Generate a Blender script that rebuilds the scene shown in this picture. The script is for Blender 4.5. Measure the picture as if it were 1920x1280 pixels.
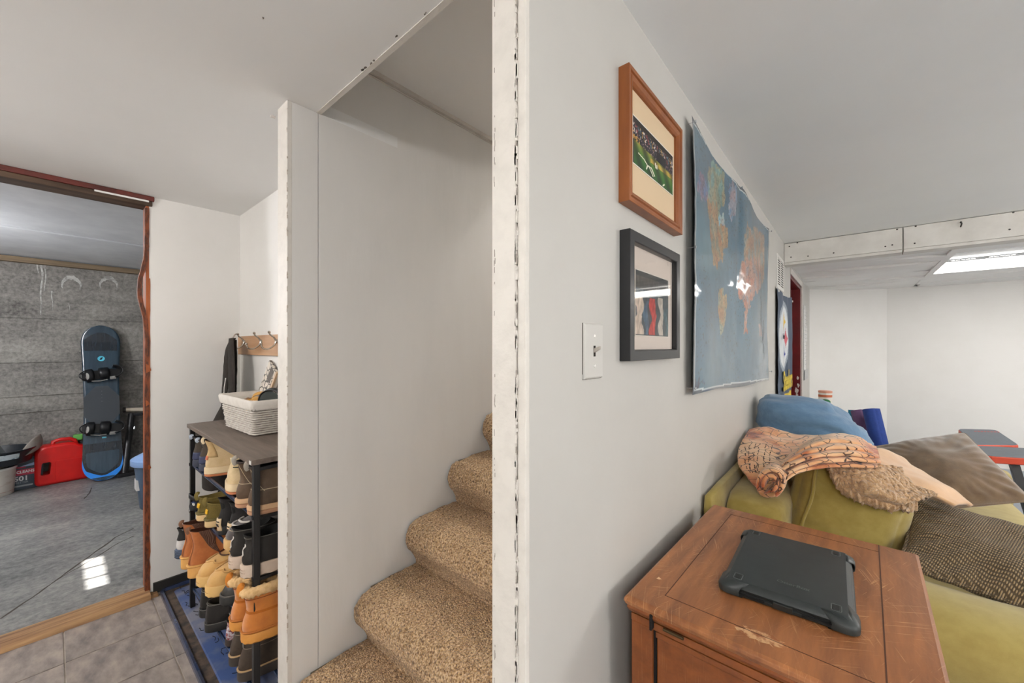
import bpy, bmesh, math, random
from mathutils import Vector, Matrix, noise

random.seed(7)
for _o in list(bpy.data.objects):
    bpy.data.objects.remove(_o)
SC = bpy.context.scene
COL = SC.collection
PI = math.pi
CZ = 1.31                       # height of the camera above the floor
YAW = math.radians(40.7)
FPX = 742.0                     # focal length for a 1920 px wide frame

# ------------------------------------------------------------------ camera
cam_data = bpy.data.cameras.new('camera')
cam_data.sensor_width = 36.0
cam_data.lens = 36.0 * FPX / 1920.0
cam_data.shift_y = 10.0 / 1920.0
cam_data.clip_start = 0.02
cam = bpy.data.objects.new('camera', cam_data)
cam.location = (0, 0, CZ)
cam.rotation_euler = (PI / 2, 0, YAW)
COL.objects.link(cam)
SC.camera = cam

# ------------------------------------------------------------------ world, sun, exposure
world = bpy.data.worlds.new('world')
SC.world = world
world.use_nodes = True
_bg = world.node_tree.nodes['Background']
_bg.inputs[0].default_value = (0.62, 0.76, 1.0, 1)
_bg.inputs[1].default_value = 1.2
SC.view_settings.view_transform = 'Standard'
SC.view_settings.look = 'None'
SC.view_settings.gamma = 1.0
SC.view_settings.use_curve_mapping = False
SC.view_settings.exposure = 0.06

sun_d = bpy.data.lights.new('sun', 'SUN')
sun_d.energy = 42.0
sun_d.angle = math.radians(0.5)
sun_d.color = (1.0, 0.97, 0.92)
sun = bpy.data.objects.new('sun', sun_d)
SUN_TO = Vector((0.24, 2.10, -1.72)).normalized()      # direction the sunlight travels
sun.rotation_euler = SUN_TO.to_track_quat('-Z', 'Y').to_euler()
sun.location = (-4, -4, 4)
COL.objects.link(sun)

# strengths of the strip light and of the unseen globes (emission of their lenses)
E_TROFFER = 8.0
E_HALL = 66.0
E_MID = 90.0
E_ROOM = 58.0
E_SOFA = 300.0
E_GARAGE = 125.0
E_STAIR = 95.0

# ------------------------------------------------------------------ small helpers
def at(u, v, X=None, Y=None, Z=None):
    """World point seen at photo pixel (u, v) of the 1920x1280 frame on a plane X=, Y= or Z=."""
    r = (u - 960.0) / FPX
    h = (650.0 - v) / FPX
    d = Vector((-math.sin(YAW) + r * math.cos(YAW), math.cos(YAW) + r * math.sin(YAW), h))
    if X is not None:
        k = X / d.x
    elif Y is not None:
        k = Y / d.y
    else:
        k = (Z - CZ) / d.z
    return Vector((0, 0, CZ)) + d * k


def lin(c):
    out = []
    for x in c[:3]:
        x = x / 255.0
        out.append(x / 12.92 if x <= 0.04045 else ((x + 0.055) / 1.055) ** 2.4)
    return (out[0], out[1], out[2], 1.0)


MATS = {}


def pm(name, col, rough=0.6, metal=0.0, col2=None, vscale=8.0, vdet=4.0, vlo=0.35, vhi=0.65, stretch=(1, 1, 1),
       bump=0.0, bscale=120.0, bkind='noise', bdist=0.002, spec=0.5, coat=0.0, emit=0.0, sheen=0.0, crough=0.1, alpha=None):
    """Procedural principled material: two colours mixed by noise and a bump."""
    if name in MATS:
        return MATS[name]
    m = bpy.data.materials.new(name)
    m.use_nodes = True
    nt = m.node_tree
    N, L = nt.nodes, nt.links
    b = N['Principled BSDF']
    b.inputs['Base Color'].default_value = lin(col)
    b.inputs['Roughness'].default_value = rough
    b.inputs['Metallic'].default_value = metal
    b.inputs['Specular IOR Level'].default_value = spec
    b.inputs['Coat Weight'].default_value = coat
    b.inputs['Coat Roughness'].default_value = crough
    if sheen:
        b.inputs['Sheen Weight'].default_value = sheen
        b.inputs['Sheen Roughness'].default_value = 0.6
    if emit:
        b.inputs['Emission Color'].default_value = lin(col)
        b.inputs['Emission Strength'].default_value = emit
    tc = N.new('ShaderNodeTexCoord')
    mp = N.new('ShaderNodeMapping')
    mp.inputs['Scale'].default_value = stretch
    L.new(tc.outputs['Object'], mp.inputs['Vector'])
    if col2 is not None:
        n = N.new('ShaderNodeTexNoise')
        n.inputs['Scale'].default_value = vscale
        n.inputs['Detail'].default_value = vdet
        n.inputs['Roughness'].default_value = 0.6
        L.new(mp.outputs['Vector'], n.inputs['Vector'])
        r = N.new('ShaderNodeMapRange')
        r.inputs['From Min'].default_value = vlo
        r.inputs['From Max'].default_value = vhi
        L.new(n.outputs['Fac'], r.inputs['Value'])
        mx = N.new('ShaderNodeMix')
        mx.data_type = 'RGBA'
        mx.inputs['A'].default_value = lin(col)
        mx.inputs['B'].default_value = lin(col2)
        L.new(r.outputs['Result'], mx.inputs['Factor'])
        L.new(mx.outputs['Result'], b.inputs['Base Color'])
    if bump:
        if bkind == 'voronoi':
            t = N.new('ShaderNodeTexVoronoi')
            t.inputs['Scale'].default_value = bscale
            out = t.outputs['Distance']
        elif bkind == 'wave':
            t = N.new('ShaderNodeTexWave')
            t.inputs['Scale'].default_value = bscale
            t.inputs['Distortion'].default_value = 1.5
            out = t.outputs['Fac']
        else:
            t = N.new('ShaderNodeTexNoise')
            t.inputs['Scale'].default_value = bscale
            t.inputs['Detail'].default_value = 5.0
            out = t.outputs['Fac']
        L.new(mp.outputs['Vector'], t.inputs['Vector'])
        bp = N.new('ShaderNodeBump')
        bp.inputs['Strength'].default_value = bump
        bp.inputs['Distance'].default_value = bdist
        L.new(out, bp.inputs['Height'])
        L.new(bp.outputs['Normal'], b.inputs['Normal'])
    MATS[name] = m
    return m


def attr_mat(name, rough=0.5, coat=0.0, spec=0.5, crough=0.08, bump=0.0, bscale=80):
    """Material whose base colour is the mesh's own printed colour attribute 'print'."""
    if name in MATS:
        return MATS[name]
    m = pm(name, (200, 200, 200), rough, coat=coat, spec=spec, crough=crough, bump=bump, bscale=bscale)
    nt = m.node_tree
    a = nt.nodes.new('ShaderNodeAttribute')
    a.attribute_name = 'print'
    nt.links.new(a.outputs['Color'], nt.nodes['Principled BSDF'].inputs['Base Color'])
    return m


class MB:
    """Collects shapes and links them as one mesh object."""
    def __init__(self):
        self.v = []
        self.f = []
        self.mi = []

    def add(self, vs, fs, mi=0):
        o = len(self.v)
        self.v += [tuple(p) for p in vs]
        for f in fs:
            self.f.append(tuple(i + o for i in f))
            self.mi.append(mi)
        return self

    def box(self, x0, x1, y0, y1, z0, z1, mi=0, M=None):
        vs = [(x, y, z) for z in (z0, z1) for y in (y0, y1) for x in (x0, x1)]
        if M is not None:
            vs = [M @ Vector(p) for p in vs]
        fs = [(0, 2, 3, 1), (4, 5, 7, 6), (0, 1, 5, 4), (2, 6, 7, 3), (0, 4, 6, 2), (1, 3, 7, 5)]
        return self.add(vs, fs, mi)

    def grid(self, P, closed_u=False, closed_v=False, mi=0, cap0=False, cap1=False):
        """P[i][j]; quads between rows."""
        nu, nv = len(P), len(P[0])
        vs = [p for row in P for p in row]
        fs = []
        for i in range(nu if closed_u else nu - 1):
            for j in range(nv if closed_v else nv - 1):
                a, b = i * nv + j, i * nv + (j + 1) % nv
                i2 = (i + 1) % nu
                c, d = i2 * nv + (j + 1) % nv, i2 * nv + j
                fs.append((a, b, c, d))
        if cap0:
            fs.append(tuple(range(nv))[::-1])
        if cap1:
            fs.append(tuple((nu - 1) * nv + j for j in range(nv)))
        return self.add(vs, fs, mi)

    def tube(self, pts, r, n=8, closed=False, mi=0, sx=1.0, sy=1.0, up=None):
        pts = [Vector(p) for p in pts]
        m = len(pts)
        rs = r if isinstance(r, (list, tuple)) else [r] * m
        rows = []
        ref = Vector(up) if up else None
        prev = None
        for i, p in enumerate(pts):
            if closed:
                t = pts[(i + 1) % m] - pts[i - 1]
            else:
                t = pts[min(i + 1, m - 1)] - pts[max(i - 1, 0)]
            if t.length < 1e-9:
                t = Vector((0, 0, 1))
            t.normalize()
            if ref is not None:
                a = t.cross(ref)
                if a.length < 1e-5:
                    a = t.orthogonal()
            elif prev is None:
                a = t.orthogonal()
            else:
                a = prev - t * prev.dot(t)
                if a.length < 1e-6:
                    a = t.orthogonal()
            a.normalize()
            prev = a
            b = t.cross(a)
            rows.append([p + (a * math.cos(2 * PI * k / n) * sx + b * math.sin(2 * PI * k / n) * sy) * rs[i] for k in range(n)])
        return self.grid(rows, closed_u=closed, closed_v=True, mi=mi, cap0=not closed, cap1=not closed)

    def lathe(self, prof, n=24, c=(0, 0, 0), mi=0, axis='z', cap=True):
        rows = []
        for r, z in prof:
            row = []
            for k in range(n):
                a = 2 * PI * k / n
                p = (r * math.cos(a), r * math.sin(a), z)
                if axis == 'y':
                    p = (p[0], p[2], p[1])
                elif axis == 'x':
                    p = (p[2], p[0], p[1])
                row.append((p[0] + c[0], p[1] + c[1], p[2] + c[2]))
            rows.append(row)
        return self.grid(rows, closed_v=True, mi=mi, cap0=cap, cap1=cap)

    def prism(self, poly, d, axis='z', c=0.0, mi=0):
        """Extrude a 2-D polygon by d from c along an axis; x: (y,z), y: (x,z), z: (x,y)."""
        n = len(poly)
        def mk(a, b, k):
            return {'z': (a, b, k), 'y': (a, k, b), 'x': (k, a, b)}[axis]
        vs = [mk(a, b, c) for a, b in poly] + [mk(a, b, c + d) for a, b in poly]
        fs = [tuple(range(n))[::-1], tuple(range(n, 2 * n))]
        for i in range(n):
            j = (i + 1) % n
            fs.append((i, j, n + j, n + i))
        return self.add(vs, fs, mi)

    def xf(self, M):
        self.v = [tuple(M @ Vector(p)) for p in self.v]
        return self

    def build(self, name, mat, parent=None, smooth=False, bevel=0.0, seg=2, sub=0, solid=0.0, auto=None):
        me = bpy.data.meshes.new(name)
        me.from_pydata(self.v, [], self.f)
        mats = mat if isinstance(mat, (list, tuple)) else [mat]
        for m in mats:
            me.materials.append(m)
        if len(mats) > 1:
            me.polygons.foreach_set('material_index', self.mi)
        bm = bmesh.new()
        bm.from_mesh(me)
        bmesh.ops.recalc_face_normals(bm, faces=bm.faces)
        if smooth:
            lim = math.radians(auto if auto else 38)
            for f in bm.faces:
                f.smooth = True
            for e in bm.edges:
                if len(e.link_faces) == 2 and e.calc_face_angle(0) > lim:
                    e.smooth = False
        bm.to_mesh(me)
        bm.free()
        me.update()
        o = bpy.data.objects.new(name, me)
        COL.objects.link(o)
        if parent is not None:
            o.parent = parent
        if solid:
            s = o.modifiers.new('solid', 'SOLIDIFY')
            s.thickness = solid
            s.offset = 0
        if bevel:
            b = o.modifiers.new('bevel', 'BEVEL')
            b.width = bevel
            b.segments = seg
            b.limit_method = 'ANGLE'
            b.angle_limit = math.radians(40)
        if sub:
            s = o.modifiers.new('sub', 'SUBSURF')
            s.levels = sub
            s.render_levels = sub
        return o


def tag(o, label=None, cat=None, group=None, kind=None):
    if label:
        o['label'] = label
    if cat:
        o['category'] = cat
    if group:
        o['group'] = group
    if kind:
        o['kind'] = kind
    return o


def thing(name, label, cat, loc=(0, 0, 0), rotz=0.0, group=None, rot=None):
    o = bpy.data.objects.new(name, None)
    o.empty_display_size = 0.05
    COL.objects.link(o)
    o.location = loc
    o.rotation_euler = rot if rot else (0, 0, rotz)
    return tag(o, label, cat, group)


def struct(name, mb, mat, parent=None, label=None, **kw):
    o = mb.build(name, mat, parent, **kw)
    if parent is None:
        o['kind'] = 'structure'
        if label:
            o['label'] = label
    return o


def copy_part(src, parent):
    c = src.copy()
    COL.objects.link(c)
    c.parent = parent
    for ch in list(src.children):
        copy_part(ch, c)
    return c


def text_mesh(s, size, depth=0.0004, align='CENTER', bold=0.0):
    """Flat lettering as mesh data, in the local XY plane."""
    cu = bpy.data.curves.new('lettering', 'FONT')
    cu.body = s
    cu.size = size
    cu.align_x = align
    cu.align_y = 'CENTER'
    cu.extrude = depth
    cu.offset = bold
    cu.resolution_u = 3
    o = bpy.data.objects.new('lettering_tmp', cu)
    COL.objects.link(o)
    dg = bpy.context.evaluated_depsgraph_get()
    me = bpy.data.meshes.new_from_object(o.evaluated_get(dg))
    bpy.data.objects.remove(o)
    return me


def lettering(s, size, mat, parent, M, name='lettering', depth=0.0004, bold=0.0, sx=1.0):
    me = text_mesh(s, size, depth, bold=bold)
    me.transform(M @ Matrix.Diagonal((sx, 1, 1, 1)))
    me.materials.clear()
    me.materials.append(mat)
    o = bpy.data.objects.new(name, me)
    COL.objects.link(o)
    o.parent = parent
    return o


def fbm(p, s, seed=0.0):
    q = Vector((p[0] * s + seed, p[1] * s - seed * 0.7, p[2] * s + seed * 1.3))
    return noise.noise(q) + 0.5 * noise.noise(q * 2.1)


def paint(o, fn):
    """Flat print: a colour per mesh corner, from the corner's local position."""
    me = o.data
    ca = me.color_attributes.new('print', 'FLOAT_COLOR', 'POINT')
    buf = []
    for v in me.vertices:
        buf.extend(fn(v.co))
    ca.data.foreach_set('color', buf)


# ------------------------------------------------------------------ materials of the setting
def wall_mat(name, col, col2, bump=0.25, bscale=14, rough=0.55):
    return pm(name, col, rough, col2=col2, vscale=2.2, vdet=5, vlo=0.4, vhi=0.72, bump=bump, bscale=bscale, bdist=0.004, spec=0.35)


M_WALL = wall_mat('painted_wall', (233, 231, 228), (228, 226, 222))
M_WALLM = wall_mat('map_wall_dimmed', (196, 194, 189), (191, 189, 184))  # same wall paint, darkened to stand in for dimmer light
M_WALLT = pm('painted_panel_wall', (231, 229, 226), 0.5, col2=(222, 220, 217), vscale=3, vlo=0.4, vhi=0.8, stretch=(1, 1, 0.25),
             bump=0.45, bscale=22, bdist=0.004, spec=0.35)
M_TRIM = pm('chipped_cream_paint', (222, 217, 210), 0.5, col2=(212, 207, 200), vscale=20, vlo=0.45, vhi=0.7, bump=0.5, bscale=60, bdist=0.003)
M_CEIL = pm('ceiling_paint', (242, 242, 241), 0.7, col2=(238, 238, 237), vscale=1.2, bump=0.12, bscale=9, bdist=0.004, spec=0.2)
M_CEILW = pm('ceiling_plank_paint', (242, 241, 239), 0.55, col2=(236, 234, 231), vscale=3, stretch=(0.3, 1, 1), bump=0.2, bscale=30)
M_BEAM = pm('whitewashed_board', (224, 221, 216), 0.6, col2=(206, 202, 196), vscale=6, vlo=0.35, vhi=0.7, bump=0.4, bscale=18, bdist=0.004)
M_NAIL = pm('dark_nail', (60, 56, 52), 0.6)
M_CARPETF = pm('slate_floor', (152, 158, 166), 0.9, col2=(140, 146, 154), vscale=120, bump=0.3, bscale=300)
M_GROUT = pm('grout', (176, 164, 152), 0.8, col2=(150, 138, 126), vscale=10)
M_TILE = pm('slate_tile', (112, 104, 102), 0.42, col2=(166, 153, 143), vscale=7, vdet=9, vlo=0.36, vhi=0.68, stretch=(1, 2.2, 1),
            bump=0.35, bscale=26, bdist=0.003, spec=0.4)
def concrete_mat(name, lo, mid, hi, rough, stretch, bstr):
    m = pm(name, mid, rough, spec=.3)
    nt = m.node_tree
    N, L = nt.nodes, nt.links
    b = N['Principled BSDF']
    tc = N.new('ShaderNodeTexCoord')
    mp = N.new('ShaderNodeMapping'); mp.inputs['Scale'].default_value = stretch
    L.new(tc.outputs['Object'], mp.inputs['Vector'])
    n1 = N.new('ShaderNodeTexNoise'); n1.inputs['Scale'].default_value = 2.2; n1.inputs['Detail'].default_value = 12; n1.inputs['Roughness'].default_value = .72
    n2 = N.new('ShaderNodeTexNoise'); n2.inputs['Scale'].default_value = 34; n2.inputs['Detail'].default_value = 6; n2.inputs['Roughness'].default_value = .7
    L.new(mp.outputs[0], n1.inputs['Vector']); L.new(tc.outputs['Object'], n2.inputs['Vector'])
    mx = N.new('ShaderNodeMath'); mx.operation = 'MULTIPLY_ADD'; mx.inputs[1].default_value = .45
    L.new(n2.outputs['Fac'], mx.inputs[0])
    sc = N.new('ShaderNodeMath'); sc.operation = 'MULTIPLY'; sc.inputs[1].default_value = .62
    L.new(n1.outputs['Fac'], sc.inputs[0]); L.new(sc.outputs[0], mx.inputs[2])
    cr = N.new('ShaderNodeValToRGB')
    e = cr.color_ramp.elements
    e[0].position = .40; e[0].color = lin(lo)
    e[1].position = .68; e[1].color = lin(hi)
    k = cr.color_ramp.elements.new(.53); k.color = lin(mid)
    L.new(mx.outputs[0], cr.inputs['Fac']); L.new(cr.outputs['Color'], b.inputs['Base Color'])
    bp = N.new('ShaderNodeBump'); bp.inputs['Strength'].default_value = bstr; bp.inputs['Distance'].default_value = .01
    L.new(mx.outputs[0], bp.inputs['Height']); L.new(bp.outputs['Normal'], b.inputs['Normal'])
    return m


M_CONC = concrete_mat('concrete_wall', (78, 76, 73), (124, 121, 116), (158, 155, 148), .85, (1, .45, 1.5), .7)
M_CONC_OLD = pm('concrete_wall_plain', (140, 139, 135), 0.85, col2=(104, 104, 102), vscale=4.5, vdet=10, vlo=0.34, vhi=0.7, stretch=(1, 0.55, 1.6),
            bump=0.8, bscale=24, bdist=0.012, spec=0.25)
M_CONCF = concrete_mat('concrete_floor', (80, 81, 82), (126, 126, 125), (166, 164, 159), .40, (1, .5, 1), .3)
M_OSB = pm('raw_red_wood', (126, 62, 28), 0.6, col2=(72, 36, 18), vscale=70, vlo=0.4, vhi=0.6, stretch=(1, 1, 0.35), bump=0.6, bscale=90, bdist=0.003)
M_OSB2 = pm('orange_bare_wood', (176, 92, 34), 0.45, col2=(138, 66, 22), vscale=16, stretch=(1, 1, 0.15), bump=0.2, bscale=50)
M_REDP = pm('old_red_paint', (106, 42, 34), 0.6, col2=(80, 34, 28), vscale=16, bump=0.3, bscale=30)
M_DKWOOD = pm('weathered_dark_wood', (104, 82, 64), 0.75, col2=(60, 44, 34), vscale=12, stretch=(1, 0.12, 1), bump=0.5, bscale=40)
M_OLDPINE = pm('worn_pine', (172, 134, 92), 0.6, col2=(112, 76, 46), vscale=9, stretch=(4, 0.25, 4), vlo=0.35, vhi=0.65, bump=0.5, bscale=30, bdist=0.004)
M_TIMBER = pm('grey_timber', (138, 118, 92), 0.8, col2=(100, 86, 68), vscale=9, stretch=(1, 0.15, 3), bump=0.5, bscale=30)
M_GCEIL = pm('garage_ceiling_panel', (228, 231, 234), 0.35, col2=(212, 215, 219), vscale=4, bump=0.3, bscale=10, bdist=0.004)
M_DARK = pm('dark_gap', (44, 40, 38), 0.9)
M_BLACK = pm('black_gap', (16, 15, 15), 0.9)

GF = 0.02                         # floor of the concrete room
H = CZ + 0.795                    # main ceiling
HD = CZ + 0.70                    # planked ceiling past the beam
HS = CZ + 1.043                   # stairwell ceiling
XD = -2.82                        # door wall
XL0, XL1 = -1.457, -1.378         # stair wall, left
XM0, XM1 = -0.470, -0.400         # map wall
Y0 = 0.505                        # where both stair walls end
YH = 0.745                        # hook wall
YB = 3.68                         # beam
HBM = CZ + 0.643

# ------------------------------------------------------------------ floors
fl = struct('floor', MB().box(-2.95, -0.43, -3.1, 3.6, -0.08, -0.004), M_GROUT, label='grey slate tile floor of the hall')
TILE = None
xj = [-2.17 + 0.305 * k for k in range(-2, 5)]
yj = [0.645, 0.34, 0.035, -0.27, -0.575, -0.88, -1.185]
for i in range(len(xj)):
    x1 = xj[i] - 0.0028
    x0 = xj[i] - 0.305 + 0.0028
    if x1 < XD:
        continue
    x0 = max(x0, XD + 0.004)
    for j in range(len(yj) - 1):
        if yj[j] > 0.6 and x0 > -1.9:
            pass
        full = x0 > XD + 0.01
        if full and TILE is not None:
            o = bpy.data.objects.new('tile', TILE)
            COL.objects.link(o)
        else:
            w, hgt = x1 - x0, 0.305 - 0.0056
            o = MB().box(0, w, -hgt, 0, -0.010, 0).build('tile', M_TILE, None, bevel=0.0012, seg=1)
            if full:
                # bake the little bevel into shared data
                TILE = o.data
        o.location = (x0, yj[j] - 0.0028, random.uniform(-0.0005, 0.0005))
        o.parent = fl
flr = struct('floor_carpet', MB().box(-0.43, 4.2, -3.1, 6.8, -0.08, 0.0), M_CARPETF, label='slate blue floor of the living room')
flg = struct('floor_garage', MB().box(-6.1, XD - .055, -2.1, 1.3, -0.10, GF), M_CONCF, label='stained grey concrete floor beyond the doorway')


def crack(pts, w, name='crack', seed=0):
    P = [at(u, v, Z=GF) for u, v in pts]
    line = []
    for a, b in zip(P, P[1:]):
        n = max(3, int((b - a).length / 0.04))
        for k in range(n):
            p = a.lerp(b, k / n)
            p = p + Vector((fbm(p, 9, seed), fbm(p, 9, seed + 4), 0)) * 0.007
            line.append(p)
    rows = []
    for i, p in enumerate(line):
        t = (line[min(i + 1, len(line) - 1)] - line[max(i - 1, 0)]).normalized()
        nrm = Vector((-t.y, t.x, 0))
        ww = w * (0.4 + 0.9 * abs(fbm(p, 14, seed + 2)))
        rows.append([(p.x + nrm.x * ww, p.y + nrm.y * ww, GF + .0005), (p.x, p.y, GF + .0008), (p.x - nrm.x * ww, p.y - nrm.y * ww, GF + .0005)])
    MB().grid(rows).build(name, pm('floor_crack', (78, 72, 66), .9), flg)


crack([(0, 1160), (60, 1120), (106, 1087), (165, 1045), (215, 1008), (262, 985)], 0.008, seed=1)
crack([(106, 1087), (150, 1062), (178, 1046), (222, 1018), (264, 998)], 0.006, seed=3)
crack([(158, 935), (168, 924), (172, 912)], 0.006, seed=5)

# ------------------------------------------------------------------ ceilings
cl = struct('ceiling', MB().box(-2.95, XL1, -3.1, 0.9, H, H + 0.04)
            .box(XL1, XM0, -3.1, 0.60, H, H + 0.04)
            .box(XM0, 4.2, -3.1, YB + 0.02, H, H + 0.04), M_CEIL, label='off white painted ceiling')
# joist edge above the stair opening, with the torn paper bead
struct('trim_1', MB().box(XL1, XM0, 0.585, 0.60, H - 0.002, HS + 0.05), M_TRIM, label='rough painted edge of the ceiling over the stairs')
struct('ceiling_stairwell', MB().box(XL1 - 0.05, XM1, 0.60, 1.75, HS, HS + 0.04).box(XL1 - 0.05, XM1, 1.75, 1.79, HS, HS + 1.3)
       .box(XL1 - 0.05, XM1, 1.75, 3.6, HS + 1.3, HS + 1.34), M_CEIL, label='grey ceiling above the stairwell')
struct('trim_2', MB().box(XL1, XL1 + 0.014, 0.60, 1.75, HS - 0.016, HS).box(XL1, XL1 + 0.004, 0.60, 1.75, HS - 0.024, HS - 0.019), [M_TRIM], label='thin bead where stair wall meets its ceiling')
# chips in the ceiling paint along the edge
_rag = MB()
for (u, v, w) in ((682, 127, .010), (700, 117, .009), (745, 68, .006), (757, 72, .006), (797, 25, .004), (494, 33, .003)):
    p = at(u, v, Z=H)
    for k in range(3):
        q = p + Vector((random.uniform(-1, 1) * w, random.uniform(-1, 1) * w * 0.5, 0))
        n = 6
        ring = [(q.x + math.cos(a * 2 * PI / n) * w * random.uniform(.3, .9), q.y + math.sin(a * 2 * PI / n) * w * random.uniform(.15, .4)) for a in range(n)]
        _rag.prism(ring, -0.0015, 'z', H)
_rag.build('paint_chip', pm('exposed_bead', (120, 112, 104), 0.8), cl)

# planked ceiling past the beam: each plank its own piece
dc = struct('ceiling_planked', MB().box(XM0, 4.2, YB + 0.12, 6.85, HD + 0.03, HD + 0.07), M_BEAM, label='white planked low ceiling past the beam')
py = [YB + 0.115, 4.12, 4.44, 4.72, 5.02, 5.30, 5.62, 5.92, 6.30, 6.8]
for k in range(len(py) - 1):
    a, b = py[k] + 0.006, py[k + 1] - (0.006 if k != 2 else 0.030)
    for (x0, x1, dz) in ((XM1, 0.545, 0.0), (0.582, 4.15, 0.004)):
        if x0 > 0.5 and 4.44 < 0.5 * (a + b) < 5.62:
            continue                                       # the light fixture sits here
        n = 7
        rows_t, rows_b = [], []
        for i in range(n + 1):
            x = x0 + (x1 - x0) * i / n
            sag = -0.014 * math.sin(i / n * PI * 1.3 + k * 1.7) * (1 if x0 < 0.5 else 0.3) + dz
            rows_b.append([(x, a, HD + 0.004 + sag), (x, b, HD + 0.004 + sag * 0.55)])
        mb = MB()
        mb.grid([[rb[0], rb[1], (rb[1][0], rb[1][1], HD + 0.035), (rb[0][0], rb[0][1], HD + 0.035)] for rb in rows_b], closed_v=True, cap0=True, cap1=True)
        mb.build('ceiling_plank', M_CEILW, dc)
MB().box(0.542, 0.586, YB + 0.12, 6.3, HD - 0.004, HD + 0.02).build('batten', M_CEILW, dc)

# the beam between the two ceilings, faced with boards
bm_ = struct('trim_beam', MB().box(XM0, 4.2, YB + 0.02, YB + 0.115, HBM - 0.004, H + 0.02), M_BEAM, label='whitewashed beam crossing the living room ceiling')
xj1 = at(1693, 445, Y=YB).x
for (x0, x1) in ((XM1 + 0.002, xj1 - 0.003), (xj1 + 0.003, 4.15)):
    MB().box(x0, x1, YB - 0.004, YB + 0.02, HBM + 0.004, H - 0.004).build('board', M_BEAM, bm_, bevel=0.002)
    MB().box(x0, x1, YB + 0.0, YB + 0.115, HBM - 0.016, HBM + 0.003).build('board', M_BEAM, bm_, bevel=0.002)
_n = MB()
for (u, v) in ((1480, 462), (1483, 482), (1495, 455), (1515, 480), (1563, 474), (1673, 459), (1682, 430), (1660, 462), (1717, 424), (1715, 456), (1893, 430), (1900, 398)):
    p = at(u, v, Y=YB - 0.0045)
    _n.lathe([(0.005, p.y - 0.001), (0.005, p.y + 0.002)], 8, (p.x, 0, p.z), axis='y')
_n.build('nail', M_NAIL, bm_)
p = at(1801, 421, Y=YB - 0.005)
_h = MB().tube([p + Vector((0, 0.004, .012)), p + Vector((0, -0.016, .014)), p + Vector((0.002, -0.022, 0)), p + Vector((0, -0.014, -.012)), p + Vector((0, -.004, -.014))], 0.0035, 6)
_h.build('screw_hook', M_NAIL, bm_)
struct('wall_soffit', MB().box(XM0, 4.2, YB + 0.02, YB + 0.12, H, H + 0.25), M_BEAM)

# ------------------------------------------------------------------ walls
# map wall with its doorway
DY0, DY1, DH = 4.10, 5.02, CZ + 0.615
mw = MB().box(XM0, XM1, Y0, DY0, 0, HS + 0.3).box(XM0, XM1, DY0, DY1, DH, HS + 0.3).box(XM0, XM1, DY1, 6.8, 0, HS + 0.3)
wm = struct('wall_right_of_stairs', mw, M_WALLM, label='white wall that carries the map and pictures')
# end face trim: flat jamb board and a rough corner bead with chips
ec = struct('trim_3', MB().box(XM0 - 0.002, XM1 - 0.0182, Y0 - 0.010, Y0 + 0.004, 0, H).box(XM1 - 0.0158, XM1 + 0.001, Y0 - 0.008, Y0 + 0.004, 0, H), M_TRIM,
            label='chipped cream jamb at the end of the stair partition', bevel=0.0025)
_r = MB()
for k in range(170):
    z = random.uniform(0.3, H)
    hh = random.uniform(0.004, 0.03)
    xx = XM1 - 0.0172 + random.uniform(-0.0022, 0.0022)
    w = random.uniform(0.0008, 0.0022)
    _r.box(xx - w, xx + w, Y0 - 0.0102, Y0 - 0.004, z, z + hh)
_r.build('paint_flake', pm('flaked_paint', (226, 221, 214), 0.7, col2=(172, 166, 160), vscale=60, vlo=.5, vhi=.7), ec)
_r = MB()
for k in range(60):
    z = random.uniform(0.3, H)
    xx = XM0 + 0.0052 + random.uniform(-0.0012, 0.0012)
    _r.box(xx - .0006, xx + .0006, Y0 - 0.0106, Y0 - 0.008, z, z + random.uniform(0.002, 0.012))
for k in range(60):
    z = random.uniform(0.3, H)
    xx = XM1 - 0.0165 + random.uniform(-0.001, 0.001)
    _r.box(xx - .0005, xx + .0005, Y0 - 0.0106, Y0 - 0.008, z, z + random.uniform(0.002, 0.016))
_r.build('paint_crack', pm('paint_crack', (168, 160, 152), 0.9), ec)

# stair wall on the left, panelled: two boards with a visible joint at the ceiling's edge
wl = struct('wall_left_of_stairs', MB().box(XL0, XL1 - 0.006, Y0 + 0.003, 3.6, 0, HS + 1.3), M_WALLT, label='white panelled wall left of the stairs')
yj_ = at(597, 400, X=XL1).y
MB().box(XL1 - 0.008, XL1, Y0, yj_ - 0.0008, 0, H).build('panel', M_WALLT, wl, bevel=0.0012, seg=1)
MB().box(XL1 - 0.008, XL1 - 0.0004, yj_ + 0.0008, 1.75, 0, HS).build('panel', M_WALLT, wl, bevel=0.001, seg=1)
el = struct('trim_4', MB().box(XL0 - 0.002, XL1 + 0.001, Y0 - 0.012, Y0 + 0.003, 0, H), M_TRIM, label='cream board at the end of the left stair wall', bevel=0.002)
_r = MB()
for k in range(70):
    z = random.uniform(0.1, H)
    xx = XL1 + random.uniform(-0.002, 0.0012)
    _r.box(xx - .0015, xx + .0012, Y0 - .0128, Y0 - .009, z, z + random.uniform(.003, .02))
_r.build('paint_flake', pm('flaked_edge', (222, 215, 206), 0.7, col2=(176, 164, 150), vscale=50), el)
p = at(511, 212, Y=Y0 - .012)
MB().box(p.x - .010, p.x - .002, p.y - .004, p.y + .01, p.z - .012, p.z + .012).build('hinge_scar', M_TRIM, el)

# hook wall
struct('wall_hook_side', MB().box(-2.95, XL0, YH, YH + 0.1, 0, H + 0.05), M_WALL, label='white wall behind the shoe rack')
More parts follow.
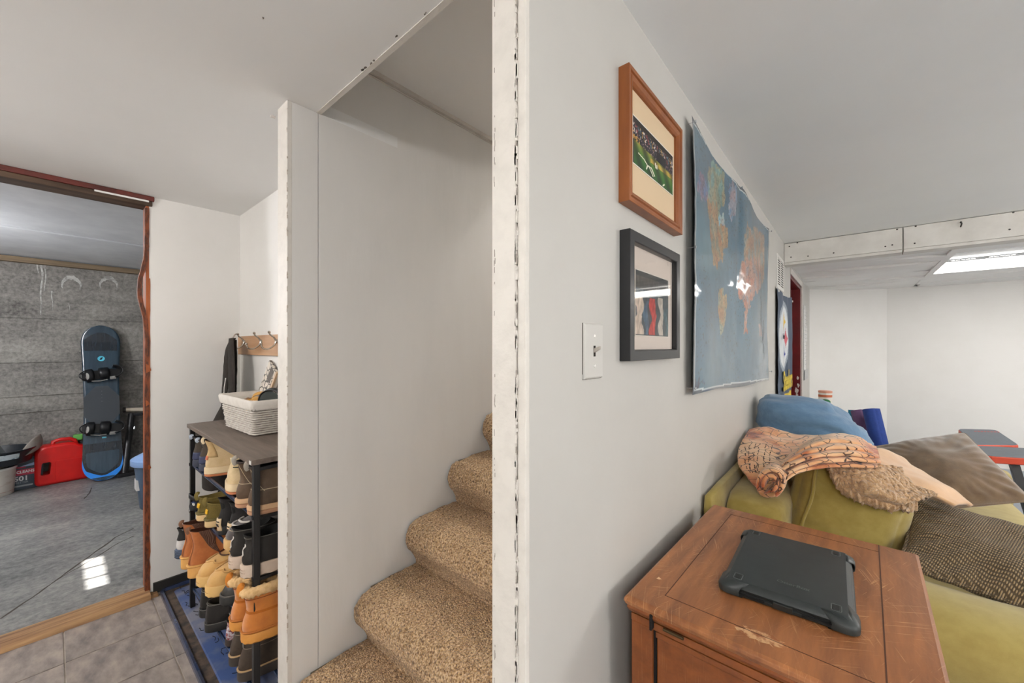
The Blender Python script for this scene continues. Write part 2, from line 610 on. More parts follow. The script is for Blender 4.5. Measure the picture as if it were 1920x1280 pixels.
# door wall with the doorway to the concrete room
OY0, OY1, OH = -1.05, 0.335, CZ + 0.742
dw = MB().box(XD - 0.11, XD, OY1, 0.9, 0, H + 0.05).box(XD - 0.11, XD, OY0, OY1, OH + .055, H + 0.05).box(XD - 0.11, XD, -3.1, OY0, 0, H + 0.05)
struct('wall_left', dw, M_WALL, label='white wall beside the doorway to the concrete room')
# baseboard: black strip behind the rack
struct('baseboard_left', MB().box(XD, XD + 0.012, OY1 + 0.015, YH, 0, 0.055), pm('black_baseboard', (34, 32, 30), 0.6), label='black baseboard behind the shoe rack')
# raw frame of the doorway
fr = struct('door_1', MB().box(XD - 0.10, XD + 0.001, OY1 - 0.012, OY1 + 0.0, 0, OH), M_OSB2, label='raw unfinished frame of the doorway')
MB().box(XD - 0.10, XD + 0.012, OY0, OY1 + 0.012, OH, OH + 0.026).build('head_board', M_DKWOOD, fr, bevel=0.003)
MB().box(XD - 0.10, XD + 0.016, OY0, OY1 + 0.02, OH + 0.027, OH + 0.052).build('head_trim', M_REDP, fr, bevel=0.004)
MB().box(XD + 0.013, XD + 0.0155, OY1 - .20, OY1 - 0.002, OH + 0.018, OH + 0.0265).build('paint_strip', M_CEILW, fr)
# curved ragged strip standing proud of the jamb
rows = []
for k in range(61):
    z = 0.02 + (OH - 0.03) * k / 60
    s = (z - CZ)
    bow = 0.030 * math.exp(-((s - 0.30) / 0.13) ** 2)
    rag = 0.003 * fbm((0, 0, z), 40)
    yy = OY1 - 0.016 - bow + rag
    thick = 0.028 + 0.004 * fbm((1, 0, z), 22)
    rows.append([(XD - 0.020, yy - 0.001, z), (XD + 0.0035, yy, z), (XD + 0.004, yy + thick * 0.6, z), (XD - 0.02, yy + thick * .6, z)])
MB().grid(rows, closed_v=True, cap0=True, cap1=True).build('ragged_strip', M_OSB, fr, smooth=False)
rows = []
for k in range(41):
    z = 0.02 + (OH - 0.4) * k / 40
    yy = OY1 + 0.004 + 0.0025 * fbm((3, 1, z), 25)
    rows.append([(XD - 0.012, OY1 - 0.002, z), (XD + 0.0025, OY1 - 0.002, z), (XD + 0.002, yy, z), (XD - 0.012, yy, z)])
MB().grid(rows, closed_v=True, cap0=True, cap1=True).build('torn_edge', M_OSB2, fr)
for (u, v, s) in ((279, 690, .012), (277, 755, .008), (281, 875, .006)):
    p = at(u, v, X=XD + .001)
    MB().add([(p.x + .002, p.y - s, p.z - 2.2 * s), (p.x + .003, p.y + s * .8, p.z - s), (p.x + .003, p.y + s * .3, p.z + s), (p.x + .002, p.y - s, p.z + 2 * s)], [(0, 1, 2, 3)]).build('splinter', M_OSB2, fr, solid=0.002)
# worn wooden sill
rows = []
for k in range(25):
    y = OY0 + (OY1 - OY0 + 0.0) * k / 24
    w = 0.006 * fbm((0, y, 0), 6)
    rows.append([(XD - 0.06, y, -0.012), (XD - 0.06, y, 0.024), (XD + 0.045 + w, y, 0.028), (XD + 0.062 + w, y, 0.016), (XD + 0.068 + w, y, -0.003)])
sl = MB().grid(rows, closed_v=True, cap0=True, cap1=True).build('sill', M_OLDPINE, fr, smooth=True)
MB().box(XD - 0.02, XD + 0.055, OY1, OY1 + 0.03, 0, 0.010).build('sill_block', M_OLDPINE, fr)

# garage shell
XG = -5.88
wg = struct('wall_concrete', MB().box(XG - 0.2, XG, -2.1, 1.3, -0.02, CZ + 0.79), M_CONC, label='board formed concrete wall with pale drips')
# board marks: shallow horizontal ridges left by the formwork
_b = MB()
_rng = random.Random(3)
for (v0, w) in ((596, .006), (675, .010), (735, .007), (764, .009)):
    z0 = at(130, v0 + 3, X=XG).z
    n = 60
    rows = []
    for k in range(n + 1):
        y = -0.6 + 1.7 * k / n
        a = w * (0.35 + 0.65 * abs(fbm((y, z0, 0), 5)))
        rows.append([(XG - .001, y, z0 - a * .6), (XG + 0.006 + a * .6, y, z0 + 0.002 * fbm((y, 1, 1), 9)), (XG - .001, y, z0 + a * .6)])
    _b.grid(rows)
_b.build('form_ridge', M_CONC, wg, smooth=True)
_d = MB()
for (u, v0, v1, w) in ((70, 490, 512, .008), (77, 490, 590, .009), (83, 490, 545, .008), (98, 545, 580, .005), (128, 568, 582, .004)):
    a, b = at(u, v0, X=XG + .001), at(u, v1, X=XG + .001)
    n = 14
    rows = []
    for k in range(n + 1):
        q = a.lerp(b, k / n)
        ww = w * (1 - .6 * k / n) * (0.7 + .5 * abs(fbm(q, 20, 2)))
        yy = q.y + .012 * fbm(q, 6, 5)
        rows.append([(XG + .0004, yy - ww, q.z), (XG + .0022, yy, q.z), (XG + .0004, yy + ww, q.z)])
    _d.grid(rows)
for (u, v) in ((134, 530), (204, 530)):
    c = at(u, v + 6, X=XG + .001)
    rows = []
    for k in range(19):
        a = math.radians(-20 + 220 * k / 18)
        for_r = .075 + .008 * fbm((k, u, 0), .7)
        w = .022 * (0.35 + 0.65 * math.sin(max(0.0, a)) if 0 < a < PI else .3)
        rows.append([(XG + .0004, c.y + math.cos(a) * (for_r - w) * .85, c.z + math.sin(a) * (for_r - w) * 1.2), (XG + .0016, c.y + math.cos(a) * for_r * .85, c.z + math.sin(a) * for_r * 1.2),
                     (XG + .0004, c.y + math.cos(a) * (for_r + w * .5) * .85, c.z + math.sin(a) * (for_r + w * .5) * 1.2)])
    _d.grid(rows)
_d.build('pale_drip', pm('lime_drip', (184, 183, 178), 0.9, col2=(142, 140, 136), vscale=30, vlo=.42, vhi=.62, bump=.4, bscale=60), wg, smooth=True)
zt = CZ + 0.79
struct('trim_plate', MB().box(XG - 0.05, XG + 0.075, -2.1, 1.3, zt - 0.008, zt + 0.040), M_TIMBER, label='timber plate on top of the concrete wall')
gc = struct('ceiling_garage', MB().box(XG - 0.2, XD - 0.11, -2.1, 1.3, H + 0.10, H + 0.14), M_BEAM, label='white panelled ceiling of the concrete room')
ys = at(130, 440, Z=H + 0.05).x
MB().box(XG + 0.0, ys - 0.008, -2.1, 1.3, H + 0.043, H + 0.085).build('ceiling_panel', M_GCEIL, gc, bevel=0.003)
MB().box(ys + 0.008, XD - 0.11, -2.1, 1.3, H + 0.050, H + 0.085).build('ceiling_panel', M_GCEIL, gc, bevel=0.003)
MB().box(ys - 0.02, ys + 0.02, -2.1, 1.3, H + 0.085, H + 0.1).build('ceiling_gap', M_BLACK, gc)
# outer walls of the concrete room; the far one has the small window that lets the sun in
WX0, WX1, WZ0, WZ1 = -3.80, -3.30, 1.755, 1.915
struct('wall_garage_end', MB().box(XG - 0.2, XD, 1.2, 1.3, -0.02, H + 0.14), M_CONC)
struct('wall_garage_window', MB().box(XG - 0.2, WX0, -2.1, -2.0, -0.02, H + 0.14).box(WX1, XD - 0.11, -2.1, -2.0, -0.02, H + 0.14)
       .box(WX0, WX1, -2.1, -2.0, -0.02, WZ0).box(WX0, WX1, -2.1, -2.0, WZ1, H + 0.14), M_CONC)
w1 = struct('window_1', MB().box(WX0, WX1, -2.08, -2.03, WZ0, WZ0 + .03).box(WX0, WX1, -2.08, -2.03, WZ1 - .03, WZ1)
            .box(WX0, WX0 + .03, -2.08, -2.03, WZ0, WZ1).box(WX1 - .03, WX1, -2.08, -2.03, WZ0, WZ1), M_BEAM, label='small high window of the concrete room')
for xx in (WX0 + .17, WX0 + .33):
    MB().box(xx - .008, xx + .008, -2.075, -2.035, WZ0, WZ1).build('glazing_bar', M_BEAM, w1)

# far living room walls
YF = 6.67
A, B = Vector((XM1, 6.08)), at(1663, 650, Y=YF)
B = Vector((B.x, YF))
struct('wall_corner', MB().prism([(A.x, A.y), (B.x, B.y), (B.x, B.y + .12), (A.x - .07, A.y + .12)], HD + 0.02, 'z', 0), M_WALL, label='white wall set across the far corner')
struct('wall_far', MB().box(B.x, 4.2, YF, YF + .12, 0, HD + 0.02), M_WALL, label='white far wall of the living room')
struct('wall_right', MB().box(4.1, 4.2, -3.1, 6.8, 0, H + .05), M_WALL)
struct('wall_behind', MB().box(-2.95, 4.2, -3.2, -3.1, 0, H + .05), M_WALL)
struct('wall_stairs_top', MB().box(XL0, XM0 - .002, 3.5, 3.6, 0, HS + 1.3).box(XM0, XM1, 1.7, 3.6, HS + .3, HS + 1.34), M_WALL)
# ------------------------------------------------------------------ lamps
M_LENS = lambda n, e, c=(255, 252, 246): pm('lit_lens_' + n, c, 0.5, emit=e)
M_WHMET = pm('white_enamel', (232, 234, 236), 0.3, spec=0.5)


def troffer(name, label, x0, x1, y0, y1, z):
    """Recessed strip light: housing, sloping reflector with punched slots, glowing lens."""
    r = thing(name, label, 'ceiling light', (x0, y0, z))
    w, l = x1 - x0, y1 - y0
    ya = l * 0.36
    MB().box(0, w, -0.01, 0.0, -0.004, 0.06).box(0, w, l, l + .01, -0.004, 0.06).box(-.01, 0, -.01, l + .01, -0.004, 0.06).box(w, w + .01, -.01, l + .01, -.004, .06).build('housing', M_WHMET, r)
    MB().grid([[(0, 0, 0.006), (w, 0, 0.006)], [(0, ya * .8, 0.018), (w, ya * .8, 0.018)]]).build('reflector', M_WHMET, r, solid=0.002)
    MB().box(0, w, ya * .8, ya * 1.28, 0.010, 0.020).build('slot_rail', pm('grey_enamel', (150, 156, 164), 0.35), r)
    n = int(w / 0.21)
    first = None
    for k in range(n):
        for j in range(5):
            if first is None:
                first = MB().lathe([(0.012, 0.0092), (0.012, 0.0102)], 10).build('glowing_slot', M_LENS('slot', 3.0), r)
                o = first
            else:
                o = copy_part(first, r)
            o.location = (0.10 + k * 0.205 + (j - 2) * 0.028, ya * 1.05 - (0.008 if j == 2 else 0), 0)
    MB().box(0.004, w - .004, ya * 0.72, ya * 0.79, 0.006, 0.014).build('light_bar', M_LENS('bar', 2.5), r)
    rows = []
    for k in range(9):
        t = k / 8
        y = ya * 1.30 + (l - ya * 1.30 - 0.004) * t
        rows.append([(0.006, y, 0.012 - 0.020 * math.sin(t * PI) ** 0.6), (w - .006, y, 0.012 - 0.020 * math.sin(t * PI) ** .6)])
    MB().grid(rows).build('lens', M_LENS('troffer', E_TROFFER), r, smooth=True)
    return r


troffer('ceiling_light', 'long glowing strip light recessed in the planked ceiling', 0.59, 2.0, 4.48, 5.56, HD + 0.008)
troffer('ceiling_light', 'second strip light farther along the planked ceiling, out of the picture', 2.35, 3.75, 4.48, 5.56, HD + 0.008)


def unseen_globe(label, x, y, z, zc, r, e, nm, c=(255, 251, 246)):
    """Unseen light source shaped as a white globe on a short stem below the ceiling."""
    t = thing('unseen_globe', label, 'ceiling light', (x, y, zc))
    MB().lathe([(.001, 0), (.07, 0), (.075, -.006), (.06, -.025), (.02, -.03)], 24).build('canopy', M_WHMET, t, smooth=True)
    zz = z - zc
    MB().lathe([(.012, -.03), (.012, zz + r * .95)], 12).build('stem', M_WHMET, t, smooth=True)
    prof = [(max(.001, r * math.sin(PI * k / 14)), zz + r * math.cos(PI * k / 14)) for k in range(15)]
    MB().lathe(prof, 24).build('globe', M_LENS(nm, e, c), t, smooth=True)
    return t


unseen_globe('added fill globe on the hall ceiling behind the camera', -1.95, -1.25, H - .20, H, .13, E_HALL, 'hall')  # added out of view to fill the hall and its ceiling
unseen_globe('added fill globe between hall and living room, behind the camera', 0.70, -1.25, H - .20, H, .13, E_MID, 'mid')  # added out of view to brighten the stairs and stair wall
unseen_globe('added fill globe over the living room, right of the camera', 2.35, 0.55, H - .55, H, .15, E_ROOM, 'room')  # added out of view to lift the living room and its ceiling
unseen_globe('added fill globe over the living room, farther right of the sofa', 2.45, 2.75, H - .42, H, .075, E_SOFA, 'sofa')  # added out of view for a brighter sofa with harder shadows
unseen_globe('white globe lamp in the concrete room, left of the doorway', -4.35, -1.05, H - .26, H + .05, .12, E_GARAGE, 'garage', (252, 252, 255))
unseen_globe('added fill globe at the top of the stairs', -0.92, 2.7, HS + .9, HS + 1.3, .12, E_STAIR, 'stair')  # added out of view to light the upper stairwell
# ------------------------------------------------------------------ stairs
def carpet_mat(name, c1, c2, c3, scale):
    m = pm(name, c1, 0.95, spec=0.1, sheen=0.25)
    nt = m.node_tree
    N, L = nt.nodes, nt.links
    b = N['Principled BSDF']
    tc = N.new('ShaderNodeTexCoord')
    v = N.new('ShaderNodeTexVoronoi'); v.inputs['Scale'].default_value = scale
    n = N.new('ShaderNodeTexNoise'); n.inputs['Scale'].default_value = scale * 0.9; n.inputs['Detail'].default_value = 4
    L.new(tc.outputs['Object'], v.inputs['Vector']); L.new(tc.outputs['Object'], n.inputs['Vector'])
    cr = N.new('ShaderNodeValToRGB')
    e = cr.color_ramp.elements
    e[0].position = 0.33; e[0].color = lin(c3)
    e[1].position = 0.68; e[1].color = lin(c2)
    k = cr.color_ramp.elements.new(0.5); k.color = lin(c1)
    L.new(n.outputs['Fac'], cr.inputs['Fac'])
    L.new(cr.outputs['Color'], b.inputs['Base Color'])
    bp = N.new('ShaderNodeBump'); bp.inputs['Strength'].default_value = 1.0; bp.inputs['Distance'].default_value = 0.006
    bp.invert = True
    L.new(v.outputs['Distance'], bp.inputs['Height']); L.new(bp.outputs['Normal'], b.inputs['Normal'])
    return m


M_CARPET = carpet_mat('tan_pile_carpet', (186, 148, 104), (236, 206, 164), (104, 72, 42), 190)
M_STRINGER = pm('old_green_paint', (84, 90, 80), 0.7, col2=(110, 92, 70), vscale=20)
st = thing('staircase', 'steep flight of stairs covered in tan speckled carpet', 'stairs', (XL1, 0.5, 0))
RISE, RUN = 0.19, 0.219
for k in range(7):
    zt_ = CZ - 1.08 + RISE * k
    yn = 0.497 + RUN * k - 0.5
    # carpet profile from the back of the tread, round the bulging nose and down the riser
    prof = []
    yb = yn + RUN + 0.06
    for j in range(14):
        t = j / 13
        prof.append((yb + (yn + 0.055 - yb) * t, zt_ - 0.006 * t * t + 0.004 * math.sin(t * PI)))
    for j in range(1, 15):
        a = PI / 2 + PI * 0.80 * j / 14
        prof.append((yn + 0.055 + math.cos(a) * 0.062, zt_ - 0.074 + math.sin(a) * 0.068))
    y1, z1 = prof[-1]
    for j in range(1, 15):
        t = j / 14
        prof.append((y1 + 0.022 * math.sin(t * PI / 2) + 0.004 * t, z1 + (zt_ - RISE + 0.002 - z1) * t))
    nx = 170
    x0, x1 = 0.010, XM0 - XL1 - 0.006
    rows = []
    for (py_, pz) in prof:
        row = []
        for i in range(nx + 1):
            x = x0 + (x1 - x0) * i / nx
            q = Vector((x, py_, pz))
            edge = max(0.0, 1 - (x - x0) / 0.02)
            d = 0.0050 * noise.noise(q * 120) + 0.0032 * noise.noise(q * 240) + 0.004 * noise.noise(q * 14)
            row.append((x + 0.002 * noise.noise(q * 150 + Vector((5, 0, 0))), py_ - d * 0.8 + edge * 0.004, pz + d - edge * 0.006))
        rows.append(row)
    MB().grid(rows).build('carpeted_step', M_CARPET, st, smooth=True, auto=180)
    MB().box(0.001, x1 + .003, yn + 0.068, yn + RUN + .09, zt_ - RISE - 0.03, zt_ - 0.012).build('wooden_step', M_STRINGER, st)

# ------------------------------------------------------------------ red door and its surround
M_REDD = pm('dark_red_gloss', (112, 8, 14), 0.35, col2=(92, 6, 12), vscale=5, spec=0.5, bump=.15, bscale=20)
d2 = struct('door_2', MB().box(XM0 - 0.10, XM0 - 0.06, DY0, DY1, 0.005, DH), M_REDD, label='dark red door in the map wall')
MB().box(XM0 - 0.06, XM1 - .002, DY1 - 0.05, DY1 - .0, 0.0, DH).build('jamb', M_REDD, d2, bevel=.003)
MB().box(XM0 - 0.06, XM1 - .002, DY0, DY0 + .02, 0.0, DH).build('jamb', M_REDD, d2, bevel=.003)
MB().box(XM0 - 0.06, XM1 - .002, DY0 + .02, DY1 - .05, DH - 0.03, DH).build('head', M_REDD, d2)
MB().box(XM0 - 0.02, XM0 - .005, DY1 - 0.075, DY1 - .05, 0.0, DH - .03).build('door_stop', M_REDD, d2)
_c = MB()
for (u, v, s) in ((1496, 708, .03), (1494, 732, .05), (1497, 722, .035), (1494, 740, .04), (1498, 752, .03)):
    p = at(u, v, Y=DY1 - .0505)
    n = 9
    poly = [(p.x + math.cos(a * 2 * PI / n) * s * .35 * random.uniform(.5, 1.1), p.z + math.sin(a * 2 * PI / n) * s * .8 * random.uniform(.5, 1.1)) for a in range(n)]
    _c.prism(poly, 0.001, 'y', DY1 - .0512)
_c.build('bare_patch', pm('bare_plaster', (214, 208, 200), .8), d2)
struct('trim_5', MB().box(XM1 - .002, XM1 + 0.012, DY1, DY1 + 0.055, 0, DH + .05), M_TRIM, label='pale casing of the red door', bevel=.003)
struct('trim_6', MB().box(XM1 - .002, XM1 + 0.008, DY0 - .03, DY1 + .055, DH, DH + .05), M_TRIM)

# ------------------------------------------------------------------ vent, chart, banner
M_PLATE = pm('white_plate', (226, 224, 220), 0.4)
p0, p1 = at(1457, 478, X=XM1), at(1474, 545, X=XM1)
vy0, vy1, vz0, vz1 = 3.30, 3.66, CZ + 0.415, CZ + 0.655
vt = thing('wall_vent', 'white louvred vent above the banner', 'vent', (XM1, vy0, vz0))
w, hh = vy1 - vy0, vz1 - vz0
MB().box(0, .003, 0, w, 0, .022).box(0, .003, 0, w, hh - .022, hh).box(0, .003, 0, .03, .022, hh - .022).box(0, .003, w - .03, w, .022, hh - .022).box(0, .003, w * .5 - .012, w * .5 + .012, .022, hh - .022).build('frame', M_PLATE, vt, bevel=.0008)
MB().box(-.0005, .0008, .03, w - .03, .022, hh - .022).build('backing', M_BLACK, vt)
_s = None
for side in (0, 1):
    for k in range(12):
        z = .030 + (hh - .055) * k / 11
        if _s is None:
            _s = MB().add([(.0009, 0, 0), (.0026, 0, -.011), (.0026, w * .5 - .045, -.011), (.0009, w * .5 - .045, 0)], [(0, 1, 2, 3)]).build('slat', M_PLATE, vt, solid=.0006)
            o = _s
        else:
            o = copy_part(_s, vt)
        o.location = (0, .032 if side == 0 else w * .5 + .013, z)

cy0, cy1 = 5.24, 5.72
cz1, cz0 = CZ + 0.445, CZ - 0.36
ch = thing('paper_chart', 'long sheet of lined paper pinned past the red door', 'paper', (XM1 + .002, cy0, cz0))
rows = [[(0.002 + .010 * math.sin(i * .9) * abs(math.sin(j * .5)), (cy1 - cy0) * i / 6, (cz1 - cz0) * j / 10) for i in range(7)] for j in range(11)]
MB().grid(rows).build('sheet', pm('paper_white', (222, 221, 219), .6, col2=(206, 206, 205), vscale=18, stretch=(1, .3, 4)), ch, smooth=True, solid=.0006)
_l = MB()
for k in range(15):
    z = .17 + (cz1 - cz0 - .24) * k / 14
    _l.box(.011, .0125, .04, .04 + random.uniform(.2, .38), z, z + .004)
_l.build('writing', pm('pencil_grey', (186, 186, 188), .8), ch)
MB().box(.011, .0125, .02, cy1 - cy0 - .02, .0, .11).build('grey_block', pm('print_grey', (178, 178, 178), .7, col2=(194, 194, 194), vscale=40), ch)

# banner
by0, by1 = 3.215, 4.05
bz1, bz0 = CZ + 0.415, CZ - 0.62
bn = thing('fan_banner', 'navy fabric banner with round white emblem pinned beside the red door', 'banner', (XM1, by0, bz0))
ny, nz = 90, 130
rows = []
for j in range(nz + 1):
    row = []
    for i in range(ny + 1):
        y, z = (by1 - by0) * i / ny, (bz1 - bz0) * j / nz
        sag = -0.03 * math.sin(PI * i / ny) * (j / nz) ** 3
        x = .012 + .006 * math.sin(y * 22 + z * 3) + .004 * fbm((y, z, 0), 6)
        row.append((x, y + .02 * fbm((0, z, 2), 3) * (i / ny), z + sag))
    rows.append(row)
bo = MB().grid(rows).build('cloth', attr_mat('banner_cloth', rough=.6), bn, smooth=True)
lc_y, lc_z = 0.345, CZ + .075 - bz0


def star(y, z, cy, cz_, r):
    a, b = abs(y - cy) / r, abs(z - cz_) / r
    return a ** .66 + b ** .66 < 1


def banner_fn(co):
    y, z = co.y, co.z
    r = math.hypot((y - lc_y) / .95, (z - lc_z) / 1.12)
    c = (62, 78, 100)
    f = 1 + .12 * fbm((y, z, 1), 9)
    if r < .245:
        c = (150, 160, 172)
    if r < .212:
        c = (214, 218, 222)
        if star(y, z, lc_y + .05, lc_z + .115, .085):
            c = (214, 176, 60)
        elif star(y, z, lc_y + .125, lc_z - .01, .085):
            c = (206, 92, 104)
        elif star(y, z, lc_y + .05, lc_z - .13, .09):
            c = (44, 62, 150)
    zb = CZ - bz0
    if z < zb - .36:
        s = (zb - .36 - z)
        if s < .075:
            c = (216, 190, 44)
        elif s < .11:
            c = (34, 44, 62)
        elif s < .155:
            c = (222, 224, 226)
        elif s < .19:
            c = (34, 44, 62)
        elif s < .25:
            c = (216, 190, 44)
    q = lin(c)
    return (q[0] * f, q[1] * f, q[2] * f, 1)


paint(bo, banner_fn)
M_GOLD = pm('gold_print', (216, 190, 44), .6)
Rm = Matrix(((0, 0, 1, 0), (1, 0, 0, 0), (0, 1, 0, 0), (0, 0, 0, 1)))        # local XY text -> world YZ
lettering('Steelers', .20, M_GOLD, bn, Matrix.Translation((.024, .50, CZ - .26 - bz0)) @ Rm, sx=.85, bold=.006)
lettering('Steelers', .055, pm('navy_print', (40, 46, 60), .6), bn, Matrix.Translation((.0245, lc_y - .105, lc_z)) @ Rm, sx=.6)
for (y, z) in ((.82, 1.03), (.01, 1.03)):
    MB().lathe([(.008, .018), (.008, .024)], 10, (0, y, z - .03), axis='x').build('push_pin', M_PLATE, bn)

# ------------------------------------------------------------------ world map
my0, my1 = 1.30, 2.86
mz1, mz0 = CZ + 0.722, CZ - 0.150
mapo = thing('world_map', 'large glossy laminated world map on the white wall', 'map', (XM1, my0, mz0))
MW, MH = my1 - my0, mz1 - mz0
POLY = []


def z7(pts):
    return [(1280 + .2108 * a, 210 + .2108 * b) for a, b in pts]


def z8(pts):
    return [(1280 + .2108 * a, 470 + .2108 * b) for a, b in pts]


def land(pts, col):
    q = [at(u, v, X=XM1 + .012) for u, v in pts]
    POLY.append(([(p.y - my0, p.z - mz0) for p in q], col))


land(z7([(235, 470), (300, 440), (380, 560), (395, 800), (350, 900), (330, 1010), (300, 900), (220, 840), (205, 700)]), (150, 156, 128))
land(z7([(95, 560), (125, 525), (190, 600), (215, 680), (215, 800), (180, 800), (120, 790), (95, 720)]), (128, 122, 150))
land(z7([(205, 800), (330, 830), (335, 900), (345, 1010), (385, 1000), (418, 1060), (415, 1150), (375, 1230), (385, 1280), (365, 1320), (320, 1370), (290, 1380), (255, 1350), (232, 1200), (230, 1050)]), (176, 140, 96))
land(z7([(338, 890), (380, 920), (385, 1000), (345, 1005)]), (170, 190, 190))
land(z7([(405, 600), (450, 660), (470, 700), (465, 900), (440, 960), (418, 880)]), (146, 146, 158))
land(z7([(545, 985), (590, 1060), (650, 1000), (700, 1080), (735, 1110), (735, 1300), (735, 1480), (690, 1560), (600, 1540), (525, 1500), (528, 1150)]), (166, 138, 112))
land(z8([(520, 90), (690, 60), (690, 330), (600, 390), (560, 500), (552, 740), (528, 740), (540, 500), (495, 370), (500, 220)]), (190, 140, 118))
land(z8([(330, 315), (385, 340), (418, 480), (402, 600), (372, 740), (345, 770), (335, 600), (318, 480)]), (176, 150, 106))
land(z8([(650, 650), (690, 640), (700, 760), (655, 765)]), (188, 156, 144))
land(z8([(60, 1130), (110, 1140), (110, 1190), (60, 1200)]), (40, 66, 92))
land(z8([(120, 1140), (160, 1160), (150, 1190), (115, 1190)]), (40, 66, 92))


def inside(poly, x, y):
    r = False
    j = len(poly) - 1
    for i in range(len(poly)):
        xi, yi = poly[i]
        xj_, yj2 = poly[j]
        if (yi > y) != (yj2 > y) and x < (xj_ - xi) * (y - yi) / (yj2 - yi) + xi:
            r = not r
        j = i
    return r


ny, nz = 330, 190
rows = []
for j in range(nz + 1):
    row = []
    t = j / nz
    for i in range(ny + 1):
        s = i / ny
        y, z = MW * s, MH * t
        crease = math.exp(-((s - .45) / .03) ** 2)
        x = .017 + .012 * math.sin(s * 9.5 + 1.2 + t * 1.4) * (0.5 + .5 * math.sin(PI * t)) + .006 * fbm((s * 2, t * 1.2, 0), 1.6) - .006 * crease * t + .0012 * fbm((s, t, 3), 14)
        x = max(.004, x)
        top = (-.018 * math.sin(PI * min(1, s / .48)) if s < .48 else -.026 * math.sin(PI * (s - .48) / .52)) * t ** 6
        bot = (.006 * math.sin(PI * s * 3)) * (1 - t) ** 6 - .055 * s * (1 - t)
        row.append((x, y, z + top + bot))
    rows.append(row)
mo = MB().grid(rows).build('sheet', attr_mat('laminated_map', rough=.38, coat=.75, spec=.35, crough=.08, bump=.04, bscale=40), mapo, smooth=True, solid=0.0)


def map_fn(co):
    y, z = co.y, co.z
    s, t = y / MW, z / MH
    wob = Vector((y, z, 0)) + Vector((fbm((y, z, 0), 22, 2), fbm((y, z, 0), 22, 7), 0)) * .026
    base = (70, 112, 130)
    deep = (38, 82, 110)
    f = max(0, min(1, .5 + .7 * fbm((y, z, 5), 3.2)))
    c = [base[k] + (deep[k] - base[k]) * f for k in range(3)]
    hit = False
    for poly, col in POLY:
        if inside(poly, wob.x, wob.y):
            g = fbm((y, z, 9), 70) * 34 + fbm((y, z, 2), 12) * 26
            h = fbm((y, z, 7), 16)
            mixc = (col[0] - 26, col[1] + 4, col[2] + 22) if h > .2 else ((col[0] + 12, col[1] - 10, col[2] - 16) if h < -.25 else col)
            c = [mixc[0] + g - 26, mixc[1] + g * .9 - 22, mixc[2] + g * .7 - 18]
            tx = fbm((y * 1.0, z * 3.0, 1), 60)
            c = [k * .62 for k in c] if tx > .5 else c
            hit = True
    if not hit:
        g = fbm((y * 1.0, z * 2.5, 4), 45)
        if g > .42 and fbm((y, z, 8), 5) > -.1:
            c = [k * .74 for k in c]
        near = min((abs(fbm((y, z, 3), 7)), 1))
        c = [k + 16 * (near - .3) for k in c]
    edge = min(y, MW - y, z + .055 * s * (1 - t), MH - z)
    if edge < .012:
        c = [66, 74, 84]
    elif edge < .017:
        c = [206, 214, 216]
    q = lin([max(0, min(255, k)) for k in c])
    return q


paint(mo, map_fn)
M_PIN = pm('steel_pin', (200, 204, 208), .25, metal=.9)
for (y, z) in ((.012, MH - .018), (.012, MH * .53), (.012, .02), (MW - .012, MH - .02), (MW - .012, .0), (MW * .45, MH - .012)):
    _p = MB().lathe([(.001, 0.0), (.001, .02), (.005, .021), (.005, .024)], 8, (.006, y, z), axis='x')
    _p.build('push_pin', M_PIN, mapo)

# ------------------------------------------------------------------ framed pictures
def glass_mat():
    if 'picture_glass' in MATS:
        return MATS['picture_glass']
    m = bpy.data.materials.new('picture_glass')
    m.use_nodes = True
    nt = m.node_tree
    N, L = nt.nodes, nt.links
    N.remove(N['Principled BSDF'])
    tr = N.new('ShaderNodeBsdfTransparent')
    gl = N.new('ShaderNodeBsdfGlossy'); gl.inputs['Roughness'].default_value = 0.02
    fr_ = N.new('ShaderNodeFresnel'); fr_.inputs['IOR'].default_value = 1.5
    mx = N.new('ShaderNodeMixShader')
    L.new(fr_.outputs[0], mx.inputs[0]); L.new(tr.outputs[0], mx.inputs[1]); L.new(gl.outputs[0], mx.inputs[2])
    L.new(mx.outputs[0], N['Material Output'].inputs[0])
    MATS['picture_glass'] = m
    return m


MB().add([(WX0 + .02, -2.055, WZ0 + .02), (WX1 - .02, -2.055, WZ0 + .02), (WX1 - .02, -2.055, WZ1 - .02), (WX0 + .02, -2.055, WZ1 - .02)], [(0, 1, 2, 3)]).build('window_pane', glass_mat(), w1)


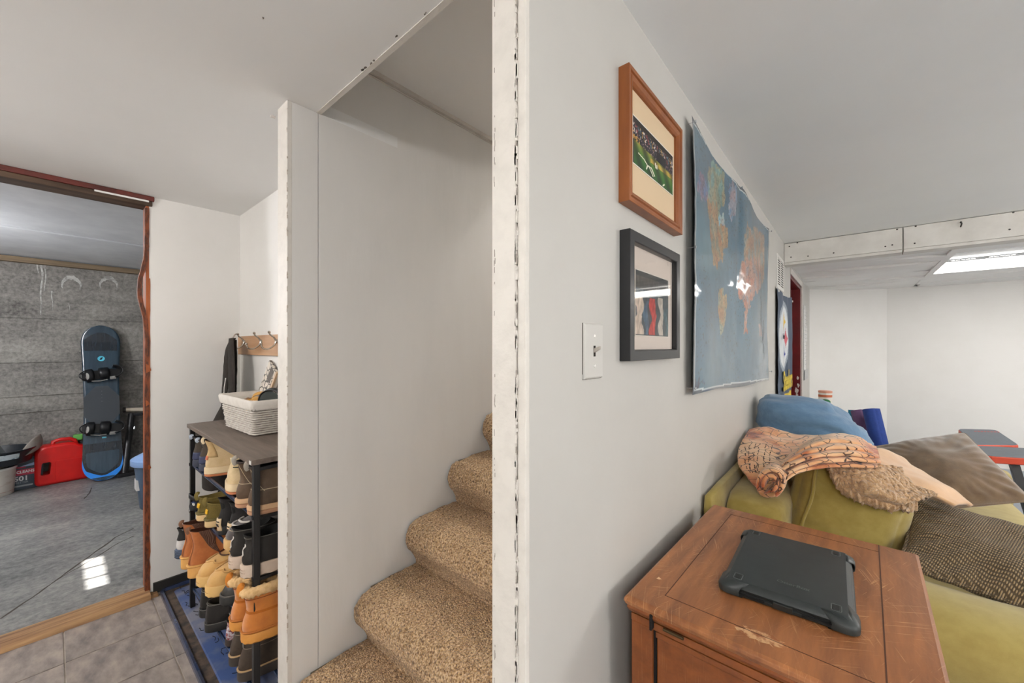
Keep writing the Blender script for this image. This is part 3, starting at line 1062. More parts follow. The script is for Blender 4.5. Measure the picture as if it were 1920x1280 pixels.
def framed(name, label, y0, y1, z0, z1, depth, fw, fmat, matcol, win, fn, steps, glass=True):
    r = thing(name, label, 'framed picture', (XM1, y0, z0))
    w, h = y1 - y0, z1 - z0
    # mitred frame: profile steps (inset, depth) swept round the rectangle, one moulding per side
    cs = [(0, 0), (w, 0), (w, h), (0, h)]
    dirs = [(1, 1), (-1, 1), (-1, -1), (1, -1)]
    for k in range(4):
        k2 = (k + 1) % 4
        rows = []
        for (ins, dep) in steps:
            rows.append([(dep * depth, cs[q][0] + dirs[q][0] * ins * fw, cs[q][1] + dirs[q][1] * ins * fw) for q in (k, k2)])
        MB().grid(rows, closed_u=True).build('moulding', fmat, r, bevel=.0008, seg=1)
    MB().box(.001, depth * .45, fw * .9, w - fw * .9, fw * .9, h - fw * .9).build('mat_board', pm('mat_board_%d' % matcol[2], matcol, .8), r)
    a0, a1, b0, b1 = win
    ny, nz = 150, 100
    x = depth * .45 + .0007
    pic = MB().grid([[(x, a0 + (a1 - a0) * i / ny, b0 + (b1 - b0) * j / nz) for i in range(ny + 1)] for j in range(nz + 1)]).build('print', attr_mat(name + '_print', rough=.45), r)
    paint(pic, lambda co: fn((co.y - a0) / (a1 - a0), (co.z - b0) / (b1 - b0)))
    bw = .0022
    MB().box(x - .0004, x + .0006, a0 - bw, a1 + bw, b0 - bw, b0).box(x - .0004, x + .0006, a0 - bw, a1 + bw, b1, b1 + bw).box(x - .0004, x + .0006, a0 - bw, a0, b0, b1).box(x - .0004, x + .0006, a1, a1 + bw, b0, b1).build('bevel_cut', pm('mat_bevel', (236, 230, 220), .8), r)
    if glass:
        MB().add([(depth * .62, fw * .9, fw * .9), (depth * .62, w - fw * .9, fw * .9), (depth * .62, w - fw * .9, h - fw * .9), (depth * .62, fw * .9, h - fw * .9)], [(0, 1, 2, 3)]).build('glass_pane', glass_mat(), r)
    return r


def seg_d(x, y, a, b):
    ax, ay = a
    bx_, by_ = b
    t = max(0, min(1, ((x - ax) * (bx_ - ax) + (y - ay) * (by_ - ay)) / ((bx_ - ax) ** 2 + (by_ - ay) ** 2 + 1e-9)))
    return math.hypot(x - ax - t * (bx_ - ax), y - ay - t * (by_ - ay))


FIG = [((.13, .30), (.25, .27)), ((.25, .27), (.33, .20)), ((.33, .20), (.30, .10)), ((.33, .20), (.42, .22)), ((.36, .22), (.46, .06)), ((.42, .22), (.50, .10)), ((.72, .04), (.76, .10)), ((.52, .42), (.53, .32)), ((.56, .40), (.56, .32))]


def stadium(s, t):
    top = .52 - .02 * s
    if t > .88:
        c = (30, 24, 20)
    elif t > top:
        n1 = fbm((s * 5, t * 2.2, 1), 9)
        c = (46, 44, 52)
        if t > .68 and n1 > .18:
            c = ((206, 196, 190), (150, 62, 60), (96, 130, 140), (200, 160, 84))[int(s * 17 + t * 5) % 4]
        elif n1 > .35:
            c = (150, 120, 120)
        elif n1 < -.3:
            c = (16, 16, 20)
        if .55 < s < .78 and t < .74:
            c = (18, 18, 24)
        if s < .15 and t < .62:
            c = (190, 140, 60) if n1 > 0 else (40, 40, 40)
    else:
        k = t / top
        c = (40 + 96 * k ** 2.0, 88 + 46 * k, 34 + 14 * k)
        if abs(t - top + .10 - .12 * (s - .6)) < .05 and s > .40:
            c = (176, 150, 62)
        f = .8 + .25 * math.sin(s * 26 + t * 9)
        c = [x * f for x in c]
        for a, b in FIG:
            if seg_d(s, t, a, b) < .012:
                c = (224, 222, 200)
        if s < .03:
            c = (30, 40, 26)
    return lin([max(0, min(255, x)) for x in c])


def figures(s, t):
    n1 = fbm((s * 4, t * 1.6, 4), 5)
    c = (62, 76, 84) if t < .72 else (84, 80, 76)
    c = [x + n1 * 22 for x in c]
    for (cx, wd, col, tt) in ((.10, .11, (214, 196, 180), .66), (.50, .085, (206, 62, 56), .62), (.76, .07, (206, 196, 184), .66), (.30, .06, (74, 106, 130), .55), (.93, .05, (60, 100, 110), .5)):
        wob = .03 * math.sin(t * 14 + cx * 20) + .015 * n1
        if t < tt and abs(s - cx - wob) < wd * (.55 + .6 * abs(math.sin(t * 7 + cx * 9))):
            c = [x + n1 * 40 for x in col]
    if t > .93 or t < .02:
        c = (36, 44, 50)
    return lin([max(0, min(255, x)) for x in c])


M_OAK = pm('orange_stained_oak', (158, 92, 42), .38, col2=(124, 66, 26), vscale=14, stretch=(1, 1, .3), vlo=.3, vhi=.7, bump=.2, bscale=60, spec=.5)
M_BLKF = pm('black_frame_lacquer', (26, 27, 30), .28, spec=.55)
fy0, fy1, fz0, fz1 = .833, 1.195, CZ + .325, CZ + .630
framed('picture_frame', 'orange oak frame with cream mat around a small stadium picture', fy0, fy1, fz0, fz1, .026, .030, M_OAK, (214, 190, 156),
       (.048, .318, .105, .215), stadium, [(0, 0), (0, 1), (.30, 1), (.36, .82), (.50, .82), (.56, .96), (.84, .86), (1, .66), (1, 0)], glass=False)
gy0, gy1, gz0, gz1 = .838, 1.172, CZ - .032, CZ + .264
framed('picture_frame', 'black frame with white mat hung below the oak frame', gy0, gy1, gz0, gz1, .026, .026, M_BLKF, (226, 214, 204),
       (.058, .276, .060, .215), figures, [(0, 0), (0, 1), (.86, 1), (.95, .94), (1, .5), (1, 0)])

# ------------------------------------------------------------------ light switch
sy0, sy1, sz0, sz1 = .676, .750, CZ - .064, CZ + .047
sw = thing('light_switch', 'white toggle light switch painted onto the wall', 'light switch', (XM1, (sy0 + sy1) / 2, (sz0 + sz1) / 2))
sw_, sh_ = (sy1 - sy0) / 2, (sz1 - sz0) / 2
M_SW = pm('switch_plate_white', (200, 198, 193), .42)
MB().grid([[(d, y * k, z * k2) for (y, z) in ((-sw_, -sh_), (sw_, -sh_), (sw_, sh_), (-sw_, sh_))] for (d, k, k2) in ((0, 1, 1), (.003, 1, 1), (.006, .93, .95))], closed_v=True, cap1=True, cap0=True).build('plate', M_SW, sw, bevel=.001)
MB().box(.0055, .0064, -.004, .004, -.011, .011).build('slot', M_DARK, sw)
MB().grid([[(.005, -.0035, -.004), (.005, .0035, -.004), (.005, .0035, .005), (.005, -.0035, .005)], [(.019, -.003, .004), (.019, .003, .004), (.019, .003, .010), (.019, -.003, .010)]], closed_v=True, cap1=True).build('toggle', pm('toggle_grey', (176, 168, 158), .4), sw, bevel=.0008)
for z in (-.030, .030):
    MB().lathe([(.0032, .0055), (.0032, .0072), (.002, .0080)], 10, (0, 0, z), axis='x').build('screw', M_PLATE, sw, smooth=True)
MB().box(-.0004, .0008, -sw_ - .0012, -sw_ + .0006, -sh_ + .01, sh_).box(-.0004, .0008, -sw_, sw_, -sh_ - .0010, -sh_ + .0005).build('paint_gap', pm('caulk_gap', (92, 86, 80), .9), sw)
# ------------------------------------------------------------------ soft shapes
def soft_box(sx, sy, sz, r, n=12, bulge=(0, 0, 0), wob=0.0, wscale=6, seed=0):
    """Rounded upholstered block centred on the origin."""
    mb = MB()
    hx, hy, hz = sx / 2, sy / 2, sz / 2
    def mp(p):
        q = Vector((max(-hx + r, min(hx - r, p.x)), max(-hy + r, min(hy - r, p.y)), max(-hz + r, min(hz - r, p.z))))
        d = p - q
        if d.length > 1e-9:
            d = d.normalized() * r
        o = q + d
        a, b, c = p.x / hx, p.y / hy, p.z / hz
        o.x += bulge[0] * (1 - b * b) * (1 - c * c) * a
        o.y += bulge[1] * (1 - a * a) * (1 - c * c) * b
        o.z += bulge[2] * (1 - a * a) * (1 - b * b) * c
        if wob:
            nn = d.normalized() if d.length > 1e-9 else Vector((0, 0, 1))
            o += nn * wob * fbm(o, wscale, seed)
        return o
    def cl(t):                       # denser towards the rounded edges
        return math.sin(t * PI / 2) * .5 + t * .5
    for ax in range(3):
        for sg in (-1, 1):
            rows = []
            for i in range(n + 1):
                row = []
                for j in range(n + 1):
                    a, b = cl(2 * i / n - 1), cl(2 * j / n - 1)
                    c = [0, 0, 0]
                    c[ax] = sg
                    c[(ax + 1) % 3] = a
                    c[(ax + 2) % 3] = b
                    row.append(mp(Vector((c[0] * hx, c[1] * hy, c[2] * hz))))
                rows.append(row)
            mb.grid(rows)
    return mb


def weld(o, d=0.0004):
    bm = bmesh.new()
    bm.from_mesh(o.data)
    bmesh.ops.remove_doubles(bm, verts=bm.verts, dist=d)
    bmesh.ops.recalc_face_normals(bm, faces=bm.faces)
    for f in bm.faces:
        f.smooth = True
    for e in bm.edges:
        e.smooth = True
    bm.to_mesh(o.data)
    bm.free()
    return o


def pillow_mb(w, h, t, n=36, pinch=0.07, wob=0.006, seed=0, ears=0.05, fold=0.0, power=.55):
    """Stuffed cushion in the local XY plane, corners drawn out."""
    mb = MB()
    for sg in (1, -1):
        rows = []
        for i in range(n + 1):
            row = []
            for j in range(n + 1):
                a, b = 2 * i / n - 1, 2 * j / n - 1
                a, b = math.sin(a * PI / 2) * .35 + a * .65, math.sin(b * PI / 2) * .35 + b * .65
                k = max(0.0, (1 - a * a) * (1 - b * b)) ** power
                x = a * w / 2 * (1 - pinch * (1 - b * b)) * (1 + ears * (a * b) ** 2)
                y = b * h / 2 * (1 - pinch * (1 - a * a)) * (1 + ears * (a * b) ** 2)
                z = sg * t / 2 * k
                q = Vector((x, y, z))
                rim = min(1.0, 6 * (1 - max(abs(a), abs(b))))
                z += wob * fbm(q, 9, seed) * (0.35 + 0.65 * rim)
                z += .5 * wob * math.sin(26 * math.atan2(b, a)) * (1 - k) * rim
                if fold:
                    z += fold * math.exp(-((a * .8 + b * .6 - .3) / .09) ** 2) * k * -sg
                row.append((x, y, z))
            rows.append(row)
        mb.grid(rows)
    return mb


def rim_pts(w, h, n=80, pinch=.07, ears=.05):
    pts = []
    for k in range(n):
        t = 4 * k / n
        s = int(t)
        f = 2 * (t - s) - 1
        a, b = ((f, -1), (1, f), (-f, 1), (-1, -f))[s]
        pts.append((a * w / 2 * (1 - pinch * (1 - b * b)) * (1 + ears * (a * b) ** 2), b * h / 2 * (1 - pinch * (1 - a * a)) * (1 + ears * (a * b) ** 2), 0))
    return pts


def frame_M(o, xa, ya):
    x = Vector(xa).normalized()
    z = x.cross(Vector(ya)).normalized()
    y = z.cross(x)
    M = Matrix((x, y, z)).transposed().to_4x4()
    M.translation = Vector(o)
    return M


def catmull(ctrl, nu, nv):
    """Smooth patch through a grid of control points."""
    def cr(p0, p1, p2, p3, t):
        return 0.5 * ((2 * p1) + (p2 - p0) * t + (2 * p0 - 5 * p1 + 4 * p2 - p3) * t * t + (3 * p1 - p0 - 3 * p2 + p3) * t * t * t)
    def line(P, n):
        m = len(P)
        out = []
        for k in range(n + 1):
            s = (m - 1) * k / n
            i = min(int(s), m - 2)
            t = s - i
            p0 = P[i - 1] if i > 0 else P[0] * 2 - P[1]
            p3 = P[i + 2] if i + 2 < m else P[m - 1] * 2 - P[m - 2]
            out.append(cr(p0, P[i], P[i + 1], p3, t))
        return out
    rows = [line([Vector(p) for p in r], nv) for r in ctrl]
    cols = [line([r[j] for r in rows], nu) for j in range(nv + 1)]
    return [[cols[j][i] for j in range(nv + 1)] for i in range(nu + 1)]


# ------------------------------------------------------------------ sewing cabinet
def wood_mat(name, c1, c2, scratch=0.5, rough=.36):
    m = pm(name, c1, rough, col2=c2, vscale=5, vdet=6, vlo=.3, vhi=.72, stretch=(7, .8, 7), bump=.12, bscale=40, spec=.5)
    nt = m.node_tree
    N, L = nt.nodes, nt.links
    b = N['Principled BSDF']
    src = b.inputs['Base Color'].links[0].from_socket
    tc = N.new('ShaderNodeTexCoord')
    prev = src
    # fine pale scratches in two directions and worn clouds
    for k, (rot, sc) in enumerate(((.6, (9, 420, 9)), (-.9, (12, 380, 12)), (1.9, (8, 400, 8)), (1.2, (14, 420, 14)))):
        mp = N.new('ShaderNodeMapping')
        mp.vector_type = 'TEXTURE'
        mp.inputs['Rotation'].default_value = (0, 0, rot)
        mp.inputs['Scale'].default_value = (1 / sc[0], 1 / sc[1], 1 / sc[2])
        mp.inputs['Location'].default_value = (k * 3.1, k, 0)
        L.new(tc.outputs['Object'], mp.inputs['Vector'])
        n = N.new('ShaderNodeTexNoise'); n.inputs['Scale'].default_value = 1.0; n.inputs['Detail'].default_value = 2
        L.new(mp.outputs[0], n.inputs['Vector'])
        n2 = N.new('ShaderNodeTexNoise'); n2.inputs['Scale'].default_value = 7.0 + 3 * k
        L.new(tc.outputs['Object'], n2.inputs['Vector'])
        r = N.new('ShaderNodeMapRange'); r.inputs['From Min'].default_value = .63; r.inputs['From Max'].default_value = .68
        L.new(n.outputs['Fac'], r.inputs['Value'])
        r2 = N.new('ShaderNodeMapRange'); r2.inputs['From Min'].default_value = .50; r2.inputs['From Max'].default_value = .70
        L.new(n2.outputs['Fac'], r2.inputs['Value'])
        mu = N.new('ShaderNodeMath'); mu.operation = 'MULTIPLY'
        L.new(r.outputs[0], mu.inputs[0]); L.new(r2.outputs[0], mu.inputs[1])
        m2 = N.new('ShaderNodeMath'); m2.operation = 'MULTIPLY'; m2.inputs[1].default_value = scratch
        L.new(mu.outputs[0], m2.inputs[0])
        mx = N.new('ShaderNodeMix'); mx.data_type = 'RGBA'
        mx.inputs['B'].default_value = lin((226, 178, 128))
        L.new(m2.outputs[0], mx.inputs['Factor']); L.new(prev, mx.inputs['A'])
        prev = mx.outputs['Result']
    L.new(prev, b.inputs['Base Color'])
    return m


M_CABTOP = wood_mat('worn_walnut_top', (176, 114, 68), (118, 72, 44), .65)
M_CABSIDE = wood_mat('walnut_side', (146, 82, 38), (114, 60, 26), .15)
M_LINE = pm('inlay_line', (82, 46, 26), .6)
TZ = CZ - 0.517
cab = thing('sewing_cabinet', 'scratched reddish brown sewing cabinet standing against the map wall', 'cabinet', (-0.118, 1.095, 0), math.radians(-1.2))
cw, cl_ = .475, .645
hx, hy = cw / 2, cl_ / 2
prof = [(-.012, -.006), (-.002, 0.0), (0.0, -.004), (.001, -.014), (-.004, -.019)]
def moulded(z, inset, profile, thick):
    rows = []
    for (d, dz) in profile:
        e = d - inset
        rows.append([(-hx - e, -hy - e, z + dz), (hx + e, -hy - e, z + dz), (hx + e, hy + e, z + dz), (-hx - e, hy + e, z + dz)])
    return MB().grid(rows, closed_v=True, cap0=True, cap1=True)
top = moulded(TZ, 0.0, [(-.007, 0), (-.001, -.004), (0, -.010), (-.003, -.018)], .018).build('table_top', M_CABTOP, cab, bevel=.0015)
moulded(TZ - .0185, 0.006, [(0, 0), (.001, -.006), (-.002, -.012), (-.008, -.018)], .018).build('folding_leaf', M_CABSIDE, cab, bevel=.001)
moulded(TZ - .037, 0.012, [(0, 0), (0, -.014)], .014).build('apron', M_CABSIDE, cab)
# inlaid lines on the top
i0, i1, j0, j1 = -hx + .065, hx - .075, -hy + .055, hy - .055
for (x0, x1, y0, y1) in ((i0, i0 + .0016, j0, j1), (i1, i1 + .0022, -hy + .008, hy - .008), (i0, i1, j1, j1 + .0016), (i0, i1, j0, j0 + .0016)):
    MB().box(x0, x1, y0, y1, TZ - .0006, TZ + .0004).build('inlay', M_LINE, cab)
# body: two end frames, front stiles, recessed panel
b0 = TZ - .051
MB().box(-hx + .03, hx - .03, -hy + .05, hy - .03, .12, b0).build('body', M_CABSIDE, cab, bevel=.002)
for sx in (-1, 1):
    for sy in (-1, 1):
        xx, yy = sx * (hx - .035), sy * (hy - .032)
        MB().grid([[(xx - w, yy - w, z), (xx + w, yy - w, z), (xx + w, yy + w, z), (xx - w, yy + w, z)] for (w, z) in ((.012, 0), (.016, .12), (.022, .30), (.022, b0))], closed_v=True, cap0=True, cap1=True).build('leg', M_CABSIDE, cab, bevel=.002)
MB().box(-hx + .062, hx - .062, -hy + .020, -hy + .050, .16, b0 - .002).build('front_panel', M_CABSIDE, cab, bevel=.003)
MB().box(-hx + .062, hx - .062, -hy + .014, -hy + .021, b0 - .016, b0 - .004).build('front_moulding', M_CABSIDE, cab, bevel=.002)
MB().box(-hx + .057, -hx + .0615, -hy + .018, -hy + .05, .16, b0).build('shadow_gap', M_BLACK, cab)
MB().box(-hx + .056, -hx + .060, -hy - .0015, -hy + .02, TZ - .046, TZ - .016).build('leaf_slot', M_BLACK, cab)
hg = MB().tube([(-hx + .082, -hy + .0035, TZ - .0345), (-hx + .120, -hy + .0035, TZ - .0345)], .0032, 8).build('hinge', pm('aged_brass', (88, 72, 50), .4, metal=.8), cab)
# pale worn spot by the front edge of the top
poly = []
for k in range(26):
    a = 2 * PI * k / 26
    poly.append((.0 + math.cos(a) * .042 * random.uniform(.45, 1.1), -hy + .052 + math.sin(a) * .020 * random.uniform(.4, 1.1)))
MB().prism(poly, .0004, 'z', TZ - .0001).build('worn_spot', pm('worn_bare_wood', (204, 160, 116), .7, col2=(150, 92, 54), vscale=70, vlo=.42, vhi=.58), cab)
for (x, y, s) in ((-.205, -.215, .007), (-.10, .12, .004), (-.11, .14, .004), (.12, -.10, .005)):
    poly = [(x + math.cos(k) * s * random.uniform(.3, 1), y + math.sin(k) * s * random.uniform(.3, 1)) for k in range(6)]
    MB().prism(poly, .0004, 'z', TZ - .0001).build('chip', pm('pale_chip', (226, 186, 146), .7), cab)

# ------------------------------------------------------------------ rugged tablet case
M_TAB = pm('black_polycarbonate', (46, 52, 52), .42, col2=(40, 45, 46), vscale=30, bump=.15, bscale=900, spec=.5)
M_RUB = pm('black_rubber', (30, 33, 32), .5)
tb = thing('tablet_case', 'black rugged tablet case lying face down on the cabinet', 'tablet', (-0.107, 1.083, TZ + .0006), math.radians(1.5))
tw, tl = .222, .312
def rrect(w, l, r, n=5):
    out = []
    for (cx, cy, a0) in ((w / 2 - r, l / 2 - r, 0), (-w / 2 + r, l / 2 - r, 90), (-w / 2 + r, -l / 2 + r, 180), (w / 2 - r, -l / 2 + r, 270)):
        for k in range(n + 1):
            a = math.radians(a0 + 90 * k / n)
            out.append((cx + math.cos(a) * r, cy + math.sin(a) * r))
    return out
def stack(levels, r):
    return MB().grid([[(x, y, z) for x, y in rrect(tw * 1.0 - 2 * i, tl - 2 * i, max(.003, r - i))] for (i, z) in levels], closed_v=True, cap0=True, cap1=True)
stack([(.004, 0), (0, .003), (0, .008), (.003, .0095)], .014).build('bumper', M_RUB, tb, bevel=.0005)
stack([(.004, .0095), (.004, .0125), (.0055, .0135)], .013).build('seam_band', pm('dark_seam', (20, 21, 21), .6), tb)
stack([(.003, .0135), (.002, .016), (.005, .021), (.013, .0268), (.016, .0272)], .014).build('back_shell', M_TAB, tb, smooth=True, auto=25)
for sx in (-1, 1):
    for sy in (-1, 1):
        c = MB()
        rows = []
        for (i, z) in ((.002, .0), (-.003, .003), (-.0035, .012), (-.001, .018), (.006, .0225), (.013, .026)):
            ring = []
            for k in range(9):
                a = math.radians(90 * k / 8)
                rr = .018
                ring.append((sx * (tw / 2 - i - rr + math.cos(a) * rr), sy * (tl / 2 - i - rr + math.sin(a) * rr), z))
            ring = [(sx * (tw / 2 - i), sy * (tl / 2 - .045 - i), z)] + ring + [(sx * (tw / 2 - .040 - i), sy * (tl / 2 - i), z)]
            rows.append(ring)
        c.grid(rows).build('corner_guard', M_TAB, tb, smooth=True, solid=.002)
        fx, fy = sx * (tw / 2 - .030), sy * (tl / 2 - .030)
        ft = MB().prism([(fx + a, fy + b) for a, b in rrect(.010, .018, .0025, 3)], .0012, 'z', .0270).build('rubber_foot', M_RUB, tb, bevel=.0004)
        MB().tube([(fx + a, fy + b, .0274) for a, b in rrect(.015, .024, .003, 3)], .0006, 5, closed=True).build('foot_ring', pm('grey_ring', (92, 98, 98), .5), tb)
MB().box(-.016, .016, -tl / 2 - .0035, -tl / 2 + .004, .003, .015).build('port_cover', M_RUB, tb, bevel=.001)
for (x0, x1) in ((-.075, -.03), (.03, .075)):
    MB().box(x0, x1, -tl / 2 - .0012, -tl / 2 + .002, .005, .009).build('edge_slot', M_BLACK, tb)
lettering('OtterBox', .014, pm('embossed_black', (84, 90, 88), .35), tb, Matrix.Translation((.012, -.092, .0273)), depth=.0005)
# ------------------------------------------------------------------ sofa
M_OLIVE = pm('olive_twill', (168, 149, 80), .85, col2=(155, 136, 68), vscale=26, bump=.3, bscale=420, sheen=.3, spec=.2)
M_OLIVE2 = pm('olive_twill_seat', (184, 167, 98), .85, col2=(173, 154, 86), vscale=22, bump=.3, bscale=420, sheen=.3, spec=.2)
so = thing('sofa', 'olive green sofa with its back along the map wall', 'sofa', (0, 0, 0))
SY0, SY1 = 1.47, 3.62
weld(soft_box(.20, SY1 - SY0 - .18, .40, .05, 12, wob=.004).xf(Matrix.Translation((-.27, (SY0 + SY1) / 2 + .06, .57))).build('backrest', M_OLIVE, so))
weld(soft_box(.035, SY1 - SY0, .62, .016, 8).xf(Matrix.Translation((-.378, (SY0 + SY1) / 2, .49))).build('back_panel', M_OLIVE, so))
weld(soft_box(.98, SY1 - SY0 - .1, .26, .03, 8).xf(Matrix.Translation((.12, (SY0 + SY1) / 2, .20))).build('base', M_OLIVE, so))
for k, (ya, yb_) in enumerate(((1.76, 2.56), (2.57, 3.36))):
    weld(soft_box(.84, yb_ - ya, .17, .05, 14, bulge=(0, 0, .018), wob=.006, seed=k).xf(Matrix.Translation((.24, (ya + yb_) / 2, .405))).build('seat_cushion', M_OLIVE2, so))
def arm(y0, y1, nm):
    """Padded arm: fat roll over a slimmer panel, running out from the wall."""
    yc, r = (y0 + y1) / 2, (y1 - y0) / 2
    prof = []
    for k in range(29):
        a = 2 * PI * k / 28
        c, s = math.cos(a), math.sin(a)
        prof.append((yc + r * math.copysign(abs(c) ** .75, c), .515 + .115 * math.copysign(abs(s) ** .8, s)))
    rows = []
    for i in range(25):
        t = i / 24
        x = -.34 + 1.0 * t
        e = min(t, 1 - t)
        k = min(1.0, (e * 24 / 1.6)) ** .5 if e * 24 < 1.6 else 1.0
        k = max(k, .25)
        rows.append([(x, yc + (y - yc) * (.75 + .25 * k) + .004 * fbm((x, y, z), 5), .515 + (z - .515) * (.75 + .25 * k) + .006 * fbm((x, y, z), 4, 3)) for y, z in prof[:-1]])
    MB().grid(rows, closed_v=True, cap0=True, cap1=True).build(nm, M_OLIVE2 if y0 < 2 else M_OLIVE, so, smooth=True, auto=70)
    weld(soft_box(.98, (y1 - y0) * .86, .42, .03, 6).xf(Matrix.Translation((.15, yc, .24))).build('arm_panel', M_OLIVE, so))
arm(SY0, SY0 + .27, 'arm_roll')
arm(SY1 - .27, SY1, 'arm_roll')
for (x, y) in ((-.3, SY0 + .08), (.55, SY0 + .08), (-.3, SY1 - .08), (.55, SY1 - .08)):
    MB().lathe([(.018, 0), (.026, .075)], 12, (x, y, 0)).build('foot', pm('dark_stained_foot', (50, 36, 26), .5), so)

# loose back cushion stood up behind the arm, turned on its edge, with piping
cu = thing('sofa_cushion', 'olive green box cushion with piped edge, standing on the near arm', 'cushion', (0, 0, 0))
cM = Matrix.Translation((-.028, 1.905, .700)) @ Matrix.Rotation(math.radians(11), 4, 'Y') @ Matrix.Rotation(math.radians(-4), 4, 'X')
cb = soft_box(.30, .25, .38, .052, 22, bulge=(.02, .035, .01), wob=.010, wscale=7, seed=4)
def puck(p):
    v = Vector(p)
    if v.x < 0.02 and v.y < 0:
        v.y += .007 * math.sin(v.z * 90 + 3 * v.x) * math.exp(-((v.x + .07) / .045) ** 2)
    return v
cb.v = [tuple(puck(p)) for p in cb.v]
weld(cb.xf(cM).build('cover', M_OLIVE, cu))
pts = []
for k in range(25):
    z = -.165 + .33 * k / 24
    pts.append(cM @ Vector((-.098 + .004 * math.sin(z * 30), -.140 - .020 * (1 - (z / .19) ** 2), z)))
pts += [cM @ Vector((-.098, -.105, .188)), cM @ Vector((-.097, .0, .196)), cM @ Vector((-.097, .10, .188))]
MB().tube(pts, .0052, 8).build('piping', M_OLIVE, cu, smooth=True)

# blue pillow leaning at the back
M_BLUE = pm('washed_blue_linen', (104, 140, 172), .85, col2=(92, 128, 162), vscale=30, stretch=(1, 3, 1), bump=.35, bscale=60, bdist=.003, sheen=.3)
bp_ = thing('blue_pillow', 'plump washed blue pillow heaped on the sofa back below the banner', 'pillow', (0, 0, 0))
def mound(cx, cy, cz, rx, ry, rz, n=72, m=40, e=.72):
    def pw(c, k):
        return math.copysign(abs(c) ** k, c)
    rows = []
    for i in range(m + 1):
        la = -PI / 2 + PI * i / m
        row = []
        for j in range(n):
            lo = 2 * PI * j / n
            x, y, z = pw(math.cos(la), e) * pw(math.cos(lo), e), pw(math.cos(la), e) * pw(math.sin(lo), e), pw(math.sin(la), e)
            row.append(Vector((x, y, z)))
        rows.append(row)
    out = []
    for row in rows:
        o = []
        for q in row:
            p = Vector((q.x * rx, q.y * ry, q.z * rz))
            # higher at the left, sloping away to the right
            p.z += -.070 * (q.x + .25) * abs(q.x + .25) - .028 * q.x
            # long sagging creases across the front
            for (c0, am, wd, a1, ph) in ((.12, .024, .030, .22, .5), (-.38, .020, .030, .18, 1.4)):
                c = c0 + a1 * math.sin(q.x * 2.6 + ph)
                if q.y < .3:
                    k = am * math.exp(-((q.z - c) / (wd * 3)) ** 2)
                    p -= Vector((q.x * .3, q.y, q.z * .6 + .2)) * k
            f = fbm(Vector((p.x * .6, p.y, p.z * 2.2)), 9, 2)
            p += Vector((q.x, q.y, q.z)) * (.014 * f + .005 * fbm(Vector((p.x * .5, p.y, p.z * 2)), 26, 5))
            o.append(Vector((cx, cy, cz)) + p)
        out.append(o)
    return out


MB().grid(mound(-.148, 2.47, .905, .235, .15, .150), closed_v=True).build('cover', M_BLUE, bp_, smooth=True, auto=180)
pM2 = frame_M((-.325, 2.52, .90), (.25, .9, -.0), (.18, -.06, .9))
weld(pillow_mb(.26, .26, .05, n=24, seed=5, ears=-.12).xf(pM2).build('dark_back', pm('charcoal_backing', (40, 42, 46), .8), bp_))

# printed blanket folded over the sofa back
def blanket_mat():
    m = pm('parchment_print_fleece', (226, 172, 122), .9, spec=.15, sheen=.4)
    nt = m.node_tree
    N, L = nt.nodes, nt.links
    b = N['Principled BSDF']
    tc = N.new('ShaderNodeTexCoord')
    d = N.new('ShaderNodeTexNoise'); d.inputs['Scale'].default_value = 9
    L.new(tc.outputs['Object'], d.inputs['Vector'])
    ad = N.new('ShaderNodeMix'); ad.data_type = 'VECTOR'; ad.inputs['Factor'].default_value = .10
    L.new(tc.outputs['Object'], ad.inputs['A']); L.new(d.outputs['Color'], ad.inputs['B'])
    v = N.new('ShaderNodeTexVoronoi'); v.feature = 'DISTANCE_TO_EDGE'; v.inputs['Scale'].default_value = 24
    L.new(ad.outputs['Result'], v.inputs['Vector'])
    r = N.new('ShaderNodeMapRange'); r.inputs['From Min'].default_value = .016; r.inputs['From Max'].default_value = .04
    L.new(v.outputs['Distance'], r.inputs['Value'])
    n = N.new('ShaderNodeTexNoise'); n.inputs['Scale'].default_value = 7; n.inputs['Detail'].default_value = 5
    L.new(tc.outputs['Object'], n.inputs['Vector'])
    cr = N.new('ShaderNodeValToRGB')
    e = cr.color_ramp.elements
    e[0].position = .44; e[0].color = lin((240, 194, 148))
    e[1].position = .67; e[1].color = lin((186, 92, 46))
    k = cr.color_ramp.elements.new(.57); k.color = lin((230, 164, 112))
    k = cr.color_ramp.elements.new(.75); k.color = lin((92, 34, 22))
    L.new(n.outputs['Fac'], cr.inputs['Fac'])
    mx = N.new('ShaderNodeMix'); mx.data_type = 'RGBA'; mx.inputs['A'].default_value = lin((70, 36, 26))
    L.new(r.outputs[0], mx.inputs['Factor']); L.new(cr.outputs['Color'], mx.inputs['B'])
    L.new(mx.outputs['Result'], b.inputs['Base Color'])
    f = N.new('ShaderNodeTexNoise'); f.inputs['Scale'].default_value = 500
    L.new(tc.outputs['Object'], f.inputs['Vector'])
    bp = N.new('ShaderNodeBump'); bp.inputs['Strength'].default_value = .4; bp.inputs['Distance'].default_value = .002
    L.new(f.outputs['Fac'], bp.inputs['Height']); L.new(bp.outputs['Normal'], b.inputs['Normal'])
    return m


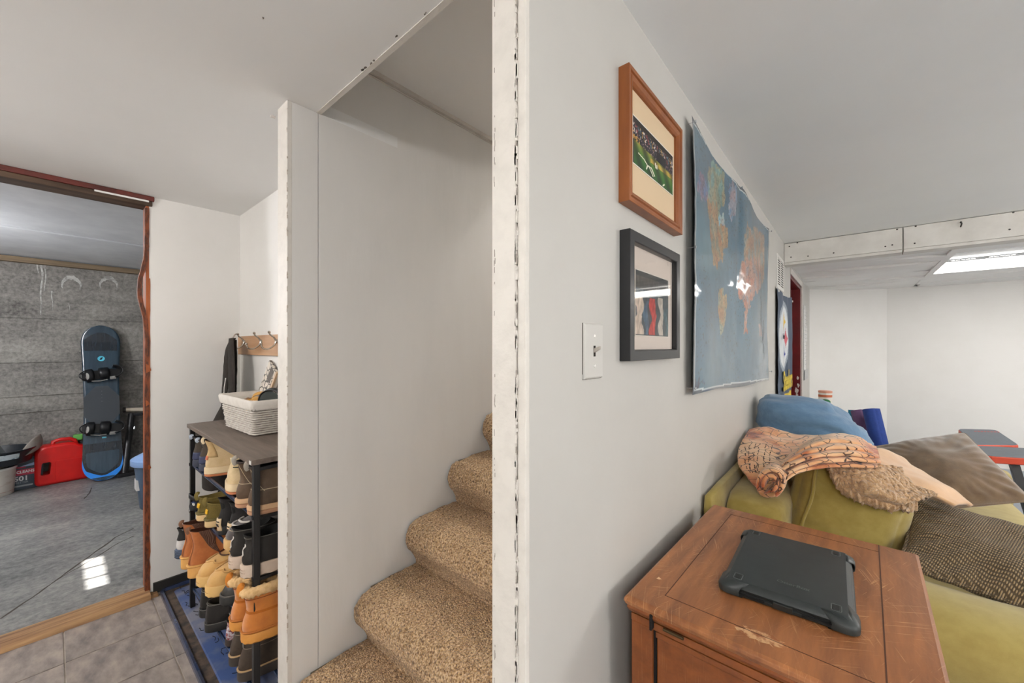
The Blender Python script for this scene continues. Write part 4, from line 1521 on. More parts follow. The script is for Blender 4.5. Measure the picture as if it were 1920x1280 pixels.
M_PRINT = blanket_mat()
bl = thing('printed_blanket', 'peach fleece blanket with brown map drawing, folded over the sofa back', 'blanket', (0, 0, 0))
ctrl = [
    [at(1400, 808, Y=2.22), at(1440, 802, Y=2.26), at(1490, 816, Y=2.26), at(1550, 818, Y=2.28), at(1590, 822, Y=2.26)],
    [at(1390, 828, Y=2.06), at(1430, 824, Y=2.10), at(1480, 832, Y=2.12), at(1540, 836, Y=2.14), at(1600, 840, Y=2.10)],
    [at(1384, 862, Y=1.86), at(1425, 856, Y=1.88), at(1468, 860, Y=1.92), at(1500, 850, Y=1.98), at(1550, 846, Y=2.02)],
    [at(1400, 893, Y=1.74), at(1428, 893, Y=1.74), at(1458, 886, Y=1.76), at(1476, 874, Y=1.80), at(1500, 866, Y=1.86)],
    [at(1424, 922, Y=1.665), at(1438, 930, Y=1.65), at(1454, 926, Y=1.65), at(1466, 906, Y=1.68), at(1480, 892, Y=1.72)],
]
G = catmull(ctrl, 48, 48)
for row in G:
    for p in row:
        p += Vector((.6, -.4, .7)) * (.010 * fbm(p, 10, 3) + .004 * fbm(p, 26, 1))
        p.x = max(p.x, XM1 + .02)
MB().grid(G).build('draped_sheet', M_PRINT, bl, smooth=True, auto=180, solid=.012)


def fold_layer(path, depth, th, name='folded_layer', mat=M_PRINT, par=bl, seed=0, tail=.08):
    """A rounded fold: thick soft slab whose front edge follows the path and which runs back in Y."""
    P = catmull([path, path], 1, 40)[0]
    rows = []
    n = 16
    for i, p in enumerate(P):
        ring = []
        t = i / (len(P) - 1)
        k = min(1, .35 + 6 * min(t, 1 - t))
        for j in range(n):
            a = 2 * PI * j / n
            c, s = math.cos(a), math.sin(a)
            yy = depth / 2 * (1 - math.copysign(abs(c) ** .22, c))
            zz = th / 2 * k * math.copysign(abs(s) ** .7, s)
            q = Vector((p.x, p.y + yy, p.z + zz))
            q += Vector((0, .5, .7)) * (.004 * fbm((p.x, p.y, seed), 16, seed) + .0015 * fbm(q, 40, seed))
            ring.append(q)
        rows.append(ring)
    return MB().grid(rows, closed_v=True, cap0=True, cap1=True).build(name, mat, par, smooth=True, auto=75)


Lyr = [
    [(1432, 926, 1.595), (1458, 914, 1.59), (1490, 888, 1.62), (1535, 876, 1.67), (1590, 874, 1.72), (1646, 876, 1.76)],
    [(1446, 906, 1.595), (1474, 890, 1.60), (1508, 874, 1.63), (1555, 865, 1.67), (1600, 863, 1.72), (1652, 868, 1.77)],
    [(1454, 890, 1.61), (1484, 872, 1.62), (1516, 859, 1.65), (1558, 853, 1.69), (1605, 852, 1.73), (1648, 858, 1.78)],
    [(1466, 872, 1.64), (1494, 857, 1.66), (1524, 846, 1.69), (1562, 840, 1.73), (1605, 842, 1.76), (1638, 850, 1.80)],
    [(1486, 855, 1.70), (1510, 842, 1.72), (1536, 832, 1.75), (1570, 828, 1.79), (1605, 833, 1.81), (1628, 842, 1.84)],
]
for k, pth in enumerate(Lyr):
    fold_layer([at(u, v, Y=y) for u, v, y in pth], .26 - .03 * k, .0165, seed=k * 3)
# rolled end of the fold, seen end on
rc = at(1443, 908, Y=1.575)
for k, r in enumerate((.042, .024)):
    pts = []
    for j in range(22):
        a = math.radians(215 - 260 * j / 21)
        pts.append(rc + Vector((math.cos(a) * r * .8 + math.sin(a) * r * .25, -.003 * k, math.sin(a) * r * 1.15)))
    rows = []
    for p in pts:
        d = (p - rc)
        dn = Vector((d.x, 0, d.z)).normalized()
        ring = []
        for j in range(10):
            a = 2 * PI * j / 10
            ring.append(p + dn * (.0085 * math.cos(a)) + Vector((0, .05 - .05 * math.copysign(abs(math.sin(a)) ** .4, -math.sin(a)) * -1, 0)))
        rows.append(ring)
    MB().grid(rows, closed_v=True, cap0=True, cap1=True).build('rolled_fold', M_PRINT, bl, smooth=True, auto=75)
# rows of handwriting printed on the hanging corner
_t = MB()
_rw = random.Random(5)
for r_ in range(6):
    for k in range(14):
        i = 17 + k * 1.35
        j = 4 + r_ * 2.6
        i0_, j0_ = int(i), int(j)
        p = G[min(47, i0_)][min(47, j0_)]
        q = G[min(47, i0_ + 1)][min(47, j0_)]
        d = (q - p)
        if d.length < 1e-5 or _rw.random() < .12:
            continue
        nrm = (G[min(48, i0_ + 1)][j0_] - p).cross(G[i0_][min(48, j0_ + 1)] - p)
        if nrm.length < 1e-9:
            continue
        nrm.normalize()
        if nrm.z < 0:
            nrm = -nrm
        c = p + nrm * .0068
        a = d.normalized() * d.length * _rw.uniform(.25, .5)
        b = nrm.cross(a).normalized() * .0016
        _t.add([c - a - b, c + a - b, c + a + b, c - a + b], [(0, 1, 2, 3)])
_t.build('handwriting', pm('brown_ink', (58, 30, 22), .8), bl)

# sherpa throw trailing over the cushion
M_SHERPA = pm('sherpa_pile', (216, 178, 134), .98, col2=(186, 146, 104), vscale=60, vlo=.35, vhi=.6, bump=1.0, bscale=120, bdist=.008, sheen=.5, spec=.1)
M_SUEDE = pm('peach_fleece_back', (228, 188, 146), .9, col2=(216, 174, 132), vscale=16, bump=.25, bscale=200, sheen=.5, spec=.1)
sh = thing('sherpa_throw', 'tan sherpa throw trailing from under the printed blanket', 'throw blanket', (0, 0, 0))
ctrl = [
    [at(1548, 872, Y=1.80), at(1590, 868, Y=1.80), at(1640, 872, Y=1.82), at(1690, 880, Y=1.88)],
    [at(1562, 893, Y=1.745), at(1600, 888, Y=1.735), at(1645, 890, Y=1.76), at(1700, 900, Y=1.84)],
    [at(1585, 918, Y=1.73), at(1620, 912, Y=1.71), at(1660, 912, Y=1.74), at(1725, 918, Y=1.83)],
    [at(1630, 934, Y=1.735), at(1660, 932, Y=1.71), at(1690, 928, Y=1.74), at(1742, 924, Y=1.84)],
    [at(1668, 944, Y=1.75), at(1700, 942, Y=1.73), at(1728, 936, Y=1.77), at(1756, 930, Y=1.85)],
]
G2 = catmull(ctrl, 110, 110)
for row in G2:
    for p in row:
        p += Vector((-.1, -.7, .5)) * (.016 * abs(noise.noise(p * 55)) + .010 * abs(noise.noise(p * 130)) + .016 * fbm(p, 9, 2))
MB().grid(G2).build('pile_side', M_SHERPA, sh, smooth=True, auto=180, solid=.014)
ctrl = [
    [at(1600, 846, Y=2.02), at(1650, 842, Y=2.08), at(1690, 858, Y=2.16), at(1705, 872, Y=2.16)],
    [at(1625, 866, Y=1.92), at(1668, 868, Y=2.00), at(1700, 874, Y=2.06), at(1730, 886, Y=2.06)],
    [at(1660, 892, Y=1.88), at(1700, 890, Y=1.94), at(1735, 896, Y=2.00), at(1760, 905, Y=2.02)],
    [at(1720, 915, Y=1.88), at(1745, 912, Y=1.92), at(1770, 914, Y=1.97), at(1790, 922, Y=2.00)],
    [at(1790, 948, Y=1.90), at(1800, 945, Y=1.93), at(1812, 944, Y=1.96), at(1822, 950, Y=1.98)],
]
G3 = catmull(ctrl, 40, 30)
for row in G3:
    for p in row:
        p += Vector((0, -.3, .8)) * (.006 * fbm(p, 14, 6))
MB().grid(G3).build('fleece_side', M_SUEDE, sh, smooth=True, auto=180, solid=.012)
# fluffy rolled hem
hem = [at(u, v, Y=y) for u, v, y in ((1556, 884, 1.75), (1578, 912, 1.735), (1620, 934, 1.73), (1670, 946, 1.745), (1720, 944, 1.80))]
H_ = catmull([hem, hem], 1, 90)[0]
rows = []
for i, p in enumerate(H_):
    ring = []
    for j in range(18):
        a = 2 * PI * j / 18
        q = p + Vector((0, math.cos(a) * .012, math.sin(a) * .012))
        dd = (q - p).normalized()
        ring.append(q + dd * (.020 * abs(noise.noise(q * 80)) + .012 * abs(noise.noise(q * 190))))
    rows.append(ring)
MB().grid(rows, closed_v=True, cap0=True, cap1=True).build('pile_hem', M_SHERPA, sh, smooth=True, auto=180)

# brown suede pillow
M_BROWN = pm('brown_suede', (124, 100, 74), .9, col2=(106, 84, 62), vscale=22, vdet=6, bump=.35, bscale=300, sheen=.7, spec=.1)
br = thing('brown_pillow', 'large brown suede pillow slumped on the sofa seat', 'pillow', (0, 0, 0))
bM = frame_M((.345, 3.00, .668), (.58, -1.12, -.85), (1.196, .331, .378))
bq = pillow_mb(.43, .43, .17, n=48, pinch=.03, wob=.012, seed=9, ears=-.02)
def tuck(p):
    v = Vector(p)
    if v.z > 0:
        v.z -= .018 * math.exp(-(((v.x - .16) + (v.y + .13) * .5) / .012) ** 2) * math.exp(-((v.y + .14) / .06) ** 2)
    return v
bq.v = [tuple(tuck(p)) for p in bq.v]
weld(bq.xf(bM).build('cover', M_BROWN, br))
MB().tube([bM @ Vector(p) for p in rim_pts(.43, .43, 90, .03, -.02)], .0032, 6, closed=True).build('seam', M_BROWN, br, smooth=True)

# dark woven pillow on the near arm
def weave_mat():
    m = pm('brown_black_weave', (96, 80, 58), .9, spec=.15, sheen=.2)
    nt = m.node_tree
    N, L = nt.nodes, nt.links
    b = N['Principled BSDF']
    tc = N.new('ShaderNodeTexCoord')
    mp = N.new('ShaderNodeMapping')
    L.new(tc.outputs['Object'], mp.inputs['Vector'])
    mp.inputs['Rotation'].default_value = (.3, -.35, .2)
    w1 = N.new('ShaderNodeTexWave'); w1.inputs['Scale'].default_value = 62; w1.inputs['Distortion'].default_value = .8; w1.bands_direction = 'X'
    w2 = N.new('ShaderNodeTexWave'); w2.inputs['Scale'].default_value = 50; w2.inputs['Distortion'].default_value = .8; w2.bands_direction = 'Y'
    L.new(mp.outputs[0], w1.inputs['Vector']); L.new(mp.outputs[0], w2.inputs['Vector'])
    mu = N.new('ShaderNodeMath'); mu.operation = 'MULTIPLY'
    L.new(w1.outputs['Fac'], mu.inputs[0]); L.new(w2.outputs['Fac'], mu.inputs[1])
    cr = N.new('ShaderNodeValToRGB')
    e = cr.color_ramp.elements
    e[0].position = .10; e[0].color = lin((82, 68, 48))
    e[1].position = .60; e[1].color = lin((176, 150, 110))
    L.new(mu.outputs[0], cr.inputs['Fac']); L.new(cr.outputs['Color'], b.inputs['Base Color'])
    bp = N.new('ShaderNodeBump'); bp.inputs['Strength'].default_value = .9; bp.inputs['Distance'].default_value = .004
    L.new(mu.outputs[0], bp.inputs['Height']); L.new(bp.outputs['Normal'], b.inputs['Normal'])
    return m


dp = thing('woven_pillow', 'dark brown chunky woven pillow resting on the near sofa arm', 'pillow', (0, 0, 0))
dM = frame_M((.385, 1.86, .668), (.95, -.02, -.16), (-.10, .36, .13))
dq = pillow_mb(.52, .40, .13, n=48, pinch=.05, wob=.010, seed=13, ears=.05)
weld(dq.xf(dM).build('cover', weave_mat(), dp))
MB().tube([dM @ (Vector(p) + Vector((0, 0, .004))) for p in rim_pts(.52, .40, 90, .05, .05)], .0045, 6, closed=True).build('seam', weave_mat(), dp, smooth=True)

# ------------------------------------------------------------------ yoga mats, tub, bench
def yoga(label, px_top, px_bot, y, r, col, col2, L_=.66, group=None):
    a = at(px_top[0], px_top[1], Y=y)
    b = at(px_bot[0], px_bot[1], Y=y - .10)
    d = (a - b).normalized()
    b = a - d * (a.z / d.z)
    a2 = a
    t = thing('yoga_mat', label, 'yoga mat', b)
    ax = (a2 - b)
    n_ = ax.length
    M = ax.to_track_quat('Z', 'Y').to_matrix().to_4x4()
    # spiral wound sheet
    rows = []
    turns = 5.2
    for i in range(121):
        th = i / 120 * turns * 2 * PI
        rr = .012 + (r - .012) * i / 120
        rows.append([M @ Vector((math.cos(th) * rr, math.sin(th) * rr, 0.006)), M @ Vector((math.cos(th) * rr, math.sin(th) * rr, n_))])
    MB().grid(rows).build('rolled_sheet', pm('foam_' + label.split()[0], col, .8, col2=col2, vscale=30, bump=.3, bscale=260), t, smooth=True, auto=60, solid=.005)
    return t, M, n_


yoga('teal rolled yoga mat leaning in the far corner', (1590, 769), (1600, 840), 6.12, .070, (10, 104, 128), (8, 92, 116))
yoga('purple rolled yoga mat standing between the teal and the blue ones', (1609, 769), (1630, 840), 5.97, .070, (108, 78, 118), (98, 70, 108))
ty, Mt, ny_ = yoga('blue rolled yoga mat with a pale star print', (1634, 767), (1652, 842), 5.80, .078, (36, 66, 142), (30, 58, 130))
st_ = MB()
for k in range(4):
    a = k * PI / 4
    st_.box(-.07 if k % 2 == 0 else -.045, .07 if k % 2 == 0 else .045, -.0035, .0035, -.0006, .0006, M=Matrix.Translation((0, 0, 0)) @ Matrix.Rotation(a, 4, 'Z'))
def wrap(p):
    th = -1.05 + p.x / .083
    return Mt @ Vector((math.cos(th) * .0815, math.sin(th) * .0815, ny_ - .27 + p.y))
st2 = MB()
for k in range(4):
    a = k * PI / 4 + .2
    ln = .075 if k % 2 == 0 else .05
    rows = []
    for j in range(13):
        s = -ln + 2 * ln * j / 12
        wd = .0045 * (1 - abs(s) / ln) + .0008
        c, sn = math.cos(a), math.sin(a)
        rows.append([wrap(Vector((c * s - sn * wd, sn * s + c * wd, 0))), wrap(Vector((c * s + sn * wd, sn * s - c * wd, 0)))])
    st2.grid(rows)
st2.build('star_print', pm('pale_print', (176, 196, 206), .7), ty)

sd = thing('side_table', 'small white side table hidden behind the blue pillow', 'table', (-.195, 5.55, 0))
MB().box(-.16, .16, -.16, .16, .595, .62).build('table_top', M_PLATE, sd, bevel=.004)
for sx in (-1, 1):
    for sy in (-1, 1):
        MB().box(sx * .13 - .013, sx * .13 + .013, sy * .13 - .013, sy * .13 + .013, 0, .595).build('leg', M_PLATE, sd)
tc_ = thing('wipes_tub', 'white and orange tub with green label above the blue pillow', 'canister', (-.225, 5.50, .62))
tz = at(1547, 732, Y=5.5).z - .62
th_ = max(.12, tz)
MB().lathe([(.058, 0), (.060, .004), (.060, th_ - .02)], 28).build('tub', pm('tub_white', (226, 222, 214), .4), tc_, smooth=True)
MB().lathe([(.0612, .0), (.0612, th_ * .16)], 28, cap=False).build('orange_band', pm('tub_orange', (196, 104, 66), .5), tc_, smooth=True)
MB().lathe([(.0612, th_ * .68), (.0612, th_ * .80)], 28, cap=False).build('orange_band', pm('tub_orange', (196, 104, 66), .5), tc_, smooth=True)
MB().lathe([(.062, th_ - .022), (.063, th_ - .004), (.056, th_)], 28).build('lid', pm('tub_lid', (214, 150, 126), .4), tc_, smooth=True)
rows = []
for i in range(13):
    a = math.radians(-130 + 90 * i / 12)
    hh_ = .034 * math.sqrt(max(0, 1 - ((i - 6) / 6.2) ** 2)) + .002
    rows.append([(math.cos(a) * .0618, math.sin(a) * .0618, th_ * .42 - hh_), (math.cos(a) * .0618, math.sin(a) * .0618, th_ * .42 + hh_)])
MB().grid(rows).build('green_label', pm('label_green', (34, 112, 62), .5), tc_, smooth=True)

wb = thing('weight_bench', 'folding weight bench with grey pads edged in orange red', 'weight bench', (0, 0, 0))
M_PAD = pm('grey_vinyl', (74, 84, 96), .4, col2=(66, 75, 86), vscale=30, bump=.2, bscale=300)
M_PADR = pm('orange_red_edge', (196, 66, 34), .45)
M_STEEL = pm('black_steel', (24, 24, 27), .35, spec=.5)


def pad(corners, th, z_add=0):
    c = [Vector(p) for p in corners]
    m = sum(c, Vector()) / 4
    # rounded corners
    out = []
    for k in range(4):
        a, b, d = c[k - 1], c[k], c[(k + 1) % 4]
        u1, u2 = (a - b).normalized() * .05, (d - b).normalized() * .05
        for j in range(5):
            t = j / 4
            out.append((b + u1) * (1 - t) ** 2 + b * 2 * t * (1 - t) + (b + u2) * t * t)
    def ring(k, dz):
        return [m + (p - m) * k + Vector((0, 0, dz)) for p in out]
    pd = MB().grid([ring(.975, .002), ring(.95, .006)], closed_v=True, cap0=True, cap1=True).build('pad_top', M_PAD, wb, bevel=.002)
    ed = MB().grid([ring(.96, -th), ring(1, -th + .006), ring(1.0, -.004), ring(.972, .003)], closed_v=True, cap0=True, cap1=True).build('pad_edge', M_PADR, wb)
    return m


ZB = .545
cA = [at(1795, 804, Z=ZB + .035), at(1868, 806, Z=ZB + .035), at(1913, 836, Z=ZB), at(1824, 835, Z=ZB)]
m1 = pad(cA, .045)
cB = [at(1826, 836, Z=ZB), at(1935, 841, Z=ZB), at(1955, 862, Z=ZB), at(1850, 856, Z=ZB)]
m2 = pad(cB, .045)
MB().lathe([(.001, 0), (.001, .001)], 4, (0, 0, -5)) if False else None
tdir = (cA[1] - cA[0]).normalized()
_w = MB()
for k in range(8):
    q = cA[0] + tdir * (.115 + .024 * k) + (cA[3] - cA[0]).normalized() * .10
    dz = (cA[3] - cA[0]).normalized()
    a = tdir * .008
    b = dz * .022
    hv = Vector((0, 0, .0075))
    _w.add([q - a + hv, q + a + hv, q + a + b + hv, q - a + b + hv], [(0, 1, 2, 3)])
_w.build('red_lettering', pm('red_print', (186, 62, 56), .6), wb)
ax_ = (m1 - m2).normalized()
f1 = m2 + Vector((.10, -.02, -.05))
MB().tube([m2 + Vector((.02, 0, -.045)), Vector((m2.x + .10, m2.y - .10, .03))], .032, 4).build('front_post', M_STEEL, wb)
MB().tube([m2 + (m1 - m2) * .2 + Vector((-.10, .0, -.05)), m2 + (m1 - m2) * .9 + Vector((-.02, 0, -.24))], .026, 4).build('brace', M_STEEL, wb)
MB().tube([m1 + Vector((0, .1, -.05)), Vector((m1.x + .05, m1.y + .35, .03))], .030, 4).build('rear_post', M_STEEL, wb)
MB().tube([Vector((m2.x + .10, m2.y - .10, .20)), Vector((m1.x + .05, m1.y + .2, .20))], .028, 4).build('spine', M_STEEL, wb)
for (p, nm) in ((Vector((m2.x + .10, m2.y - .10, .035)), 'front_foot'), (Vector((m1.x + .05, m1.y + .35, .035)), 'rear_foot')):
    MB().tube([p + Vector((-.22, -.03, 0)), p + Vector((.22, .03, 0))], .034, 8).build(nm, M_STEEL, wb, smooth=True)
pq = Vector((m2.x + .09, m2.y - .10, .19))
MB().tube([pq + Vector((-.02, -.02, 0)), pq + Vector((.24, -.02, .01))], .05, 14).build('foam_roller', pm('black_foam', (28, 28, 32), .8), wb, smooth=True)
MB().tube([m2 + Vector((.09, -.05, -.07)) + Vector((math.cos(a / 10 * 2 * PI) * .016, 0, math.sin(a / 10 * 2 * PI) * .02)) for a in range(10)], .003, 5, closed=True).build('pin_ring', M_PIN, wb)
# ------------------------------------------------------------------ snowboard
M_BOARD = pm('slate_blue_topsheet', (50, 70, 84), .22, col2=(38, 56, 70), vscale=7, stretch=(1, 5, .4), coat=.4, spec=.5)
M_BOARDD = pm('dark_topsheet', (20, 28, 36), .25, col2=(32, 42, 52), vscale=8, stretch=(1, 4, .5), coat=.4)
M_BOARDM = pm('charcoal_topsheet', (52, 58, 64), .35)
M_BOARDB = pm('bright_blue_edge', (36, 132, 226), .35)
pb0 = at(194, 900, Z=GF)
pt0 = at(210, 613, X=XG + .035)
sb = thing('snowboard', 'slate blue snowboard with two bindings leaning on the concrete wall', 'snowboard', (0, 0, 0))
up = (pt0 - pb0)
SL = up.length
sM = frame_M(pb0, (0, 1, 0), up)           # local x: across (+Y), y: along the board, z: towards the room
SW = .280


def bw_(t):
    """Half width along the board, t from tail to nose."""
    side = .5 * SW * (1 - .11 * math.sin(PI * max(0, min(1, (t - .12) / .76))))
    e = .115
    if t < e:
        return side * math.sqrt(max(0, 1 - ((e - t) / e) ** 2.3))
    if t > 1 - e:
        return side * math.sqrt(max(0, 1 - ((t - 1 + e) / e) ** 2.3))
    return side


def bz_(t):
    k = max(0, .13 - t) / .13
    j = max(0, t - .87) / .13
    return .045 * k ** 2 + .045 * j ** 2 - .012 * math.sin(PI * t)


def board_patch(t0, t1, s0, s1, off, n=40, m=14, shape=None):
    rows = []
    for i in range(n + 1):
        t = t0 + (t1 - t0) * i / n
        a, b = s0, s1
        if shape:
            a, b = shape(t)
        row = []
        for j in range(m + 1):
            s = a + (b - a) * j / m
            row.append((bw_(t) * s, t * SL, bz_(t) + off))
        rows.append(row)
    return MB().grid(rows)


board_patch(0.0005, .9995, -1, 1, 0, 90, 14).xf(sM).build('deck', M_BOARD, sb, smooth=True, solid=.009)
board_patch(0.001, .16, -.999, .999, .0049, 50, 14, None).xf(sM).build('blue_tail', M_BOARDB, sb, smooth=True)
sst = lambda t: max(0, min(1, (t - .04) / .10))
tail = lambda t: (-.86 if t > .04 else -.86 * math.sqrt(max(0, (t - .022) / .018)), .86 if t > .04 else .86 * math.sqrt(max(0, (t - .022) / .018)))
board_patch(.031, .235, -.9, .9, .0054, 50, 14, lambda t: (-(.80 + .2 * sst(t)) * min(1, math.sqrt(max(0, (t - .030) / .04))), (.80 + .2 * sst(t)) * min(1, math.sqrt(max(0, (t - .030) / .04))))).xf(sM).build('dark_tail', M_BOARDD, sb, smooth=True)
board_patch(.044, .18, -.8, .8, .0058, 40, 12, lambda t: (-(.66 + .16 * sst(t)) * min(1, math.sqrt(max(0, (t - .043) / .05))), (.66 + .16 * sst(t)) * min(1, math.sqrt(max(0, (t - .043) / .05))))).xf(sM).build('tail_panel', M_BOARD, sb, smooth=True)
board_patch(.235, .30, -1, 1, .0050, 10, 14).xf(sM).build('tail_chevron', M_BOARD, sb, smooth=True)
board_patch(.34, .60, -1, 1, .0052, 40, 14, lambda t: (-min(1, .35 + 9 * min(t - .34, .60 - t)), min(1, .35 + 9 * min(t - .34, .60 - t)))).xf(sM).build('middle_panel', M_BOARDM, sb, smooth=True)
board_patch(.835, .955, -.8, .8, .0054, 40, 14, lambda t: (-.84 * min(1, math.sqrt(max(0, (.957 - t) / .05))), .84 * min(1, math.sqrt(max(0, (.957 - t) / .05))))).xf(sM).build('nose_panel', M_BOARDD, sb, smooth=True)
rows = []
MB().prism([(math.cos(k * PI / 12) * .026, .782 * SL + math.sin(k * PI / 12) * .026) for k in range(24)], .0008, 'z', bz_(.78) + .0052).xf(sM).build('round_logo', pm('aqua_print', (84, 190, 214), .4), sb)
MB().prism([(-.012, .772 * SL), (.004, .776 * SL), (.014, .792 * SL), (-.004, .788 * SL)], .0006, 'z', bz_(.78) + .0061).xf(sM).build('logo_mark', M_BOARDD, sb)
MB().box(-.004, .026, .262 * SL, .270 * SL, bz_(.27) + .0052, bz_(.27) + .0062).xf(sM).build('aqua_mark', pm('aqua_print', (84, 190, 214), .4), sb)
for k in range(4):
    MB().lathe([(.0022, 0), (.0022, .0012)], 8, (0, (.50 + .022 * k) * SL, bz_(.5) + .005)).xf(sM).build('insert', M_PIN, sb)
M_BIND = pm('black_nylon', (16, 17, 20), .35, spec=.5)
M_BINDW = pm('grey_insert', (170, 168, 164), .45)


def binding(t, ang):
    r = thing('snowboard_binding', '', '', (0, 0, 0))
    r.parent = sb
    for k in ('label', 'category'):
        if k in r:
            del r[k]
    B = sM @ Matrix.Translation((0, t * SL, bz_(t) + .006)) @ Matrix.Rotation(ang, 4, 'Z')
    # local x: along the foot (heel to toe), z: away from the board
    MB().prism([(x * .14, y * .045) for x, y in ((-1, -.8), (-.6, -1), (.7, -1), (1, -.6), (1, .6), (.7, 1), (-.6, 1), (-1, .8))], .022, 'z', 0).xf(B).build('base_plate', M_BIND, r, bevel=.004)
    hb = []
    for k in range(13):
        a = math.radians(-80 + 160 * k / 12)
        hb.append([B @ Vector((.07 + math.cos(a) * .075, math.sin(a) * .058, z)) for z in (.02, .06, .10, .15)])
    MB().grid(hb).build('highback', M_BIND, r, smooth=True, solid=.008)
    for (cx, lift, w, nm) in ((.015, .085, .036, 'ankle_strap'), (-.085, .060, .028, 'toe_strap')):
        rows = []
        for k in range(15):
            a = PI * k / 14
            c = Vector((cx, -math.cos(a) * .062, .014 + math.sin(a) * lift))
            wd = w * (.7 + .4 * math.sin(a))
            rows.append([B @ (c + Vector((-wd, 0, 0))), B @ (c + Vector((-wd * .5, 0, .006 * math.sin(a)))), B @ (c + Vector((wd * .5, 0, .006 * math.sin(a)))), B @ (c + Vector((wd, 0, 0)))])
        MB().grid(rows).build(nm, M_BIND, r, smooth=True, solid=.008)
    MB().tube([B @ Vector((-.06 + math.cos(math.radians(90 + 180 * k / 12)) * .095, math.sin(math.radians(90 + 180 * k / 12)) * .055, .02 + .05 * math.sin(PI * k / 12))) for k in range(13)], .005, 8).build('toe_loop', M_BIND, r, smooth=True)
    MB().lathe([(.030, -.004), (.034, 0), (.020, .006)], 14).xf(B @ Matrix.Translation((-.105, -.012, .078)) @ Matrix.Rotation(math.radians(-70), 4, 'Y')).build('toe_cap', M_BINDW, r, smooth=True)
    MB().box(-.018, .018, -.010, .010, .104, .108).xf(B @ Matrix.Translation((.012, 0, -.005))).build('strap_badge', M_BINDW, r, bevel=.002)
    MB().box(-.010, .010, -.006, .006, .108, .1095).xf(B @ Matrix.Translation((.012, 0, -.005))).build('badge_mark', M_BIND, r)
    MB().box(-.022, .022, -.016, .016, 0, .016).xf(B @ Matrix.Translation((.07, -.052, .070)) @ Matrix.Rotation(.8, 4, 'X')).build('ratchet', M_BINDW, r, bevel=.004)
    MB().tube([B @ Vector((-.08, -.062, .06)), B @ Vector((-.02, -.070, .052)), B @ Vector((.03, -.066, .056))], .0035, 6).build('ladder', M_BINDW, r)


binding(.675, math.radians(8))
binding(.325, math.radians(-4))

# ------------------------------------------------------------------ red fuel can
M_REDC = pm('red_hdpe', (206, 24, 20), .34, col2=(192, 18, 16), vscale=6, spec=.5)
c0 = at(118, 905, Z=GF)
fc = thing('fuel_can', 'red plastic fuel can beside the snowboard', 'fuel can', (c0.x - .085, c0.y, GF), math.radians(4))
# outline in local y (width) and z, wall of the can with a handle hole at its left
W2, HH = .178, .375
out = []
def arc(cx, cz, r, a0, a1, n=7):
    return [(cx + math.cos(math.radians(a0 + (a1 - a0) * k / n)) * r, cz + math.sin(math.radians(a0 + (a1 - a0) * k / n)) * r) for k in range(n + 1)]
out += arc(-W2 + .04, .04, .04, 180, 270)
out += arc(W2 - .035, .035, .035, 270, 360)
out += [(W2, .27)]
out += arc(W2 - .05, .285, .05, 0, 60)
out += [(.10, .345), (.075, .37)]
out += arc(.03, HH - .02, .02, 60, 100, 3)
out += arc(-W2 + .065, HH - .075, .065, 90, 180)
out += [(-W2, .24)]
hole = []
hole += arc(-W2 + .048, .115, .012, 180, 270, 4)
hole += arc(-W2 + .080, .115, .012, 270, 360, 4)
hole += arc(-W2 + .086, .200, .014, 0, 90, 4)
hole += arc(-W2 + .056, .200, .014, 90, 180, 4)


def fill_with_hole(outer, inner, x, mb, flip=False):
    bm = bmesh.new()
    vo = [bm.verts.new((x, a, b)) for a, b in outer]
    eo = [bm.edges.new((vo[i], vo[(i + 1) % len(vo)])) for i in range(len(vo))]
    vi = [bm.verts.new((x, a, b)) for a, b in inner]
    ei = [bm.edges.new((vi[i], vi[(i + 1) % len(vi)])) for i in range(len(vi))]
    bmesh.ops.triangle_fill(bm, use_beauty=True, use_dissolve=False, edges=eo + ei)
    bm.verts.index_update()
    mb.add([v.co[:] for v in bm.verts], [[v.index for v in f.verts] for f in bm.faces])
    bm.free()


def inset(poly, d):
    cx = sum(p[0] for p in poly) / len(poly)
    cz = sum(p[1] for p in poly) / len(poly)
    return [(cx + (p[0] - cx) * (1 - d / W2), cz + (p[1] - cz) * (1 - d / W2)) for p in poly]


mb = MB()
D = .085
rings = [(inset(out, .02), D), (inset(out, .006), D - .006), (out, D - .02), (out, -D + .02), (inset(out, .006), -D + .006), (inset(out, .02), -D)]
mb.grid([[(x, a, b) for a, b in poly] for poly, x in rings], closed_v=True)
hr = [(inset(hole, -.004), D), (hole, D - .008), (hole, -D + .008), (inset(hole, -.004), -D)]
mb.grid([[(x, a, b) for a, b in poly] for poly, x in hr], closed_v=True)
fill_with_hole(inset(out, .02), inset(hole, -.004), D, mb)
fill_with_hole(inset(out, .02), inset(hole, -.004), -D, mb)
mb.build('body', M_REDC, fc, smooth=True, auto=50)
MB().prism([(a * 1.0 + .045, b + .125) for a, b in rrect(.20, .19, .022, 4)], .004, 'x', D - .0005).build('raised_panel', M_REDC, fc, bevel=.003)
MB().tube([(.02, -.07, HH - .03), (.02, -.06, HH + .018), (.02, -.02, HH + .030), (.02, .04, HH + .028), (.02, .075, HH + .008), (.02, .085, HH - .03)], .017, 10).build('carry_handle', M_REDC, fc, smooth=True)
MB().prism([(a * 1.0 + .01, b * 1.0 + HH - .042) for a, b in rrect(.11, .030, .012, 4)], .003, 'x', D - .006).build('label_plate', pm('silver_label', (186, 178, 184), .4), fc)
MB().lathe([(.022, 0), (.022, .03), (.012, .04)], 14, (0, W2 - .05, .325)).build('cap', pm('black_cap', (20, 20, 20), .5), fc, smooth=True)

